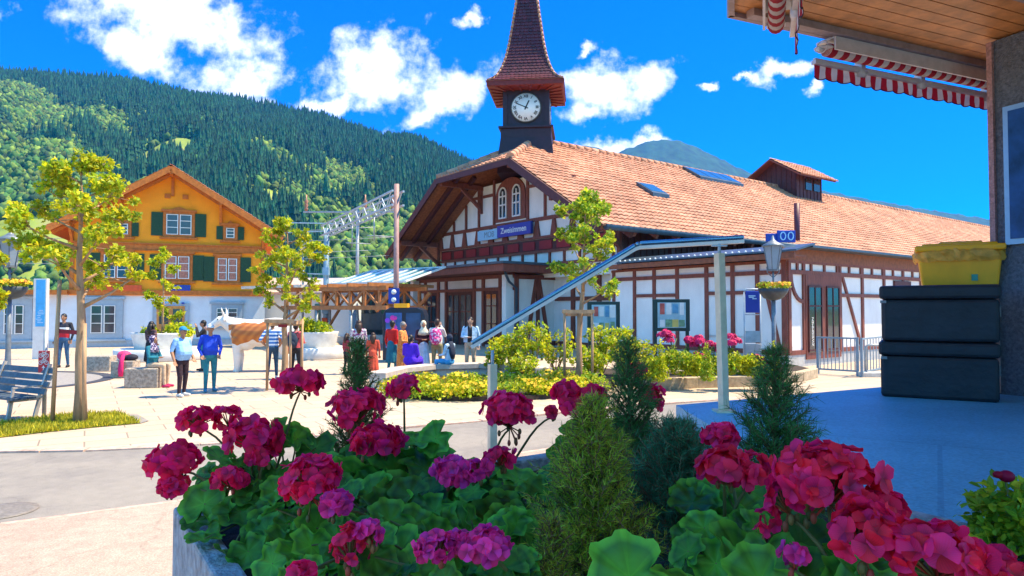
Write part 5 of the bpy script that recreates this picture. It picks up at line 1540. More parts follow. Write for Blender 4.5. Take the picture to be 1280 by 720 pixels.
mb.ball(g0 + Vector((.0, -.058, zc + .10)), (.014, .003, .014), 8, 6); mb.bar(g0 + Vector((.0, -.058, zc + .02)), g0 + Vector((.02, -.058, zc + .085)), .018, .004, up=(0, 1, 0))
mb.bar(g0 + Vector((.01, -.058, zc - .175)), g0 + Vector((.01, -.058, zc - .10)), .014, .004, up=(0, 1, 0))
mb.prism([g0 + Vector((.01 + x, -.06, zc + z)) for x, z in ((-.03, -.11), (.03, -.11), (0, -.065))], (0, .004, 0))
mb.build('white_symbols', m_wframe, bd_)

# bench at the left edge
b0 = G(14, 527)
t = thing('park_bench', 'metal framed park bench with grey blue slats at the left edge', 'bench', b0, R(-28))
m_slat = mat('grey_blue_slats', (.07, .095, .12), .55, .25, 12)
for i in range(4):
    mb = MB(); mb.box((-.45, -.18 + i * .125, .44), (1.9, .105, .035)); mb.build('seat_slat', m_slat, t, world=False)
for i in range(4):
    mb = MB(); mb.box((-.45, .30 + .045 * i, .52 + i * .12), (1.9, .03, .10), Matrix.Rotation(-.35, 3, 'X')); mb.build('back_slat', m_slat, t, world=False)
for x in (-1.2, .32):
    mb = MB(); mb.bar((x, -.22, 0), (x, -.16, .42), .05, .06, up=(0, 1, 0)); mb.bar((x, -.22, .40), (x, .30, .40), .05, .05); mb.bar((x, .20, 0), (x, .30, .42), .05, .06, up=(0, 1, 0)); mb.bar((x, .28, .40), (x, .46, 1.0), .05, .05, up=(0, 1, 0)); mb.bar((x, -.15, .62), (x, .33, .62), .05, .03); mb.bar((x, -.16, .42), (x, -.13, .62), .04, .04, up=(0, 1, 0))
    mb.build('bench_frame', mat('bench_steel', (.42, .38, .34), .5, .2, metal=.3), t, world=False)

# stone seat blocks and what lies on them
def block(px, py, w, d, h, rz, label):
    mb = MB()
    mb.box((0, 0, h / 2), (w, d, h), Matrix.Rotation(rz, 3, 'Z'))
    o = mb.build('stone_block', mat('rough_stone', (.36, .30, .24), .85, .5, 14, 1.0, 25), None, world=False)
    o.location = G(px, py); bv = o.modifiers.new('bevel', 'BEVEL'); bv.width = .03; bv.segments = 3
    ROOTM[o.name] = Matrix.Translation(o.location)
    return tag(o, label, 'stone block', 'rough stone seat blocks on the square')
B1 = block(125, 464, .80, .5, .50, .12, 'rough stone seat block nearest the orange house with nothing on it')
B2 = block(157, 472, .62, .5, .50, .1, 'rough stone seat block carrying the pink and black bag')
B3 = block(182, 484, .82, .55, .50, .08, 'rough stone seat block with the seated woman in teal')
t = thing('shoulder_bag', 'pink and black bag with a hanging pink scarf on the middle stone block', 'bag', B2.location + Z * .5)
mb = MB(); mb.ball(t.location + Vector((-.05, 0, .14)), (.20, .15, .15), 14, 8); mb.build('pouch', mat('pink_bag', (.62, .05, .16), .7, .35, 12), t)
mb = MB(); mb.ball(t.location + Vector((.17, -.03, .09)), (.20, .14, .10), 12, 8); mb.ball(t.location + Vector((.02, -.12, .10)), (.1, .06, .08), 10, 6); mb.build('dark_pouch', mat('black_cloth', (.015, .015, .03), .8), t)
mb = MB(); pts = [t.location + Vector(v) for v in ((-.0, -.10, .2), (.02, -.22, .10), (.03, -.29, -.05), (.02, -.30, -.25), (.03, -.30, -.44))]
mb.tube(pts, [.05, .07, .07, .085, .07], 8, sy=.4); mb.build('scarf', mat('hot_pink_cloth', (.70, .02, .14), .8, .2, 10), t)

# round white planters with seats
m_conc = mat('white_concrete', (.62, .61, .58), .75, .12, 5, .2, 40)
def planter(px, py, sc, label, tree=False, slab=(1.5, 0)):
    t = thing('round_planter', label, 'planter', G(px, py), 0, 'round white planters on the square')
    c = t.location
    mb = MB(); mb.lathe([(.95 * sc, .32), (1.02 * sc, .35), (1.18 * sc, 1.0), (1.20 * sc, 1.06), (1.08 * sc, 1.06), (1.04 * sc, .96)], c, 28); mb.build('bowl', m_conc, t)
    mb = MB(); mb.lathe([(1.75 * sc, 0), (1.80 * sc, .04), (1.80 * sc, .40), (1.76 * sc, .43), (.9 * sc, .43)], c, 36); mb.build('seat_ring', m_conc, t)
    mb = MB(); mb.lathe([(1.03 * sc, .9), (1.03 * sc, .98)], c, 20); mb.build('soil', m_soil, t)
    return t
pl1 = planter(203, 449, .95, 'round white planter with a small tree before the orange house')
pl2 = planter(393, 447, .80, 'round white planter with a yellow shrub beside the blue mast')

# ------------- trees
def make_tree(name, label, loc, H, trunk_r, crown0, width, nleaf, leaf, m, seed, cat='tree', group=None, lean=(0, 0), limbs=11, taper=.55, tall=1.0, shape='maple', up=.35, dens=.5):
    g = np.random.default_rng(seed); r_ = random.Random(seed)
    t = thing(name, label, cat, loc, 0, group)
    top = Vector((lean[0], lean[1], H * .97))
    tp = [Vector((0, 0, 0)).lerp(top, k / 8) + Vector((r_.uniform(-1, 1), r_.uniform(-1, 1), 0)) * .025 * H * .25 * (0 if k == 0 else 1) for k in range(9)]
    rad = [trunk_r * (1.25 if k == 0 else 1) * max(.08, 1 - (k / 8) ** 1.2 * .93) for k in range(9)]
    mb = MB(); mb.tube(tp, rad, 10)
    blobs = []
    def at(f):
        x = f * 8; i = min(7, int(x)); return tp[i].lerp(tp[i + 1], x - i)
    for i in range(limbs):
        f = crown0 / H + (1 - crown0 / H) * ((i + .5) / limbs) * .93
        p = at(min(.99, f)); a = i * 2.4 + r_.uniform(-.5, .5)
        q = (f - crown0 / H) / (1 - crown0 / H)
        ln = width * (.35 + .65 * math.sin(PI * min(1, .18 + q * .82)) ** .8) * r_.uniform(.75, 1.12) * (1 - .35 * q)
        rise = ln * r_.uniform(.35, .75) * tall
        e = p + Vector((math.cos(a) * ln, math.sin(a) * ln, rise)); m_ = p.lerp(e, .5) + Vector((0, 0, -.05 * ln))
        rr = trunk_r * .42 * (1 - q * .6)
        mb.tube([p, m_, e], [rr, rr * .6, rr * .25], 6)
        for k in range(3):
            b_ = p.lerp(e, r_.uniform(.45, .95)); e2_ = b_ + Vector((r_.uniform(-1, 1), r_.uniform(-1, 1), r_.uniform(-.2, .9))) * ln * .38
            mb.tube([b_, e2_], [rr * .35, rr * .12], 5); s_ = width * r_.uniform(.10, .19)
            blobs.append((tuple(e2_), (s_, s_, s_ * .75)))
        s_ = width * r_.uniform(.11, .20); blobs.append((tuple(e), (s_, s_, s_ * .8))); blobs.append((tuple(p.lerp(e, .62)), (s_ * .7, s_ * .7, s_ * .5)))
    blobs.append((tuple(tp[8]), (width * .15, width * .15, width * .22)))
    mb.build('trunk', m_bark, t, world=False)
    leaf_cloud('crown', blobs, nleaf, leaf, m, t, up, shape, dens, g)
    return t
tr1 = make_tree('street_tree', 'young maple with yellow green leaves and stakes by the road at the left', G(100, 531), 4.75, .095, 2.0, 1.10, 5000, .088, m_leafy, 21, lean=(-.12, .1), limbs=17)
tr2 = make_tree('street_tree', 'young yellow green tree in a timber stake frame beside the cow figure', G(354, 487), 4.25, .09, 1.75, .95, 4000, .084, m_leafy, 5, lean=(.05, .1), limbs=16)
tr3 = make_tree('street_tree', 'slim maple in a stake frame standing in the shrubs before the station', G(722, 486), 5.05, .085, 2.1, 1.05, 3600, .10, m_leafg, 12, lean=(.28, .2), limbs=17, tall=1.3)
tr4 = make_tree('planter_tree', 'small yellow green tree growing out of the round planter by the orange house', pl1.location + Z * .95, 3.5, .05, .35, .80, 2600, .12, m_leafyel, 9, limbs=12, shape='oval')
tr5 = make_tree('street_tree', 'branches of a yellow green tree reaching in at the left edge', G(-58, 500), 4.6, .10, 1.9, 1.1, 3600, .12, m_leafy, 31, limbs=12)
t = thing('planter_shrub', 'low bright yellow shrub beside the little planter tree', 'shrub', pl1.location + Vector((.45, -.2, .98)))
leaf_cloud('foliage', [((.25, 0, .2), (.55, .5, .32)), ((-.9, .1, .10), (.4, .4, .25)), ((.6, -.1, .1), (.4, .4, .25))], 1600, .12, m_leafyel, t)
t = thing('planter_shrub', 'yellow shrub filling the round planter beside the blue mast', 'shrub', pl2.location + Z * .85)
leaf_cloud('foliage', [((0, 0, .25), (.8, .8, .45)), ((-.3, -.2, .5), (.4, .4, .35))], 1700, .12, m_leafyel, t)

# stakes at the trees
def stakes(label, c, offs, hts, cross, tie=None):
    t = thing('tree_stakes', label, 'tree stakes', c, 0, 'stakes at the young trees')
    for (x, y, lx), h in zip(offs, hts):
        mb = MB(); mb.tube([(x, y, 0), (x + lx, y, h)], [.035, .032], 8); mb.build('stake', m_stake, t, world=False)
    for (a, b_) in cross:
        mb = MB(); mb.bar(a, b_, .05, .09); mb.build('cross_bar', m_stake, t, world=False)
    if tie:
        for a, b_ in tie:
            mb = MB(); mb.bar(a, b_, .03, .07); mb.build('tree_tie', mat('red_tie', (.22, .02, .03), .8), t, world=False)
    return t
stakes('two round stakes with a dark red strap at the road side maple', G(100, 531) + Vector((0, .02, 0)), [(-.44, -.08, .08), (.13, -.12, -.02), (-.24, .25, .02)], [2.5, 1.75, 2.5], [], [((-.40, -.06, 1.62), (.0, 0, 1.58)), ((.0, 0, 1.58), (.12, -.1, 1.60))])
c2 = G(354, 487)
stakes('timber stake frame with a top bar around the tree by the cow', c2, [(-.33, -.2, 0), (.25, -.25, 0), (.38, .25, 0)], [1.75, 1.75, 1.75], [((-.40, -.22, 1.70), (.34, -.28, 1.70)), ((.25, -.3, 1.66), (.38, .32, 1.66)), ((-.36, -.22, 1.62), (.38, .28, 1.62))], [((-.1, -.1, 1.58), (.12, -.12, 1.58))])
c3 = G(722, 486)
stakes('timber stake frame with a top bar around the tree in the shrubs', c3, [(-.34, -.2, 0), (.34, -.25, 0), (.05, .3, 0)], [1.98, 1.98, 1.95], [((-.40, -.22, 1.93), (.40, -.28, 1.93)), ((-.34, -.2, 1.86), (.06, .34, 1.86)), ((.34, -.25, 1.86), (.05, .34, 1.86))])

# notice boards, blue stop sign, railings
m_dgreen = mat('dark_green_frame', (.014, .045, .045), .4, .2)
def notice(px0, px1, py0, py1, Yd, label, seed):
    a, b_ = P(px0, py1, Yd), P(px1, py1, Yd); h1 = P(px0, py0, Yd).z
    c = (a + b_) / 2; w = (b_ - a).length
    t = thing('notice_board', label, 'notice board', Vector((c.x, c.y, 0)), 0, 'glazed notice boards before the station')
    r_ = random.Random(seed)
    mb = MB()
    for x in (-w / 2, w / 2): mb.box((x, 0, h1 / 2 - .1), (.09, .09, h1 - .2))
    mb.build('post', m_dgreen, t, world=False)
    z0, z1 = a.z + .05, h1
    mb = MB(); mb.box((0, 0, (z0 + z1) / 2), (w + .14, .14, z1 - z0)); f = mb.build('frame', m_dgreen, t, world=False, bevel=.01)
    mb = MB(); mb.box((0, -.075, (z0 + z1) / 2), (w - .12, .012, z1 - z0 - .2)); mb.build('back_panel', mat('panel_pale_blue', (.30, .48, .55), .4, .25, 3), t, world=False)
    cols = [mat('paper_white', (.70, .72, .72), .7, .1), mat('paper_yellow', (.62, .50, .14), .7, .2), mat('paper_blue', (.10, .30, .48), .7, .3), mat('paper_green', (.16, .30, .18), .7, .4, 12), mat('paper_red', (.48, .10, .08), .7, .3)]
    for zz, hh in ((.70, .40), (.25, .28)):
        for i in range(4):
            x = -w / 2 + .2 + i * (w - .3) / 3.4
            mb = MB(); mb.box((x, -.085, z0 + (z1 - z0) * zz), (r_.uniform(.6, .95) * w / 4.6, .006, (z1 - z0) * hh * r_.uniform(.7, 1))); mb.build('leaflet', cols[(0, 2, 0, 3, 1, 3, 0, 4)[(i + int(zz * 10)) % 8]], t, world=False)
    return t
notice(819, 859, 374, 416, 20.6, 'glazed green notice board full of leaflets in front of the station wing', 3)
notice(737, 772, 377, 420, 21.6, 'glazed green notice board half hidden by shrubs and the stake frame', 4)
b = P(941, 450, 19.5); b.z = 0
t = thing('stop_sign_post', 'rounded blue stop sign in a tall pale frame beside the lantern post', 'sign', b)
zt = P(941, 361, b.y).z; zm = P(941, 391, b.y).z
mb = MB()
for x in (-.23, .23): mb.tube([b + Vector((x, 0, 0)), b + Vector((x, 0, zt - .1))] , .022, 8)
mb.tube([b + Vector((-.23, 0, zt - .1)), b + Vector((-.17, 0, zt - .01)), b + Vector((.17, 0, zt - .01)), b + Vector((.23, 0, zt - .1))], .022, 8)
for z in (zm - .05, 1.35, 1.05): mb.bar(b + Vector((-.23, 0, z)), b + Vector((.23, 0, z)), .02, .03)
mb.build('frame', mat('pale_steel', (.4, .45, .5)), t)
mb = MB(); mb.box(b + Vector((0, -.02, (zt + zm) / 2 - .03)), (.40, .04, zt - zm - .06)); o = mb.build('blue_board', MATS['deep_blue_board'], t, bevel=.03)
mb = MB()
for x, w, z in ((-.02, .2, .14), (-.04, .14, .10), (.05, .12, .06)): mb.box(b + Vector((x, -.045, (zt + zm) / 2 + z)), (w, .008, .03))
mb.build('bus_symbol', mat('pale_blue_paint', (.35, .62, .85)), o)
mb = MB(); mb.box(b + Vector((0, .05, .50)), (.46, .2, 1.0)); mb.build('grey_cabinet', mat('cabinet_grey', (.42, .42, .42), .6, .12), t, bevel=.015)
mb = MB(); mb.box(b + Vector((0, -.03, 1.2)), (.42, .015, .3)); mb.build('clear_plate', mat('pale_glass', (.30, .42, .48), .1), t)

m_fence = mat('blue_grey_fence', (.20, .27, .33), .5, .2, 5)
def railing(p0, p1, h, label, n):
    t = thing('railing', label, 'railing', p0, math.atan2((p1 - p0).y, (p1 - p0).x), 'steel railings by the station')
    L_ = (p1 - p0).length
    mb = MB()
    for z in (.15, h): mb.bar((0, 0, z), (L_, 0, z), .05, .05)
    for x in (0.04, L_ - .04): mb.bar((x, 0, 0), (x, 0, h + .03), .07, .07, up=(0, 1, 0))
    mb.build('rail_frame', m_fence, t, world=False)
    mb = MB()
    for i in range(1, n): mb.bar((L_ * i / n, 0, .16), (L_ * i / n, 0, h), .022, .022, up=(0, 1, 0))
    mb.build('bars', m_fence, t, world=False)
a, b_ = G(1021, 467), G(1074, 470.5)
railing(a, b_, 1.12, 'blue grey steel railing standing before the station double door', 11)
a, b_ = G(1077, 472), G(1104, 466)
railing(a, b_ + (b_ - a) * .9, 1.12, 'blue grey steel railing nearest the black boxes', 14)
t = thing('bollard_barrier', 'pale barrier arm on a stone base beside the railings', 'barrier', G(1078, 470))
mb = MB(); mb.box((.35, -.25, .07), (1.1, .4, .14)); mb.build('stone_base', m_paleconc, t, world=False, bevel=.02)
mb = MB(); mb.tube([(.0, -.2, .1), (.0, -.2, .85), (.06, -.2, .93), (.7, -.2, .93)], .035, 8); mb.build('arm', m_galv, t, world=False)

# ------------- planted beds before the station
def kerb_bed(name, pts, m, h=.16, w=.16):
    mb = MB()
    for a, b_ in zip(pts, pts[1:]): mb.bar(a + Z * h / 2, b_ + Z * h / 2, w, h)
    return mb.build(name, m)
bedr = [G(806, 488), G(870, 485), G(940, 483), G(1000, 477), G(1018, 472)]
t = thing('flower_bed', 'raised stone edged flower bed in front of the station wing', 'flower bed', bedr[1])
mb = MB()
for a, b_ in zip(bedr, bedr[1:]): mb.bar(a + Z * .14, b_ + Z * .14, .22, .28)
mb.build('stone_edge', mat('yellow_stone_edge', (.44, .35, .24), .85, .3, 8, .4, 30), t, bevel=.02)
mb = MB(); back = [p + Vector((.1, 2.1, 0)) for p in bedr]
mb.prism([p + Z * .0 for p in bedr] + [p + Z * .0 for p in back[::-1]], Z * .24); mb.build('soil', m_soil, t)
bedl = [G(486, 497), G(560, 502), G(640, 502), G(720, 497), G(760, 490)]
mb = MB(); mb.prism([p for p in bedl] + [G(800, 466), G(700, 462), G(540, 470), G(480, 484)], Z * .10); tag(mb.build('bed_soil', m_soil), kind='structure')
mb = MB(); ring = G(460, 498)
t = thing('stone_ring_seat', 'low curved pale stone seat around the yellow shrubs', 'stone seat', G(556, 478))
mb = MB()
cs = [G(470, 488), G(500, 479), G(540, 474), G(600, 472), G(655, 474), G(680, 480)]
for a, b_ in zip(cs, cs[1:]): mb.bar(a + Z * .36, b_ + Z * .36, .5, .14)
mb.build('seat_slab', mat('pinkish_slab', (.50, .42, .36), .8, .2, 6), t, bevel=.01)
mb = MB()
for a, b_ in zip(cs, cs[1:]): mb.bar(a + Z * .15, b_ + Z * .15, .34, .29)
mb.build('seat_base', m_paleconc, t)
# low yellow green cushions along the front of the bed
r_ = random.Random(3)
labs_c = []
row = [(495, 496, .34), (520, 500, .36), (546, 500, .38), (574, 501, .34), (602, 499, .38), (640, 499, .36), (664, 498, .40), (690, 496, .38), (716, 494, .42), (742, 490, .40),
       (508, 490, .36), (536, 491, .40), (566, 491, .42), (598, 490, .42), (630, 489, .42), (660, 488, .42), (694, 486, .45), (728, 484, .4)]
for i, (px, py, h) in enumerate(row):
    t = thing('cushion_shrub', 'low yellow flowering cushion shrub in the bed before the square', 'shrub', G(px, py), 0, 'yellow cushion shrubs in the round bed')
    bl = [((r_.uniform(-.25, .25), r_.uniform(-.2, .2), h * r_.uniform(.4, .75)), (r_.uniform(.28, .38), .32, h * .55)) for _ in range(4)]
    leaf_cloud('foliage', bl, 700, .075, m_leafg if i % 4 == 1 else m_leafyel, t)
    if i % 4 != 1: flower_dots('flowers', bl, 70, .045, m_yelflower, t)
# taller airy shrubs behind
row = [(612, 474, 1.15), (640, 472, 1.35), (668, 474, 1.5), (694, 472, 1.35), (752, 472, 1.45), (778, 474, 1.5), (800, 476, 1.3), (735, 478, .95), (655, 480, .85), (790, 480, .9)]
for i, (px, py, h) in enumerate(row):
    t = thing('tall_shrub', 'airy yellow green shrub standing between the cushion bed and the station', 'shrub', G(px, py), 0, 'airy shrubs before the station')
    mb = MB(); bl = []
    for k in range(9):
        a = r_.uniform(0, 6.28); e = Vector((math.cos(a) * r_.uniform(.15, .6), math.sin(a) * r_.uniform(.1, .4), h * r_.uniform(.55, 1.0)))
        mb.tube([(0, 0, 0), e * .5 + Vector((0, 0, .06)), e], [.018, .012, .005], 5); bl.append((tuple(e), (.20, .2, .17))); bl.append((tuple(e * .66), (.2, .2, .15)))
    mb.build('stems', m_bark, t, world=False)
    leaf_cloud('foliage', bl, 750, .10, m_leafyel if i % 3 else m_leafy, t)
# right bed: clipped little cones, leafy plants and pink geraniums
for i, (px, h) in enumerate(((826, .95), (884, .9), (968, .92), (846, .75), (866, .7), (906, .72), (926, .8), (944, .65), (812, .6))):
    con = i < 3
    py = 479 - (2 if not con else 0)
    t = thing('cone_shrub' if con else 'leafy_shrub', ('clipped yellow green cone shrub in the raised bed' if con else 'bushy yellow green plant between the cones in the raised bed'), 'shrub', G(px, py, .22), 0, 'cone shrubs in the raised bed' if con else 'bushy plants in the raised bed')
    if con: bl = [((0, 0, h * k / 6), (.24 * (1.05 - k / 7), .24 * (1.05 - k / 7), h * .14)) for k in range(1, 7)]
    else: bl = [((r_.uniform(-.2, .2), r_.uniform(-.15, .15), h * r_.uniform(.35, .85)), (.26, .24, .18)) for _ in range(5)]
    leaf_cloud('foliage', bl, 900, .055 if con else .085, m_leafyel if i % 2 == 0 else m_leafg, t)
for i, (px, py, sc) in enumerate(((840, 423, 1.0), (856, 428, .9), (876, 427, .9), (888, 430, .6), (912, 427, .95), (898, 436, .6), (946, 452, .8), (930, 455, .6), (876, 446, .45), (960, 455, .4))):
    p = P(px, py, 18.4 - .1 * i)
    t = thing('bed_geranium', 'bright pink geranium clump flowering in the raised bed', 'flower', Vector((p.x, p.y, .23)), 0, 'pink geraniums in the raised bed')
    hh = p.z - .23
    mb = MB()
    for k in range(4): mb.tube([(0, 0, 0), (r_.uniform(-.1, .1), r_.uniform(-.1, .1), hh * .6), (r_.uniform(-.2, .2) * sc, r_.uniform(-.1, .1), hh)], [.015, .012, .008], 5)
    mb.build('stems', mat('green_stem', (.10, .17, .03), .6), t, world=False)
    bl = [((r_.uniform(-.3, .3) * sc, r_.uniform(-.15, .15), hh + r_.uniform(-.1, .12)), (.15 * sc, .14 * sc, .12 * sc)) for _ in range(4)]
    flower_dots('flowers', bl, 230, .055, m_pinkfl, t)
    leaf_cloud('leaves', [((0, 0, hh * .45), (.22, .2, hh * .4))], 160, .10, m_leafg, t)
# ------------------------------------------------------------------ people: one continuous body each, clothes by region, hair / headwear / details as children
def cloth(name, col, **kw): return mat('cloth_' + name, col, rough=.85, var=kw.pop('var', .2), scale=kw.pop('scale', 9), bump=.9, bscale=13, **kw)
SKIN = {'fair': mat('skin_fair', (.52, .30, .20), .55, .08, 9), 'tan': mat('skin_tan', (.36, .18, .10), .55, .08, 9), 'brown': mat('skin_brown', (.24, .11, .06), .55, .08, 9)}
m_black = mat('hair_black', (.012, .010, .010), .5, .3, 20)
m_hbrown = mat('hair_dark_brown', (.045, .022, .014), .5, .3, 20)
m_hgrey = mat('hair_grey', (.22, .20, .19), .6, .3, 20)
m_eye = mat('eye_dark', (.01, .008, .008), .2, .02)
m_lip = mat('lip', (.30, .09, .08), .5, .05)

def banded(name, bands, axis='Z', noise_=0.0):
    """cloth whose colour changes in bands: [(from height, colour), ...] in the body's own space"""
    m = bpy.data.materials.new(name); m.use_nodes = True; nt = m.node_tree; L = nt.links.new; b = nt.nodes['Principled BSDF']; b.inputs['Roughness'].default_value = .85
    co = nd(nt, 'ShaderNodeTexCoord'); sp = nd(nt, 'ShaderNodeSeparateXYZ'); L(co.outputs['Object'], sp.inputs[0])
    mr = nd(nt, 'ShaderNodeMapRange', inp={'From Max': 2.0}); L(sp.outputs[axis], mr.inputs[0])
    cr = nd(nt, 'ShaderNodeValToRGB'); cr.color_ramp.interpolation = 'CONSTANT'; L(mr.outputs[0], cr.inputs[0])
    e = cr.color_ramp.elements
    e[0].position, e[0].color = 0, (*bands[0][1], 1)
    e[1].position, e[1].color = bands[1][0] / 2, (*bands[1][1], 1)
    for z, c in bands[2:]: e.new(z / 2).color = (*c, 1)
    L(cr.outputs[0], b.inputs['Base Color'])
    return m

def spotted(name, c1, c2, scale=22, thr=.5):
    m = bpy.data.materials.new(name); m.use_nodes = True; nt = m.node_tree; L = nt.links.new; b = nt.nodes['Principled BSDF']; b.inputs['Roughness'].default_value = .85
    co = nd(nt, 'ShaderNodeTexCoord'); n = nd(nt, 'ShaderNodeTexNoise', inp={'Scale': scale, 'Detail': 1.5}); L(co.outputs['Object'], n.inputs[0])
    mr = nd(nt, 'ShaderNodeMapRange', inp={'From Min': thr - .03, 'From Max': thr + .03}); L(n.outputs['Fac'], mr.inputs[0])
    mx = nd(nt, 'ShaderNodeMix', data_type='RGBA'); mx.inputs['A'].default_value = (*c1, 1); mx.inputs['B'].default_value = (*c2, 1); L(mr.outputs[0], mx.inputs['Factor']); L(mx.outputs['Result'], b.inputs['Base Color'])
    return m

def V3(*a): return Vector(a)

def person(label, loc, H, face, skin='tan', top=None, sleeve=None, legs=None, shoe=None, arms=None, sit=False, hair='short', hairm=None, skirt=None,
           stride=.05, belly=0.0, lean=0.0, headturn=0.0, short_sleeve=False, hem=.12, cape=None, group='people on the square', seat_h=.47, brim=None, bulk=1.0):
    k = H / 1.72
    t = thing('person', label, 'person', loc, R(face) - PI / 2, group)
    dz = (seat_h / k - .90 + .07) if sit else 0.0
    ln = lean
    pel = V3(0, 0, .93 + dz); hipc = {s: V3(s * .09, 0, .90 + dz) for s in (-1, 1)}
    def up(z, y=0.0): return V3(0, y + ln * (z - .93), z + dz)
    segs = []
    def sg(p0, p1, r0, r1, lab, sy=1.0): segs.append((Vector(p0), Vector(p1), r0 * (bulk if lab in ('top', 'sleeve', 'legs', 'skirt') else 1), r1 * (bulk if lab in ('top', 'sleeve', 'legs', 'skirt') else 1), lab))
    for x in (-.06, 0, .06):
        sg(up(.97) + V3(x, belly * .2, 0), up(1.08) + V3(x * 1.05, .015 + belly * .45, 0), .108 + belly * .15, .113 + belly * .3, 'top'); sg(up(1.08) + V3(x, .015 + belly * .45, 0), up(1.33) + V3(x * 1.3, .0, 0), .113 + belly * .3, .092, 'top')
    sg(up(.90) + V3(-.05, 0, 0), up(.90) + V3(.05, 0, 0), .125, .125, 'legs')
    sg(up(1.38) + V3(-.15, -.01, 0), up(1.38) + V3(.15, -.01, 0), .065, .065, 'top')
    sg(up(1.40), up(1.50, .01), .055, .05, 'head')
    hc = up(1.60, .025)
    hd = Matrix.Rotation(headturn, 3, 'Z')
    # legs
    for s in (-1, 1):
        if sit:
            kn = hipc[s] + V3(s * .02, .42, .0); an = V3(s * .10, .46 if s > 0 else .40, .09)
            if kn.z * k < .3: kn.z = .47 / k
        else:
            kn = V3(s * .10, .03 + s * stride * .5, .50); an = V3(s * .11, s * stride, .09)
        sg(hipc[s], kn, .092, .062, 'legs'); sg(kn, an + V3(0, -.01, .02), .062, .042, 'legs')
        toe = an + V3(s * .03, .15, -.045)
        sg(an + V3(0, -.05, -.045), an + V3(0, .02, -.03), .042, .042, 'shoe'); sg(an + V3(0, .02, -.035), toe, .042, .034, 'shoe')
    if skirt:
        zt = .98 + dz
        if sit:
            for x in (-.08, 0, .08): sg(up(.93) + V3(x, 0, 0), V3(x * 1.3, .42, .93 + dz - .02), .13, .12, 'skirt'); sg(V3(x * 1.3, .44, .90 + dz), V3(x * 1.5, .46, hem), .11, .10, 'skirt')
        else:
            for a in np.linspace(0, 2 * PI, 9)[:-1]: sg(V3(.05 * math.cos(a), .04 * math.sin(a), zt), V3(.16 * math.cos(a), .13 * math.sin(a), hem + .05), .11, .065, 'skirt')
    # arms: elbow and wrist places relative to the shoulder, in body units
    arms = arms or {}
    hands = []
    for s in (-1, 1):
        sh = up(1.385) + V3(s * .185, -.01, 0)
        e, w = arms.get(s, (V3(.05, -.03, -.28), V3(.05, .05, -.52)))
        el = sh + V3(s * e[0], e[1], e[2]); wr = sh + V3(s * w[0], w[1], w[2])
        sg(sh, el, .058, .045, 'sleeve'); sg(el, wr, .042, .030, 'head' if short_sleeve else 'sleeve')
        d = (wr - el).normalized(); sd = d.cross(V3(0, 0, 1) if abs(d.z) < .8 else V3(0, 1, 0)).normalized(); nn = sd.cross(d)
        pc = wr + d * .05
        for q in (-.022, 0, .022): sg(wr + sd * q * .5, pc + sd * q + d * .025, .021, .017, 'head')
        for i, fl in enumerate((.052, .064, .068, .058)):
            b0 = pc + d * .03 + sd * (.036 - i * .024); b1 = b0 + d * fl * .55 + nn * .008 + sd * (.010 - i * .006); b2 = b1 + d * fl * .45 + nn * .022
            sg(b0, b1, .0100, .0092, 'head'); sg(b1, b2, .0092, .0078, 'head')
        b0 = wr + d * .03 + sd * .03; b1 = b0 + sd * .028 + d * .028 + nn * .012; sg(b0, b1, .012, .011, 'head'); sg(b1, b1 + d * .028 + nn * .01, .011, .009, 'head')
        hands.append(pc)
    mb = MB()
    for p0, p1, r0, r1, lab in segs:
        p0, p1, r0, r1 = p0 * k, p1 * k, r0 * k, r1 * k
        sgn = 6 if r0 < .015 else 10
        d = p1 - p0
        if d.length > 1e-5:
            u = d.normalized()
            mb.tube([p0 - u * r0 * .85, p0 - u * r0 * .5, p0, p1, p1 + u * r1 * .5, p1 + u * r1 * .85], [r0 * .5, r0 * .86, r0, r1, r1 * .86, r1 * .5], sgn)
    hcw = hc * k
    mb.ball(hcw, (.074 * k, .092 * k, .108 * k), 16, 12, hd); mb.ball(hcw + hd @ V3(0, .035, -.06) * k, (.052 * k, .052 * k, .05 * k), 12, 8)
    mb.ball(hcw + hd @ V3(0, .095, -.022) * k, (.014 * k, .022 * k, .02 * k), 8, 6); mb.tube([hcw + hd @ V3(0, .088, .02) * k, hcw + hd @ V3(0, .102, -.02) * k], [.009 * k, .013 * k], 6)
    for s in (-1, 1): mb.ball(hcw + hd @ V3(s * .076, -.005, -.015) * k, (.012 * k, .022 * k, .032 * k), 8, 6)
    tmp = bpy.data.objects.new('body', mb.mesh('body', m_black)); COL.objects.link(tmp)
    rm = tmp.modifiers.new('r', 'REMESH'); rm.mode = 'VOXEL'; rm.voxel_size = .0105; rm.use_smooth_shade = True
    sm = tmp.modifiers.new('s', 'SMOOTH'); sm.factor = .5; sm.iterations = 2
    me = bpy.data.meshes.new_from_object(tmp.evaluated_get(bpy.context.evaluated_depsgraph_get()))
    bpy.data.objects.remove(tmp)
    sk = SKIN[skin]
    keys = ['head', 'top', 'sleeve', 'legs', 'shoe', 'skirt']
    mm = {'head': sk, 'top': top, 'sleeve': sleeve or top, 'legs': legs, 'shoe': shoe or cloth('dark_shoe', (.03, .028, .03)), 'skirt': skirt or legs}
    me.materials.clear()
    for q in keys: me.materials.append(mm[q])
    n = len(me.polygons); cen = np.empty(n * 3); me.polygons.foreach_get('center', cen); cen = cen.reshape(-1, 3)
    best = np.full(n, 1e9); li = np.zeros(n, int)
    allsegs = segs + [(hc + V3(0, 0, -.03), hc + V3(0, 0, .03), .095, .085, 'head')]
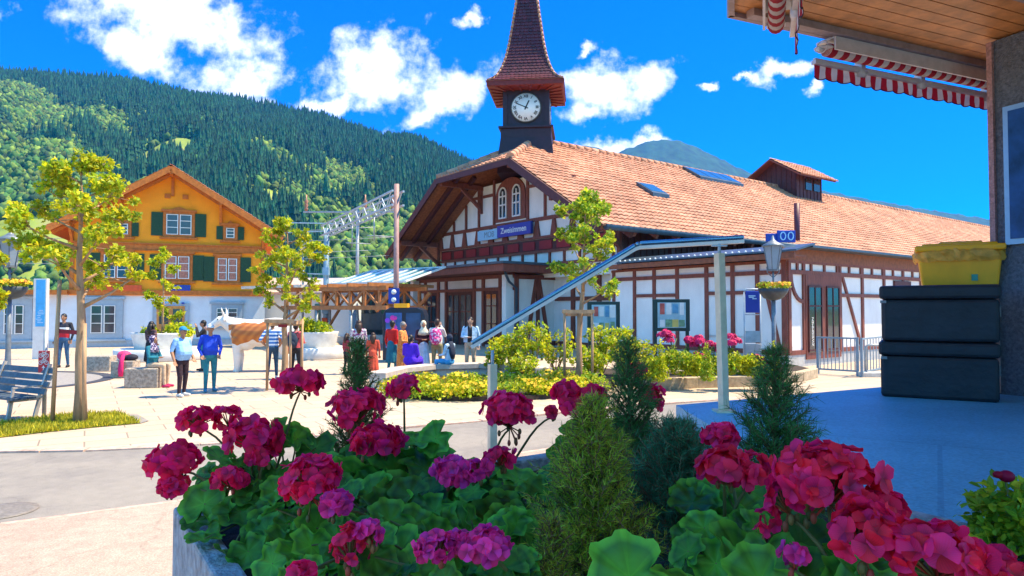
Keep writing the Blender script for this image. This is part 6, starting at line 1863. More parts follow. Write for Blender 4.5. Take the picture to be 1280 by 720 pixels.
    for p0, p1, r0, r1, lab in allsegs:
        a = np.array(p0) * k; b_ = np.array(p1) * k; ab = b_ - a; L2 = max(ab @ ab, 1e-9)
        tt = np.clip(((cen - a) @ ab) / L2, 0, 1); dd = np.linalg.norm(cen - a - tt[:, None] * ab, axis=1) - (r0 + (r1 - r0) * tt) * k
        u = dd < best; best[u] = dd[u]; li[u] = keys.index(lab)
    me.polygons.foreach_set('material_index', li.astype(np.int32)); me.polygons.foreach_set('use_smooth', np.ones(n, bool)); me.update()
    ob = bpy.data.objects.new('body', me); COL.objects.link(ob); ob.parent = t; ROOTM[ob.name] = ROOTM[t.name]
    def at(x, y, z): return hcw + hd @ V3(x, y, z) * k
    mb = MB(); [mb.ball(at(s * .030, .080, .008), .0105 * k, 8, 6) for s in (-1, 1)]; mb.build('eyes', m_eye, t, world=False)
    mb = MB(); mb.ball(at(0, .088, -.062), (.022 * k, .008 * k, .007 * k), 8, 6); mb.build('mouth', m_lip, t, world=False)
    hm = hairm or m_black
    if hair in ('short', 'long', 'tail'):
        mb = MB(); mb.ball(at(0, -.012, .016), (.084 * k, .098 * k, .108 * k), 16, 10, hd @ Matrix.Rotation(.30, 3, 'X'), z0=-.15)
        mb.ball(at(0, -.045, -.02), (.076 * k, .062 * k, .085 * k), 12, 8)
        if hair == 'long':
            mb.tube([at(0, -.045, .03), at(0, -.085, -.06), at(0, -.105, -.18), at(0, -.11, -.31)], [.075 * k, .088 * k, .088 * k, .05 * k], 12, sy=.7)
            for s in (-1, 1): mb.tube([at(s * .06, -.02, .03), at(s * .085, -.01, -.08), at(s * .09, .0, -.2)], [.03 * k, .035 * k, .02 * k], 8)
        if hair == 'tail': mb.tube([at(0, -.10, .03), at(0, -.15, -.02), at(0, -.14, -.18)], [.035 * k, .04 * k, .015 * k], 10)
        mb.build('hair', hm, t, world=False)
    if hair == 'cap':
        mb = MB(); mb.ball(at(0, -.03, -.02), (.078 * k, .075 * k, .07 * k), 12, 8); mb.build('hair', hm, t, world=False)
        mb = MB(); mb.ball(at(0, -.008, .035), (.088 * k, .104 * k, .092 * k), 16, 8, hd, z0=-.1)
        mb.prism([at(x, y, z) for x, y, z in ((-.075, .065, .04), (.075, .065, .04), (.06, .15, .028), (.02, .175, .022), (-.02, .175, .022), (-.06, .15, .028))], V3(0, 0, .012 * k))
        mb.build('cap', brim, t, world=False)
    if hair == 'hijab':
        mb = MB(); mb.ball(at(0, -.022, .008), (.095 * k, .104 * k, .122 * k), 16, 12, hd)
        mb.tube([at(0, .0, -.06), at(0, .005, -.13), at(0, .0, -.22), at(0, -.02, -.32)], [.075 * k, .09 * k, .165 * k, .205 * k], 16, sy=.72)
        if cape: mb.tube([at(0, -.06, -.1), at(0, -.09, -.25), at(0, -.13, -.45), at(0, -.14, -.62)], [.09 * k, .135 * k, .14 * k, .08 * k], 14, sy=.5)
        mb.build('head_scarf', brim, t, world=False)
    return t

def pack(label, who, size, m, m2, k=1.0, z=1.17):
    """a backpack on a standing person's back"""
    M4 = ROOTM[who.name]
    o = M4 @ Vector((0, -.205 * k, z * k))
    t = thing('backpack', label, 'backpack', o, who.rotation_euler.z)
    mb = MB(); mb.ball((0, 0, 0), (size[0], size[1], size[2]), 16, 10); mb.ball((0, -size[1] * .55, -size[2] * .35), (size[0] * .75, size[1] * .7, size[2] * .5), 12, 8); mb.build('pouch', m, t, world=False)
    mb = MB()
    for s in (-1, 1): mb.tube([(s * .09, .03, -.10), (s * .125, .12, .03), (s * .12, .21, .17), (s * .11, .17, .245), (s * .09, .07, .22), (s * .08, .0, .16)], .016, 6)
    mb.build('strap', m2, t, world=False)
    return t

jeans = cloth('jeans', (.035, .10, .20)); dark = cloth('black', (.014, .012, .016)); white_c = cloth('white', (.70, .68, .66)); teal_t = cloth('teal_trousers', (.02, .19, .24)); beige = cloth('beige', (.52, .38, .26))
teal = cloth('teal_jacket', (.01, .15, .22)); ltblue = cloth('light_blue_shirt', (.24, .46, .78)); blue = cloth('royal_blue', (.012, .055, .52)); dk = cloth('dark_jacket', (.018, .02, .03)); purple = cloth('blue_violet', (.07, .015, .55))
red = cloth('bright_red', (.58, .015, .012)); coral = cloth('coral_pink', (.62, .10, .12)); navy = cloth('navy_scarf', (.012, .022, .05)); paleblue = cloth('pale_blue_jacket', (.42, .58, .74)); skyj = cloth('sky_blue_cloth', (.05, .32, .62)); brownred = cloth('dark_maroon', (.06, .012, .02)); cream = cloth('cream_scarf', (.62, .60, .44)); pinksh = cloth('pink_shoe', (.6, .03, .12)); whitesh = cloth('white_shoe', (.6, .6, .6))
band_j = banded('cloth_banded_jacket', [(0, (.52, .015, .03)), (1.20, (.70, .68, .68)), (1.36, (.02, .022, .04))])
stripe_s = banded('cloth_striped_shirt', [(0, (.02, .16, .48))] + [(z, c) for i in range(5) for z, c in ((.96 + i * .10, (.60, .68, .78)), (1.005 + i * .10, (.02, .14, .46)))])
pat_dark = spotted('cloth_dark_patterned', (.02, .012, .025), (.20, .08, .07), 26, .55); pat_scarf = spotted('cloth_spotted_scarf', (.04, .03, .12), (.55, .48, .60), 30, .55)
pat_orange = spotted('cloth_orange_patterned', (.62, .26, .06), (.55, .08, .02), 30, .56); pat_pink = spotted('cloth_pink_patterned', (.62, .02, .20), (.72, .52, .66), 16, .54); pat_wp = spotted('cloth_white_violet', (.62, .58, .62), (.30, .06, .22), 18, .55)

A_up = (V3(.06, .12, -.20), V3(-.02, .30, -.02)); A_fwd = (V3(.05, .06, -.27), V3(-.04, .28, -.30)); A_hip = (V3(.14, -.10, -.24), V3(.02, .05, -.40)); A_cross = (V3(.06, .08, -.26), V3(-.14, .24, -.27)); A_back = (V3(.10, -.14, -.22), V3(-.08, -.17, -.38))
A_face = (V3(.05, .18, -.20), V3(-.10, .24, .10))

p1 = person('man in a black white and red jacket and jeans standing near the orange house', G(79, 459.5), 1.84, -80, 'tan', band_j, dk, jeans, dk, {-1: (V3(.10, .02, -.26), V3(.05, .05, -.5))}, hair='short')
p2 = person('woman in dark patterned clothes standing behind the seated woman', G(188, 467), 1.62, 70, 'brown', pat_dark, pat_dark, dark, None, {-1: A_fwd, 1: A_hip}, hair='long', skirt=dark, hem=.4)
p3 = person('seated woman in a teal jacket with a spotted head scarf on the stone block', B3.location + Vector((.16, .0, 0)), 1.58, -8, 'tan', teal, teal, beige, pinksh, {-1: A_cross, 1: A_cross}, sit=True, hair='hijab', brim=pat_scarf, seat_h=.50)
p4 = person('man in a light blue shirt and cap with dark trousers facing right', G(227, 496), 1.60, -25, 'tan', ltblue, ltblue, cloth('black_trousers', (.03, .014, .022)), whitesh, {1: (V3(.07, -.05, -.27), V3(.07, .06, -.50)), -1: (V3(.08, -.03, -.27), V3(.05, .12, -.46))}, hair='cap', brim=cloth('blue_cap', (.02, .22, .45)), belly=.12, short_sleeve=True, hairm=m_hgrey)
p5 = person('man in a dark jacket raising a phone behind the two old men', G(254, 464), 1.64, 200, 'tan', dk, dk, teal_t, None, {-1: A_face, 1: A_face}, hair='short')
p6 = person('man in a royal blue jacket, teal trousers and white cap', G(262, 490), 1.64, -55, 'tan', blue, blue, teal_t, cloth('blue_shoe', (.05, .2, .32)), {1: (V3(.08, -.02, -.27), V3(.02, .10, -.45)), -1: (V3(.08, -.02, -.27), V3(.02, .10, -.45))}, hair='cap', brim=white_c, belly=.05, hairm=m_hgrey)
p7 = person('man in a blue striped shirt seen from behind beside the cow', G(340, 474), 1.68, 100, 'tan', stripe_s, stripe_s, cloth('dark_jeans', (.02, .06, .12)), whitesh, {-1: A_hip, 1: A_hip}, hair='short', short_sleeve=True, stride=.1)
p8 = person('person in a coral red top half hidden by the stake frame', G(369, 474), 1.62, 80, 'tan', coral, coral, dark, None, {1: A_fwd}, hair='short')
gz = 'group gathered in front of the station porch'
p9 = person('woman with long dark hair in a white and violet top left of the group', G(448, 468), 1.66, 110, 'tan', pat_wp, pat_wp, dark, None, {-1: A_fwd, 1: A_fwd}, hair='long', hairm=m_hbrown, group=gz)
p10 = person('child in a dark red top beside the long haired woman', G(433, 468), 1.26, 40, 'tan', cloth('dark_red', (.32, .03, .05)), None, dark, None, hair='long', hairm=m_hbrown, group=gz)
p11 = person('girl with dark hair in an orange red dress at the dark fir', G(466, 473), 1.32, 100, 'tan', cloth('orange_red', (.58, .08, .04)), None, dark, None, hair='long', hairm=m_hbrown, skirt=cloth('orange_red', (.58, .08, .04)), hem=.3, group=gz)
p12 = person('woman in bright red with black hair by the dark kiosk', G(490, 467), 1.64, 60, 'brown', red, red, cloth('teal_skirt', (.01, .14, .22)), None, hair='short', skirt=cloth('teal_skirt', (.01, .14, .22)), hem=.35, group=gz)
p13 = person('grey haired woman wrapped in a long orange patterned shawl', G(503, 470), 1.62, -10, 'tan', pat_orange, pat_orange, pat_orange, None, {-1: A_cross, 1: A_fwd}, hair='short', hairm=m_hgrey, skirt=pat_orange, hem=.15, bulk=1.15, group=gz)
p14 = person('woman in a blue violet dress sitting on the stone seat with her back turned', G(513, 474) + Vector((0, 0, .0)), 1.60, 75, 'tan', purple, purple, purple, None, {-1: A_fwd, 1: A_fwd}, sit=True, hair='tail', skirt=purple, hem=.2, bulk=1.2, seat_h=.44, group=gz)
p15 = person('woman in a cream head scarf and dark cardigan facing the camera', G(529, 468), 1.64, -75, 'tan', brownred, brownred, paleblue, None, {-1: A_cross, 1: A_cross}, hair='hijab', brim=cream, skirt=paleblue, hem=.3, group=gz)
p16 = person('dark haired woman in white with a pink patterned backpack', G(546, 468), 1.70, 85, 'fair', white_c, white_c, cloth('khaki', (.28, .24, .12)), None, {-1: A_fwd, 1: A_face}, hair='short', hairm=m_hbrown, group=gz)
p17 = person('woman in a long navy head scarf and blue jeans sitting at the group edge', G(562, 474), 1.62, 150, 'tan', paleblue, paleblue, skyj, None, {-1: A_fwd, 1: A_fwd}, sit=True, hair='hijab', brim=navy, cape=True, seat_h=.44, group=gz)
p18 = person('young man in a pale blue jacket and beige trousers before the porch', G(588, 468), 1.76, -95, 'fair', dk, paleblue, beige, whitesh, {-1: (V3(.08, -.02, -.28), V3(.07, .05, -.52)), 1: A_cross}, hair='short', group=gz)
# open jacket fronts of the young man
mb = MB()
for s in (-1, 1): mb.prism([(s * .07, .150, .98), (s * .20, .07, .98), (s * .21, .05, 1.40), (s * .07, .115, 1.47)], (0, -.02, 0))
mb.build('jacket_front', paleblue, p18, world=False)
pack('grey brown backpack worn by the man in the light blue shirt', p4, (.15, .10, .22), cloth('grey_brown_canvas', (.20, .15, .12)), dark, .93)
pack('dark backpack worn by the person in coral red', p8, (.16, .11, .23), cloth('dark_blue_pack', (.015, .03, .06)), dark, .94)
pack('pink patterned backpack on the dark haired woman in white', p16, (.19, .12, .26), pat_pink, coral, .99)

# ------------------------------------------------------------------ the big painted cow figure
def cow():
    g0 = G(300, 464.5); gx = G(345, 464.5)
    k = 1.0
    t = thing('cow_figure', 'large white and brown carved cow figure standing on the square', 'statue', g0 + Vector((.0, 0, 0)), R(180) - PI / 2 + R(8))
    # local: y forward (towards the left of the photo), z up, x to its right
    mb = MB()
    def T_(pts, rad, seg=14, sy=1.0): mb.tube([Vector(p) for p in pts], rad, seg, sy=sy)
    def cap(c, r): mb.ball(c, r, 14, 10)
    T_([(0, -1.62, 1.30), (0, -1.45, 1.33), (0, -1.1, 1.30), (0, -.6, 1.22), (0, -.1, 1.25), (0, .12, 1.30), (0, .24, 1.36)], [.16, .36, .42, .44, .42, .36, .22], 18)
    cap((0, -.15, 1.02), (.30, .40, .36)); cap((0, -1.35, 1.15), (.33, .38, .38))
    T_([(0, -.02, 1.36), (0, .30, 1.50), (0, .52, 1.62)], [.34, .24, .17], 14)             # neck
    T_([(0, .42, 1.68), (0, .62, 1.62), (0, .80, 1.50), (0, .95, 1.40), (0, 1.0, 1.37)], [.13, .155, .12, .10, .07], 12)   # head
    for s in (-1, 1):
        T_([(s * .08, .48, 1.76), (s * .20, .47, 1.82), (s * .27, .50, 1.95), (s * .25, .53, 2.06)], [.05, .045, .032, .012], 8)
        T_([(s * .12, .46, 1.70), (s * .26, .42, 1.68), (s * .33, .42, 1.62)], [.03, .06, .02], 8)
        T_([(s * .22, .05, 1.1), (s * .22, .06, .62), (s * .21, .04, .50), (s * .21, .05, .14), (s * .21, .07, .0)], [.17, .115, .12, .085, .10], 12)
        T_([(s * .22, -1.38, 1.1), (s * .23, -1.30, .74), (s * .22, -1.46, .50), (s * .22, -1.42, .14), (s * .22, -1.40, .0)], [.24, .15, .105, .08, .10], 12)
    cap((0, -1.05, .82), (.16, .2, .14))
    T_([(0, -1.66, 1.55), (0, -1.78, 1.35), (0, -1.80, .95), (0, -1.79, .72)], [.05, .04, .03, .06], 8)
    tmp = bpy.data.objects.new('body', mb.mesh('b', m_black)); COL.objects.link(tmp)
    rm = tmp.modifiers.new('r', 'REMESH'); rm.mode = 'VOXEL'; rm.voxel_size = .022; rm.use_smooth_shade = True
    sm = tmp.modifiers.new('s', 'SMOOTH'); sm.factor = .6; sm.iterations = 6
    me = bpy.data.meshes.new_from_object(tmp.evaluated_get(bpy.context.evaluated_depsgraph_get())); bpy.data.objects.remove(tmp)
    m = bpy.data.materials.new('cow_paint'); m.use_nodes = True; nt = m.node_tree; L = nt.links.new; b = nt.nodes['Principled BSDF']; b.inputs['Roughness'].default_value = .45
    co = nd(nt, 'ShaderNodeTexCoord'); n1 = nd(nt, 'ShaderNodeTexNoise', inp={'Scale': 1.5, 'Detail': 2.5, 'Distortion': .6}); L(co.outputs['Object'], n1.inputs[0])
    sp = nd(nt, 'ShaderNodeSeparateXYZ'); L(co.outputs['Object'], sp.inputs[0])
    wv = nd(nt, 'ShaderNodeTexWave', bands_direction='DIAGONAL', inp={'Scale': 2.2, 'Distortion': 3.0, 'Detail': 2.0}); L(co.outputs['Object'], wv.inputs[0])
    # patches on shoulder and flank, white back, legs and head
    zz = nd(nt, 'ShaderNodeMapRange', inp={'From Min': .78, 'From Max': .95, 'To Min': -.35, 'To Max': 0}); L(sp.outputs['Z'], zz.inputs[0])
    zt = nd(nt, 'ShaderNodeMapRange', inp={'From Min': 1.50, 'From Max': 1.62, 'To Min': 0, 'To Max': -.3}); L(sp.outputs['Z'], zt.inputs[0])
    yy = nd(nt, 'ShaderNodeMapRange', inp={'From Min': .30, 'From Max': .5, 'To Min': .07, 'To Max': -.3}); L(sp.outputs['Y'], yy.inputs[0])
    a1 = nd(nt, 'ShaderNodeMath', operation='ADD'); L(n1.outputs['Fac'], a1.inputs[0]); L(zz.outputs[0], a1.inputs[1])
    a2 = nd(nt, 'ShaderNodeMath', operation='ADD'); L(a1.outputs[0], a2.inputs[0]); L(zt.outputs[0], a2.inputs[1])
    a3 = nd(nt, 'ShaderNodeMath', operation='ADD'); L(a2.outputs[0], a3.inputs[0]); L(yy.outputs[0], a3.inputs[1])
    mr = nd(nt, 'ShaderNodeMapRange', inp={'From Min': .462, 'From Max': .480}); L(a3.outputs[0], mr.inputs[0])
    br = nd(nt, 'ShaderNodeMix', data_type='RGBA'); br.inputs['A'].default_value = (.50, .17, .03, 1); br.inputs['B'].default_value = (.36, .10, .018, 1); L(wv.outputs['Fac'], br.inputs['Factor'])
    mx = nd(nt, 'ShaderNodeMix', data_type='RGBA'); mx.inputs['A'].default_value = (.72, .68, .62, 1); L(br.outputs['Result'], mx.inputs['B']); L(mr.outputs[0], mx.inputs['Factor']); L(mx.outputs['Result'], b.inputs['Base Color'])
    me.materials.clear(); me.materials.append(m); me.polygons.foreach_set('use_smooth', np.ones(len(me.polygons), bool))
    me.polygons.foreach_set('material_index', np.zeros(len(me.polygons), np.int32))
    o = bpy.data.objects.new('body', me); COL.objects.link(o); o.parent = t; ROOTM[o.name] = ROOTM[t.name]
    mb = MB(); [mb.ball((s * .135, .66, 1.66), .022, 8, 6) for s in (-1, 1)]; mb.build('eyes', m_eye, t, world=False)
    mb = MB(); mb.ball((0, 1.02, 1.385), (.085, .05, .075), 10, 8); mb.build('muzzle', mat('pink_muzzle', (.45, .26, .22), .5), t, world=False)
cow()
# ------------------------------------------------------------------ the flowers in the trough
m_petal = mat('geranium_petal', (.92, .010, .075), .5, .2, 30, island=.30, alt=(.98, .020, .20), trans=.5, spec=.3)
m_petal2 = mat('geranium_petal_red', (.95, .02, .055), .5, .2, 30, island=.25, alt=(.98, .03, .20), trans=.5, spec=.3)
m_petal3 = mat('geranium_petal_pink', (.95, .03, .21), .5, .2, 30, island=.25, alt=(.85, .04, .36), trans=.4, spec=.3)
m_bud = mat('geranium_bud', (.12, .13, .03), .6, .2, 30, island=.3, alt=(.40, .05, .03))
m_stem = mat('geranium_stem', (.13, .13, .035), .6, .25, 30, trans=.1)
m_gleaf = bpy.data.materials.new('geranium_leaf'); m_gleaf.use_nodes = True
nt = m_gleaf.node_tree; L = nt.links.new; b = nt.nodes['Principled BSDF']; b.inputs['Roughness'].default_value = .5; b.inputs['Specular IOR Level'].default_value = .35
uvn = nd(nt, 'ShaderNodeAttribute', attribute_name='leafpos'); sp = nd(nt, 'ShaderNodeSeparateXYZ'); L(uvn.outputs['Vector'], sp.inputs[0])
ge = nd(nt, 'ShaderNodeNewGeometry'); wn = nd(nt, 'ShaderNodeTexWhiteNoise', noise_dimensions='1D'); L(ge.outputs['Random Per Island'], wn.inputs['W'])
cr = nd(nt, 'ShaderNodeValToRGB'); L(sp.outputs['X'], cr.inputs[0]); e = cr.color_ramp.elements
e[0].position, e[0].color = 0.0, (.075, .26, .018, 1); e[1].position, e[1].color = 1.0, (.10, .31, .025, 1); e.new(.55).color = (.055, .19, .018, 1); e.new(.74).color = (.035, .13, .018, 1); e.new(.86).color = (.075, .25, .022, 1)
vein = nd(nt, 'ShaderNodeMapRange', inp={'From Min': .86, 'From Max': 1.0, 'To Min': 1.0, 'To Max': 1.3}); L(sp.outputs['Y'], vein.inputs[0])
co = nd(nt, 'ShaderNodeTexCoord'); nz = nd(nt, 'ShaderNodeTexNoise', inp={'Scale': 60.0, 'Detail': 4.0}); L(co.outputs['Object'], nz.inputs[0])
f1 = nd(nt, 'ShaderNodeMapRange', inp={'To Min': .7, 'To Max': 1.35}); L(nz.outputs['Fac'], f1.inputs[0])
f2 = nd(nt, 'ShaderNodeMapRange', inp={'To Min': .5, 'To Max': 1.6}); L(wn.outputs['Value'], f2.inputs[0])
m1 = nd(nt, 'ShaderNodeMath', operation='MULTIPLY'); L(f1.outputs[0], m1.inputs[0]); L(f2.outputs[0], m1.inputs[1])
m2 = nd(nt, 'ShaderNodeMath', operation='MULTIPLY'); L(m1.outputs[0], m2.inputs[0]); L(vein.outputs[0], m2.inputs[1])
vm = nd(nt, 'ShaderNodeVectorMath', operation='SCALE'); L(cr.outputs[0], vm.inputs[0]); L(m2.outputs[0], vm.inputs['Scale']); L(vm.outputs[0], b.inputs['Base Color'])
tr = nd(nt, 'ShaderNodeBsdfTranslucent'); L(vm.outputs[0], tr.inputs['Color']); ms = nd(nt, 'ShaderNodeMixShader', inp={0: .30}); L(b.outputs[0], ms.inputs[1]); L(tr.outputs[0], ms.inputs[2]); L(ms.outputs[0], nt.nodes['Material Output'].inputs['Surface'])
bp = nd(nt, 'ShaderNodeBump', inp={'Strength': .4, 'Distance': .003}); L(nz.outputs['Fac'], bp.inputs['Height']); L(bp.outputs[0], b.inputs['Normal'])

for m_ in (m_petal, m_petal2, m_petal3):
    nt = m_.node_tree; L = nt.links.new
    vmn = [n for n in nt.nodes if n.type == 'VECT_MATH'][0]; old = vmn.inputs['Scale'].links[0].from_socket
    an = nd(nt, 'ShaderNodeAttribute', attribute_name='petal'); sp = nd(nt, 'ShaderNodeSeparateXYZ'); L(an.outputs['Vector'], sp.inputs[0])
    g1 = nd(nt, 'ShaderNodeMapRange', interpolation_type='SMOOTHSTEP', inp={'From Max': .75, 'To Min': .6, 'To Max': 1.12}); L(sp.outputs['Y'], g1.inputs[0])
    sn = nd(nt, 'ShaderNodeMath', operation='MULTIPLY', inp={1: 26.0}); L(sp.outputs['X'], sn.inputs[0]); s2 = nd(nt, 'ShaderNodeMath', operation='SINE'); L(sn.outputs[0], s2.inputs[0])
    g2 = nd(nt, 'ShaderNodeMapRange', inp={'From Min': -1.0, 'To Min': .93, 'To Max': 1.04}); L(s2.outputs[0], g2.inputs[0])
    mu = nd(nt, 'ShaderNodeMath', operation='MULTIPLY'); L(g1.outputs[0], mu.inputs[0]); L(g2.outputs[0], mu.inputs[1])
    mu2 = nd(nt, 'ShaderNodeMath', operation='MULTIPLY'); L(mu.outputs[0], mu2.inputs[0]); L(old, mu2.inputs[1]); L(mu2.outputs[0], vmn.inputs['Scale'])

def gleaf_shape(lobes=7, seg=42, rings=5, ruff=.10, seed=0):
    """round, shallowly lobed and ruffled geranium leaf; stalk joins at the origin"""
    r_ = random.Random(seed); vs, at = [(0, 0, 0)], [(0, 1.0, 0)]; fs = []
    ph = r_.uniform(0, 6.28)
    for j in range(1, rings + 1):
        q = j / rings
        for i in range(seg):
            a = 2 * PI * i / seg
            notch = 1 - .55 * math.exp(-(((a - 1.5 * PI + PI) % (2 * PI) - PI) / .30) ** 2) * q
            lob = 1 + (.09 * math.cos(lobes * (a - PI / 2)) + .025 * math.cos(lobes * 3 * (a - PI / 2) + 1)) * q ** 3
            r = q * lob * notch
            z = .16 * q * q + ruff * q ** 2 * math.sin(lobes * a + ph) - .06 * q * math.cos(2 * a + ph)
            vs.append((r * math.cos(a), r * math.sin(a), z)); at.append((q, .5 + .5 * math.cos(lobes * (a - PI / 2)), 0))
    for i in range(seg): fs.append((0, 1 + i, 1 + (i + 1) % seg))
    for j in range(rings - 1):
        for i in range(seg): fs.append((1 + j * seg + i, 1 + (j + 1) * seg + i, 1 + (j + 1) * seg + (i + 1) % seg, 1 + j * seg + (i + 1) % seg))
    return vs, fs, at
GL = [gleaf_shape(7, 42, 5, .10, s) for s in range(3)]

def leaves(name, spots, parent, stem_from, variant=0):
    """spots: (position world, radius, normal); each leaf gets its stalk down to stem_from"""
    vs, fs, at = GL[variant]
    inv = ROOTM[parent.name].inverted()
    Ms, Ts = [], []
    for p, r, n in spots:
        n = Vector(n).normalized(); x = n.orthogonal().normalized(); x.rotate(Matrix.Rotation(rng.uniform(0, 6.28), 3, n)); y = n.cross(x)
        Ms.append(np.array(Matrix((x * r, y * r, n * r)).transposed())); Ts.append(np.array(inv @ Vector(p)))
    o = inst(name, vs, fs, np.array(Ms), np.array(Ts), m_gleaf, parent, smooth=True)
    a = o.data.attributes.new('leafpos', 'FLOAT_VECTOR', 'POINT'); a.data.foreach_set('vector', np.tile(np.array(at, np.float32), (len(Ts), 1)).reshape(-1))
    mb = MB()
    for p, r, n in spots:
        p = Vector(p); q = stem_from + Vector((rng.uniform(-.05, .05), rng.uniform(-.05, .05), rng.uniform(-.02, .03)))
        mb.tube([q, q.lerp(p, .55) + Z * .02, p], [.0028, .0024, .0018], 5)
    s_ = mb.build('stalks', m_stem, parent)
    return o

def petal_shape(U=7, Vn=7):
    vs, fs = [], []
    for j in range(Vn):
        v = j / (Vn - 1)
        w = .05 + .43 * math.sin(v ** .85 * PI * .60) if v < .75 else (.05 + .43 * math.sin(.75 ** .85 * PI * .60)) * math.sqrt(max(0.0, 1 - ((v - .75) / .27) ** 2)) * .97 + .02
        for i in range(U):
            u = i / (U - 1) * 2 - 1
            vs.append((u * w, v * (1 - .05 * u * u * v), .10 * v * v - .10 * u * u * v + .022 * math.sin(4 * u + 3 * v) * v))
    for j in range(Vn - 1):
        for i in range(U - 1): fs.append((j * U + i, j * U + i + 1, (j + 1) * U + i + 1, (j + 1) * U + i))
    return vs, fs
PET = petal_shape()

def umbel(c, r, rz, m, parent, nfl, seed, down=.15, fl=None):
    """a ball of five-petalled florets round the centre c (world)"""
    g = np.random.default_rng(seed)
    inv = ROOTM[parent.name].inverted(); c = Vector(c)
    d = g.normal(size=(nfl * 3, 3)); d[:, 2] += .35; d /= np.linalg.norm(d, axis=1)[:, None]
    d = d[d[:, 2] > -down - .25]
    sel = [d[0]]
    for q in d[1:]:
        if len(sel) >= nfl: break
        if min(np.linalg.norm(q - s) for s in sel) > 1.5 / math.sqrt(nfl): sel.append(q)
    Ms, Ts = [], []
    fl = fl or r * 1.35 / math.sqrt(nfl) * 1.35
    nfl = int(nfl)
    for q in sel:
        n = Vector(q); n = (n + Vector(g.normal(0, .22, 3))).normalized()
        p = c + Vector((q[0] * r, q[1] * r, q[2] * rz)) * g.uniform(.58, .90)
        x = n.orthogonal().normalized(); x.rotate(Matrix.Rotation(g.uniform(0, 6.28), 3, n)); y = n.cross(x)
        for i in range(5):
            a = i * 2 * PI / 5 + g.normal(0, .1); dr = x * math.cos(a) + y * math.sin(a)
            tilt = g.uniform(-.05, .42); yd = (dr * math.cos(tilt) + n * math.sin(tilt)).normalized(); zd = (n - yd * n.dot(yd)).normalized(); xd = yd.cross(zd)
            s = fl * g.uniform(.8, 1.15)
            Ms.append(np.array(Matrix((xd * s * 1.12, yd * s, zd * s)).transposed())); Ts.append(np.array(inv @ p))
    o = inst('flower_head', PET[0], PET[1], np.array(Ms), np.array(Ts), m, parent, smooth=True)
    pa = np.array([(i % 7 / 3 - 1, i // 7 / 6, 0) for i in range(49)], np.float32)
    at_ = o.data.attributes.new('petal', 'FLOAT_VECTOR', 'POINT'); at_.data.foreach_set('vector', np.tile(pa, (len(Ts), 1)).reshape(-1))
    mb = MB()
    for q in sel: mb.tube([c - Z * rz * .55, c + Vector((q[0] * r, q[1] * r, q[2] * rz)) * .6], [.0016, .0014], 4)
    k = max(3, nfl // 5)
    for i in range(k):
        a = g.uniform(0, 6.28); e = c + Vector((math.cos(a) * r * .35, math.sin(a) * r * .35, -rz * g.uniform(.6, 1.15)))
        mb.tube([c - Z * rz * .5, e], [.0014, .0014], 4); mb.ball(e, (.0042, .0042, .0075), 7, 5)
    mb.build('buds', m_bud, o)
    return o

def geranium(label, base, heads, leaf_spots, seed, variant=0):
    """heads: (px, py, depth, r px, rz px, petal material, florets); base: world point in the soil"""
    t = thing('geranium', label, 'geranium', base, 0, 'geraniums in the granite trough')
    r_ = random.Random(seed)
    for i, (px, py, Y, r, rz, m, n) in enumerate(heads):
        c = P(px, py, Y); s = Y / F_PX
        umbel(c, r * s * .98, rz * s * .98, m, t, n, seed * 31 + i)
        q = base + Vector((r_.uniform(-.05, .05), r_.uniform(-.05, .05), .02)); low = c - Z * rz * s * .6
        mid = q.lerp(low, .55) + Vector((r_.uniform(-.02, .02), r_.uniform(-.02, .02), .03))
        mb = MB(); pts = [q.lerp(mid, f / 4) for f in range(4)] + [mid.lerp(low, f / 4) + Z * .012 * math.sin(PI * f / 4) for f in range(5)]
        mb.tube(pts, [.0040 - .0018 * k / 8 for k in range(9)], 7); mb.build('flower_stem', m_stem, t)
    leaves('leaves', leaf_spots, t, base + Z * .03, variant)
    return t

def spots_px(lst, seed):
    """leaf places from (px, py, depth, radius px); they face up and towards the light"""
    r_ = random.Random(seed); out = []
    for (px, py, Y, r) in lst:
        n = (r_.gauss(0, .40), r_.gauss(-.60, .35), .85 + r_.uniform(-.3, .2)); out.append((P(px, py, Y), r * Y / F_PX, n))
    return out

def fill(x0, x1, y0, y1, d0, d1, r0, r1, n, seed):
    r_ = random.Random(seed); out = []
    for _ in range(n):
        y = r_.uniform(y0, y1); q = (y - y0) / max(1, y1 - y0)
        out.append((r_.uniform(x0, x1), y, d0 + (d1 - d0) * q + r_.uniform(-.06, .06), r_.uniform(r0, r1)))
    return out

A, Bp, Cp = m_petal, m_petal2, m_petal3
geranium('leftmost geranium with dark crimson heads leaning over the trough corner', K(.18, .22),
         [(375, 480, 1.72, 33, 18, A, 26), (247, 525, 1.66, 26, 15, A, 18), (218, 576, 1.6, 37, 22, A, 26), (216, 608, 1.56, 20, 12, A, 12), (286, 524, 1.7, 18, 18, A, 10), (318, 548, 1.62, 40, 26, A, 30), (288, 601, 1.55, 24, 17, A, 18), (330, 572, 1.6, 20, 14, A, 12)],
         spots_px([(275, 572, 1.6, 22), (300, 583, 1.6, 20), (350, 545, 1.7, 24), (372, 548, 1.7, 22), (335, 560, 1.65, 24), (395, 560, 1.7, 26), (255, 630, 1.55, 28), (278, 650, 1.5, 26), (300, 640, 1.5, 30), (320, 620, 1.55, 26), (245, 652, 1.52, 18), (345, 600, 1.6, 28), (310, 690, 1.35, 24), (285, 694, 1.35, 22), (335, 655, 1.45, 26), (350, 680, 1.4, 26)] + fill(255, 400, 590, 700, 1.68, 1.35, 14, 26, 40, 1), 1), 1)
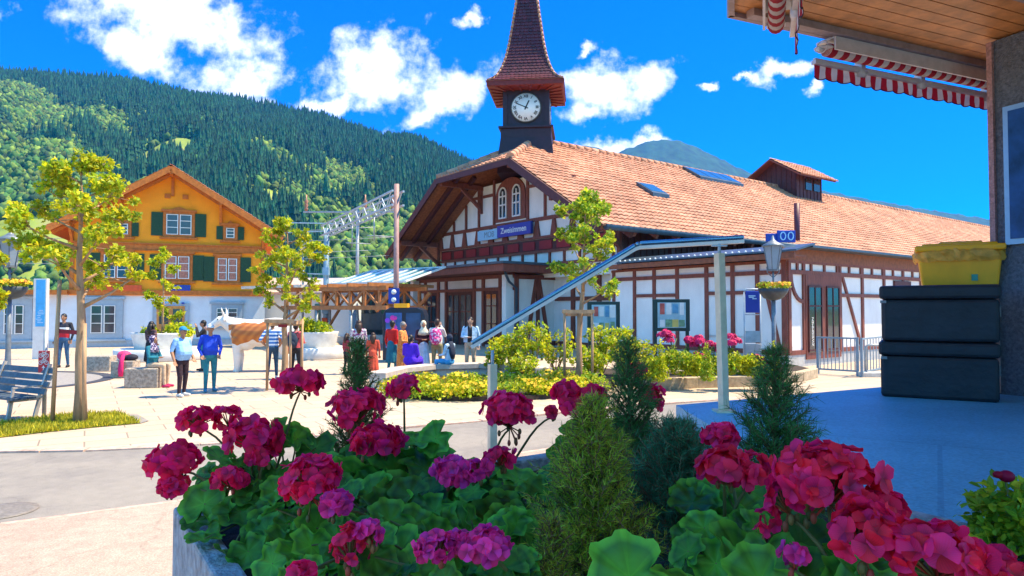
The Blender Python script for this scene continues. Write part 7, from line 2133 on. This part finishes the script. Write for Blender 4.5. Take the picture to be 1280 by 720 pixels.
geranium('geranium with a broad crimson head and pink ones in front of it', K(.30, .66),
         [(390, 603, 1.24, 44, 38, A, 44), (421, 631, 1.18, 26, 15, Cp, 16), (438, 684, 1.0, 28, 34, Bp, 26), (462, 666, 1.0, 22, 16, Cp, 14), (378, 716, .98, 20, 10, A, 8)],
         spots_px([(395, 660, 1.25, 30), (370, 690, 1.2, 28), (420, 670, 1.2, 26), (340, 705, 1.2, 28), (400, 705, 1.15, 30), (480, 640, 1.3, 32), (470, 700, 1.15, 26)] + fill(340, 520, 610, 720, 1.4, 1.1, 15, 30, 46, 2), 2), 2, 1)
geranium('geranium with tall crimson heads before the dark little fir', K(.48, .22),
         [(445, 513, 1.62, 40, 28, A, 42), (470, 552, 1.55, 36, 22, A, 28), (458, 558, 1.5, 15, 15, Bp, 6), (505, 488, 1.68, 23, 17, A, 18)],
         spots_px([(520, 552, 1.6, 28), (545, 548, 1.6, 24), (490, 590, 1.55, 36), (440, 590, 1.55, 32), (410, 590, 1.55, 26), (530, 585, 1.55, 36), (465, 620, 1.45, 34), (505, 620, 1.45, 36)] + fill(400, 560, 560, 650, 1.7, 1.4, 15, 30, 46, 3), 3), 3, 2)
geranium('geranium with a round crimson head beside the bright dwarf spruce', K(.66, .42),
         [(637, 517, 1.58, 38, 32, A, 46), (570, 590, 1.30, 31, 19, Cp, 26), (598, 588, 1.28, 18, 16, Cp, 10), (624, 574, 1.33, 21, 15, A, 14), (634, 632, 1.4, 10, 9, Bp, 5), (690, 516, 1.62, 9, 8, Bp, 4)],
         spots_px([(560, 630, 1.4, 34), (600, 625, 1.4, 34), (630, 640, 1.35, 30), (650, 600, 1.45, 28), (655, 650, 1.3, 30), (615, 655, 1.3, 34), (580, 660, 1.3, 32)] + fill(530, 680, 590, 690, 1.5, 1.2, 15, 30, 46, 4), 4), 4)
geranium('geranium with two pink heads low in the middle of the trough', K(.34, 1.0),
         [(545, 686, .92, 30, 21, Cp, 24), (607, 683, .92, 33, 23, Cp, 28), (575, 676, .94, 16, 12, Cp, 8)],
         spots_px([(500, 690, 1.1, 34), (640, 690, 1.1, 34), (580, 712, 1.05, 36), (520, 715, 1.05, 34), (650, 715, 1.05, 30), (480, 715, 1.05, 32), (625, 712, 1.05, 30)] + fill(440, 660, 650, 725, 1.2, 1.0, 18, 32, 40, 5), 5), 5, 1)
geranium('geranium with crimson heads behind the dark loose conifer', K(1.2, .3),
         [(710, 490, 2.0, 23, 11, A, 16), (742, 497, 1.98, 20, 14, A, 14), (718, 508, 1.95, 20, 9, A, 10), (815, 500, 1.95, 19, 22, A, 18), (795, 462, 2.0, 12, 8, A, 6)],
         spots_px(fill(690, 840, 540, 610, 2.0, 1.8, 20, 30, 22, 6), 6), 6, 2)
geranium('geranium with bright red heads right of the blue green conifer', K(.74, 1.12),
         [(901, 544, 1.20, 27, 16, A, 20), (905, 588, 1.10, 36, 30, Bp, 16), (938, 590, 1.10, 26, 28, Bp, 12)],
         spots_px([(880, 660, 1.05, 28), (925, 692, 1.0, 46), (945, 665, 1.02, 30), (895, 705, .98, 34), (860, 690, 1.0, 26)] + fill(850, 980, 610, 720, 1.25, 1.0, 16, 32, 26, 7), 7), 7)
geranium('nearest geranium with large overblown pink red heads at lower right', K(.56, 1.5),
         [(1035, 602, .86, 74, 52, Bp, 44), (1105, 640, .84, 32, 26, A, 14), (985, 625, .88, 30, 30, A, 12), (1080, 668, .74, 50, 46, Bp, 22), (1170, 700, .70, 66, 46, Bp, 26), (1245, 722, .70, 44, 26, Bp, 14), (960, 655, .9, 14, 24, A, 5), (992, 700, .8, 17, 22, Cp, 5)],
         [(P(787, 722, .72), 56 * .72 / F_PX, (.1, -.75, .65))] + spots_px([(850, 724, .76, 34), (950, 725, .8, 46), (1090, 735, .78, 50), (1010, 722, .85, 44), (1180, 745, .72, 50)] + fill(930, 1200, 680, 740, .95, .82, 26, 44, 16, 8), 8), 8, 1)

# little conifers: twigs closely set with needles
def conifer(label, base, apex, spread, n_twigs, needles, nl, nw, m, seed, dense=1.0, droop=0.0, ratio=.8, name='dwarf_conifer'):
    g = np.random.default_rng(seed); r_ = random.Random(seed)
    t = thing(name, label, 'conifer', base, 0, 'dwarf conifers in the granite trough')
    H = apex.z - base.z; off = Vector((apex.x - base.x, apex.y - base.y, 0))
    mb = MB(); mb.tube([(0, 0, 0), tuple(off * .5 + Z * H * .5), tuple(off + Z * H)], [.012, .007, .0015], 7)
    P0, D0, L0_ = [], [], []
    for i in range(n_twigs):
        f = ((i + .5) / n_twigs) ** ratio
        p = off * f + Z * H * f; a = i * 2.39996 + r_.uniform(-.3, .3)
        ln = spread * (1 - f) ** .8 * r_.uniform(.65, 1.12) + .022
        d = Vector((math.cos(a), math.sin(a), r_.uniform(.45, 1.1) - droop + f * .6)).normalized()
        e = p + d * ln
        mb.tube([p, e], [.0022, .0009], 4)
        tw = [(p, e)]
        for k in range(int(2 + 5 * ln / max(.05, spread))):
            b_ = p.lerp(e, r_.uniform(.25, .9)); d2 = (d + Vector((r_.gauss(0, .55), r_.gauss(0, .55), r_.gauss(.15, .4)))).normalized(); e2_ = b_ + d2 * ln * r_.uniform(.25, .5)
            mb.tube([b_, e2_], [.0012, .0007], 4); tw.append((b_, e2_))
        for b_, e2_ in tw:
            ll = (e2_ - b_).length; kk_ = max(6, int(needles * ll / spread * dense))
            s = g.uniform(.02, 1.04, kk_); P0.append(np.array(b_)[None] + s[:, None] * np.array(e2_ - b_)[None]); D0.append(np.repeat(np.array((e2_ - b_).normalized())[None], kk_, 0))
    mb.build('twigs', mat('conifer_twig', (.16, .09, .04), .8, .3, 30), t, world=False)
    P_ = np.concatenate(P0); D_ = np.concatenate(D0); k = len(P_)
    rad = g.normal(size=(k, 3)); rad -= (rad * D_).sum(1)[:, None] * D_; rad /= np.linalg.norm(rad, axis=1)[:, None]
    nd_ = rad * .8 + D_ * g.uniform(.4, .95, k)[:, None]
    Ms = frame_rots(nd_, g) * np.array([nw, nl, nl])[None, None, :] * g.uniform(.7, 1.25, k)[:, None, None]
    inst('needles', [(-.5, 0, 0), (.5, 0, 0), (.35, .6, .03), (0, 1, .06), (-.35, .6, .03)], [(0, 1, 2, 3, 4)], Ms, P_, m, t)
    return t
m_nd1 = mat('needle_dark', (.060, .19, .035), .55, .3, 12, island=.35, trans=.15)
m_nd2 = mat('needle_bright', (.26, .42, .025), .55, .3, 12, island=.35, alt=(.48, .42, .03), trans=.3)
m_nd3 = mat('needle_blue', (.045, .18, .075), .55, .3, 12, island=.35, trans=.15)
def con_at(px_b, Y, apx, apy): return Vector((P(px_b, 600, Y).x, Y, SOIL - .02)), P(apx, apy, Y)
b_, a_ = con_at(447, 1.88, 447, 430); conifer('dense dark green dwarf conifer at the back left of the trough', b_, a_, .115, 150, 40, .015, .0015, m_nd1, 1, 1.3, ratio=.75)
b_, a_ = con_at(735, 1.18, 742, 508); conifer('bright yellow green dwarf spruce in the middle of the trough', b_, a_, .14, 240, 60, .013, .0012, m_nd2, 2, 1.3, ratio=.72)
b_, a_ = con_at(690, 1.05, 690, 655); conifer('small rusty tipped yellow green conifer low beside the bright spruce', b_, a_, .06, 80, 30, .011, .0010, m_nd2, 7, 1.1)
b_, a_ = con_at(792, 1.88, 784, 430); conifer('tall loose dark conifer with an upright leader behind the spruce', b_, a_, .15, 120, 56, .022, .0012, m_nd1, 3, 1.05, ratio=.85)
b_, a_ = con_at(858, 1.40, 846, 536); conifer('rounded blue green conifer right of the bright spruce', b_, a_, .19, 230, 60, .018, .0011, m_nd3, 4, 1.1, ratio=.7)
b_, a_ = con_at(968, 1.60, 968, 442); conifer('airy dark green conifer behind the red geranium heads', b_, a_, .15, 150, 60, .024, .0012, m_nd1, 5, 1.1, droop=.15, ratio=.9)

# potted bush at the right edge of the terrace
pb = P(1262, 700, 1.5); pb.z = TZ
t = thing('potted_shrub', 'small green shrub in a pot with one pink bud at the right edge', 'shrub', pb)
mb = MB(); mb.lathe([(.11, 0), (.15, .2), (.165, .22), (.15, .22), (.14, .19)], (0, 0, 0), 20); mb.build('pot', mat('dark_pot', (.05, .05, .055), .6), t, world=False)
leaf_cloud('foliage', [((0, 0, .34), (.10, .10, .10)), ((-.05, -.04, .30), (.08, .07, .07)), ((.07, 0, .38), (.07, .07, .06))], 1500, .026, m_leafg, t, up=.8)
mb = MB(); mb.tube([(0, 0, .25), (.0, -.01, .38), (-.015, -.01, P(1264, 596, 1.5).z - TZ)], [.003, .0025, .002], 5); mb.build('flower_stem', m_stem, t, world=False)
mb = MB(); mb.ball((-.01, -.01, P(1264, 594, 1.5).z - TZ), (.017, .014, .013), 10, 8); mb.ball((-.028, -.01, P(1264, 592, 1.5).z - TZ), (.012, .009, .008), 8, 6); mb.build('bud', m_petal, t, world=False)
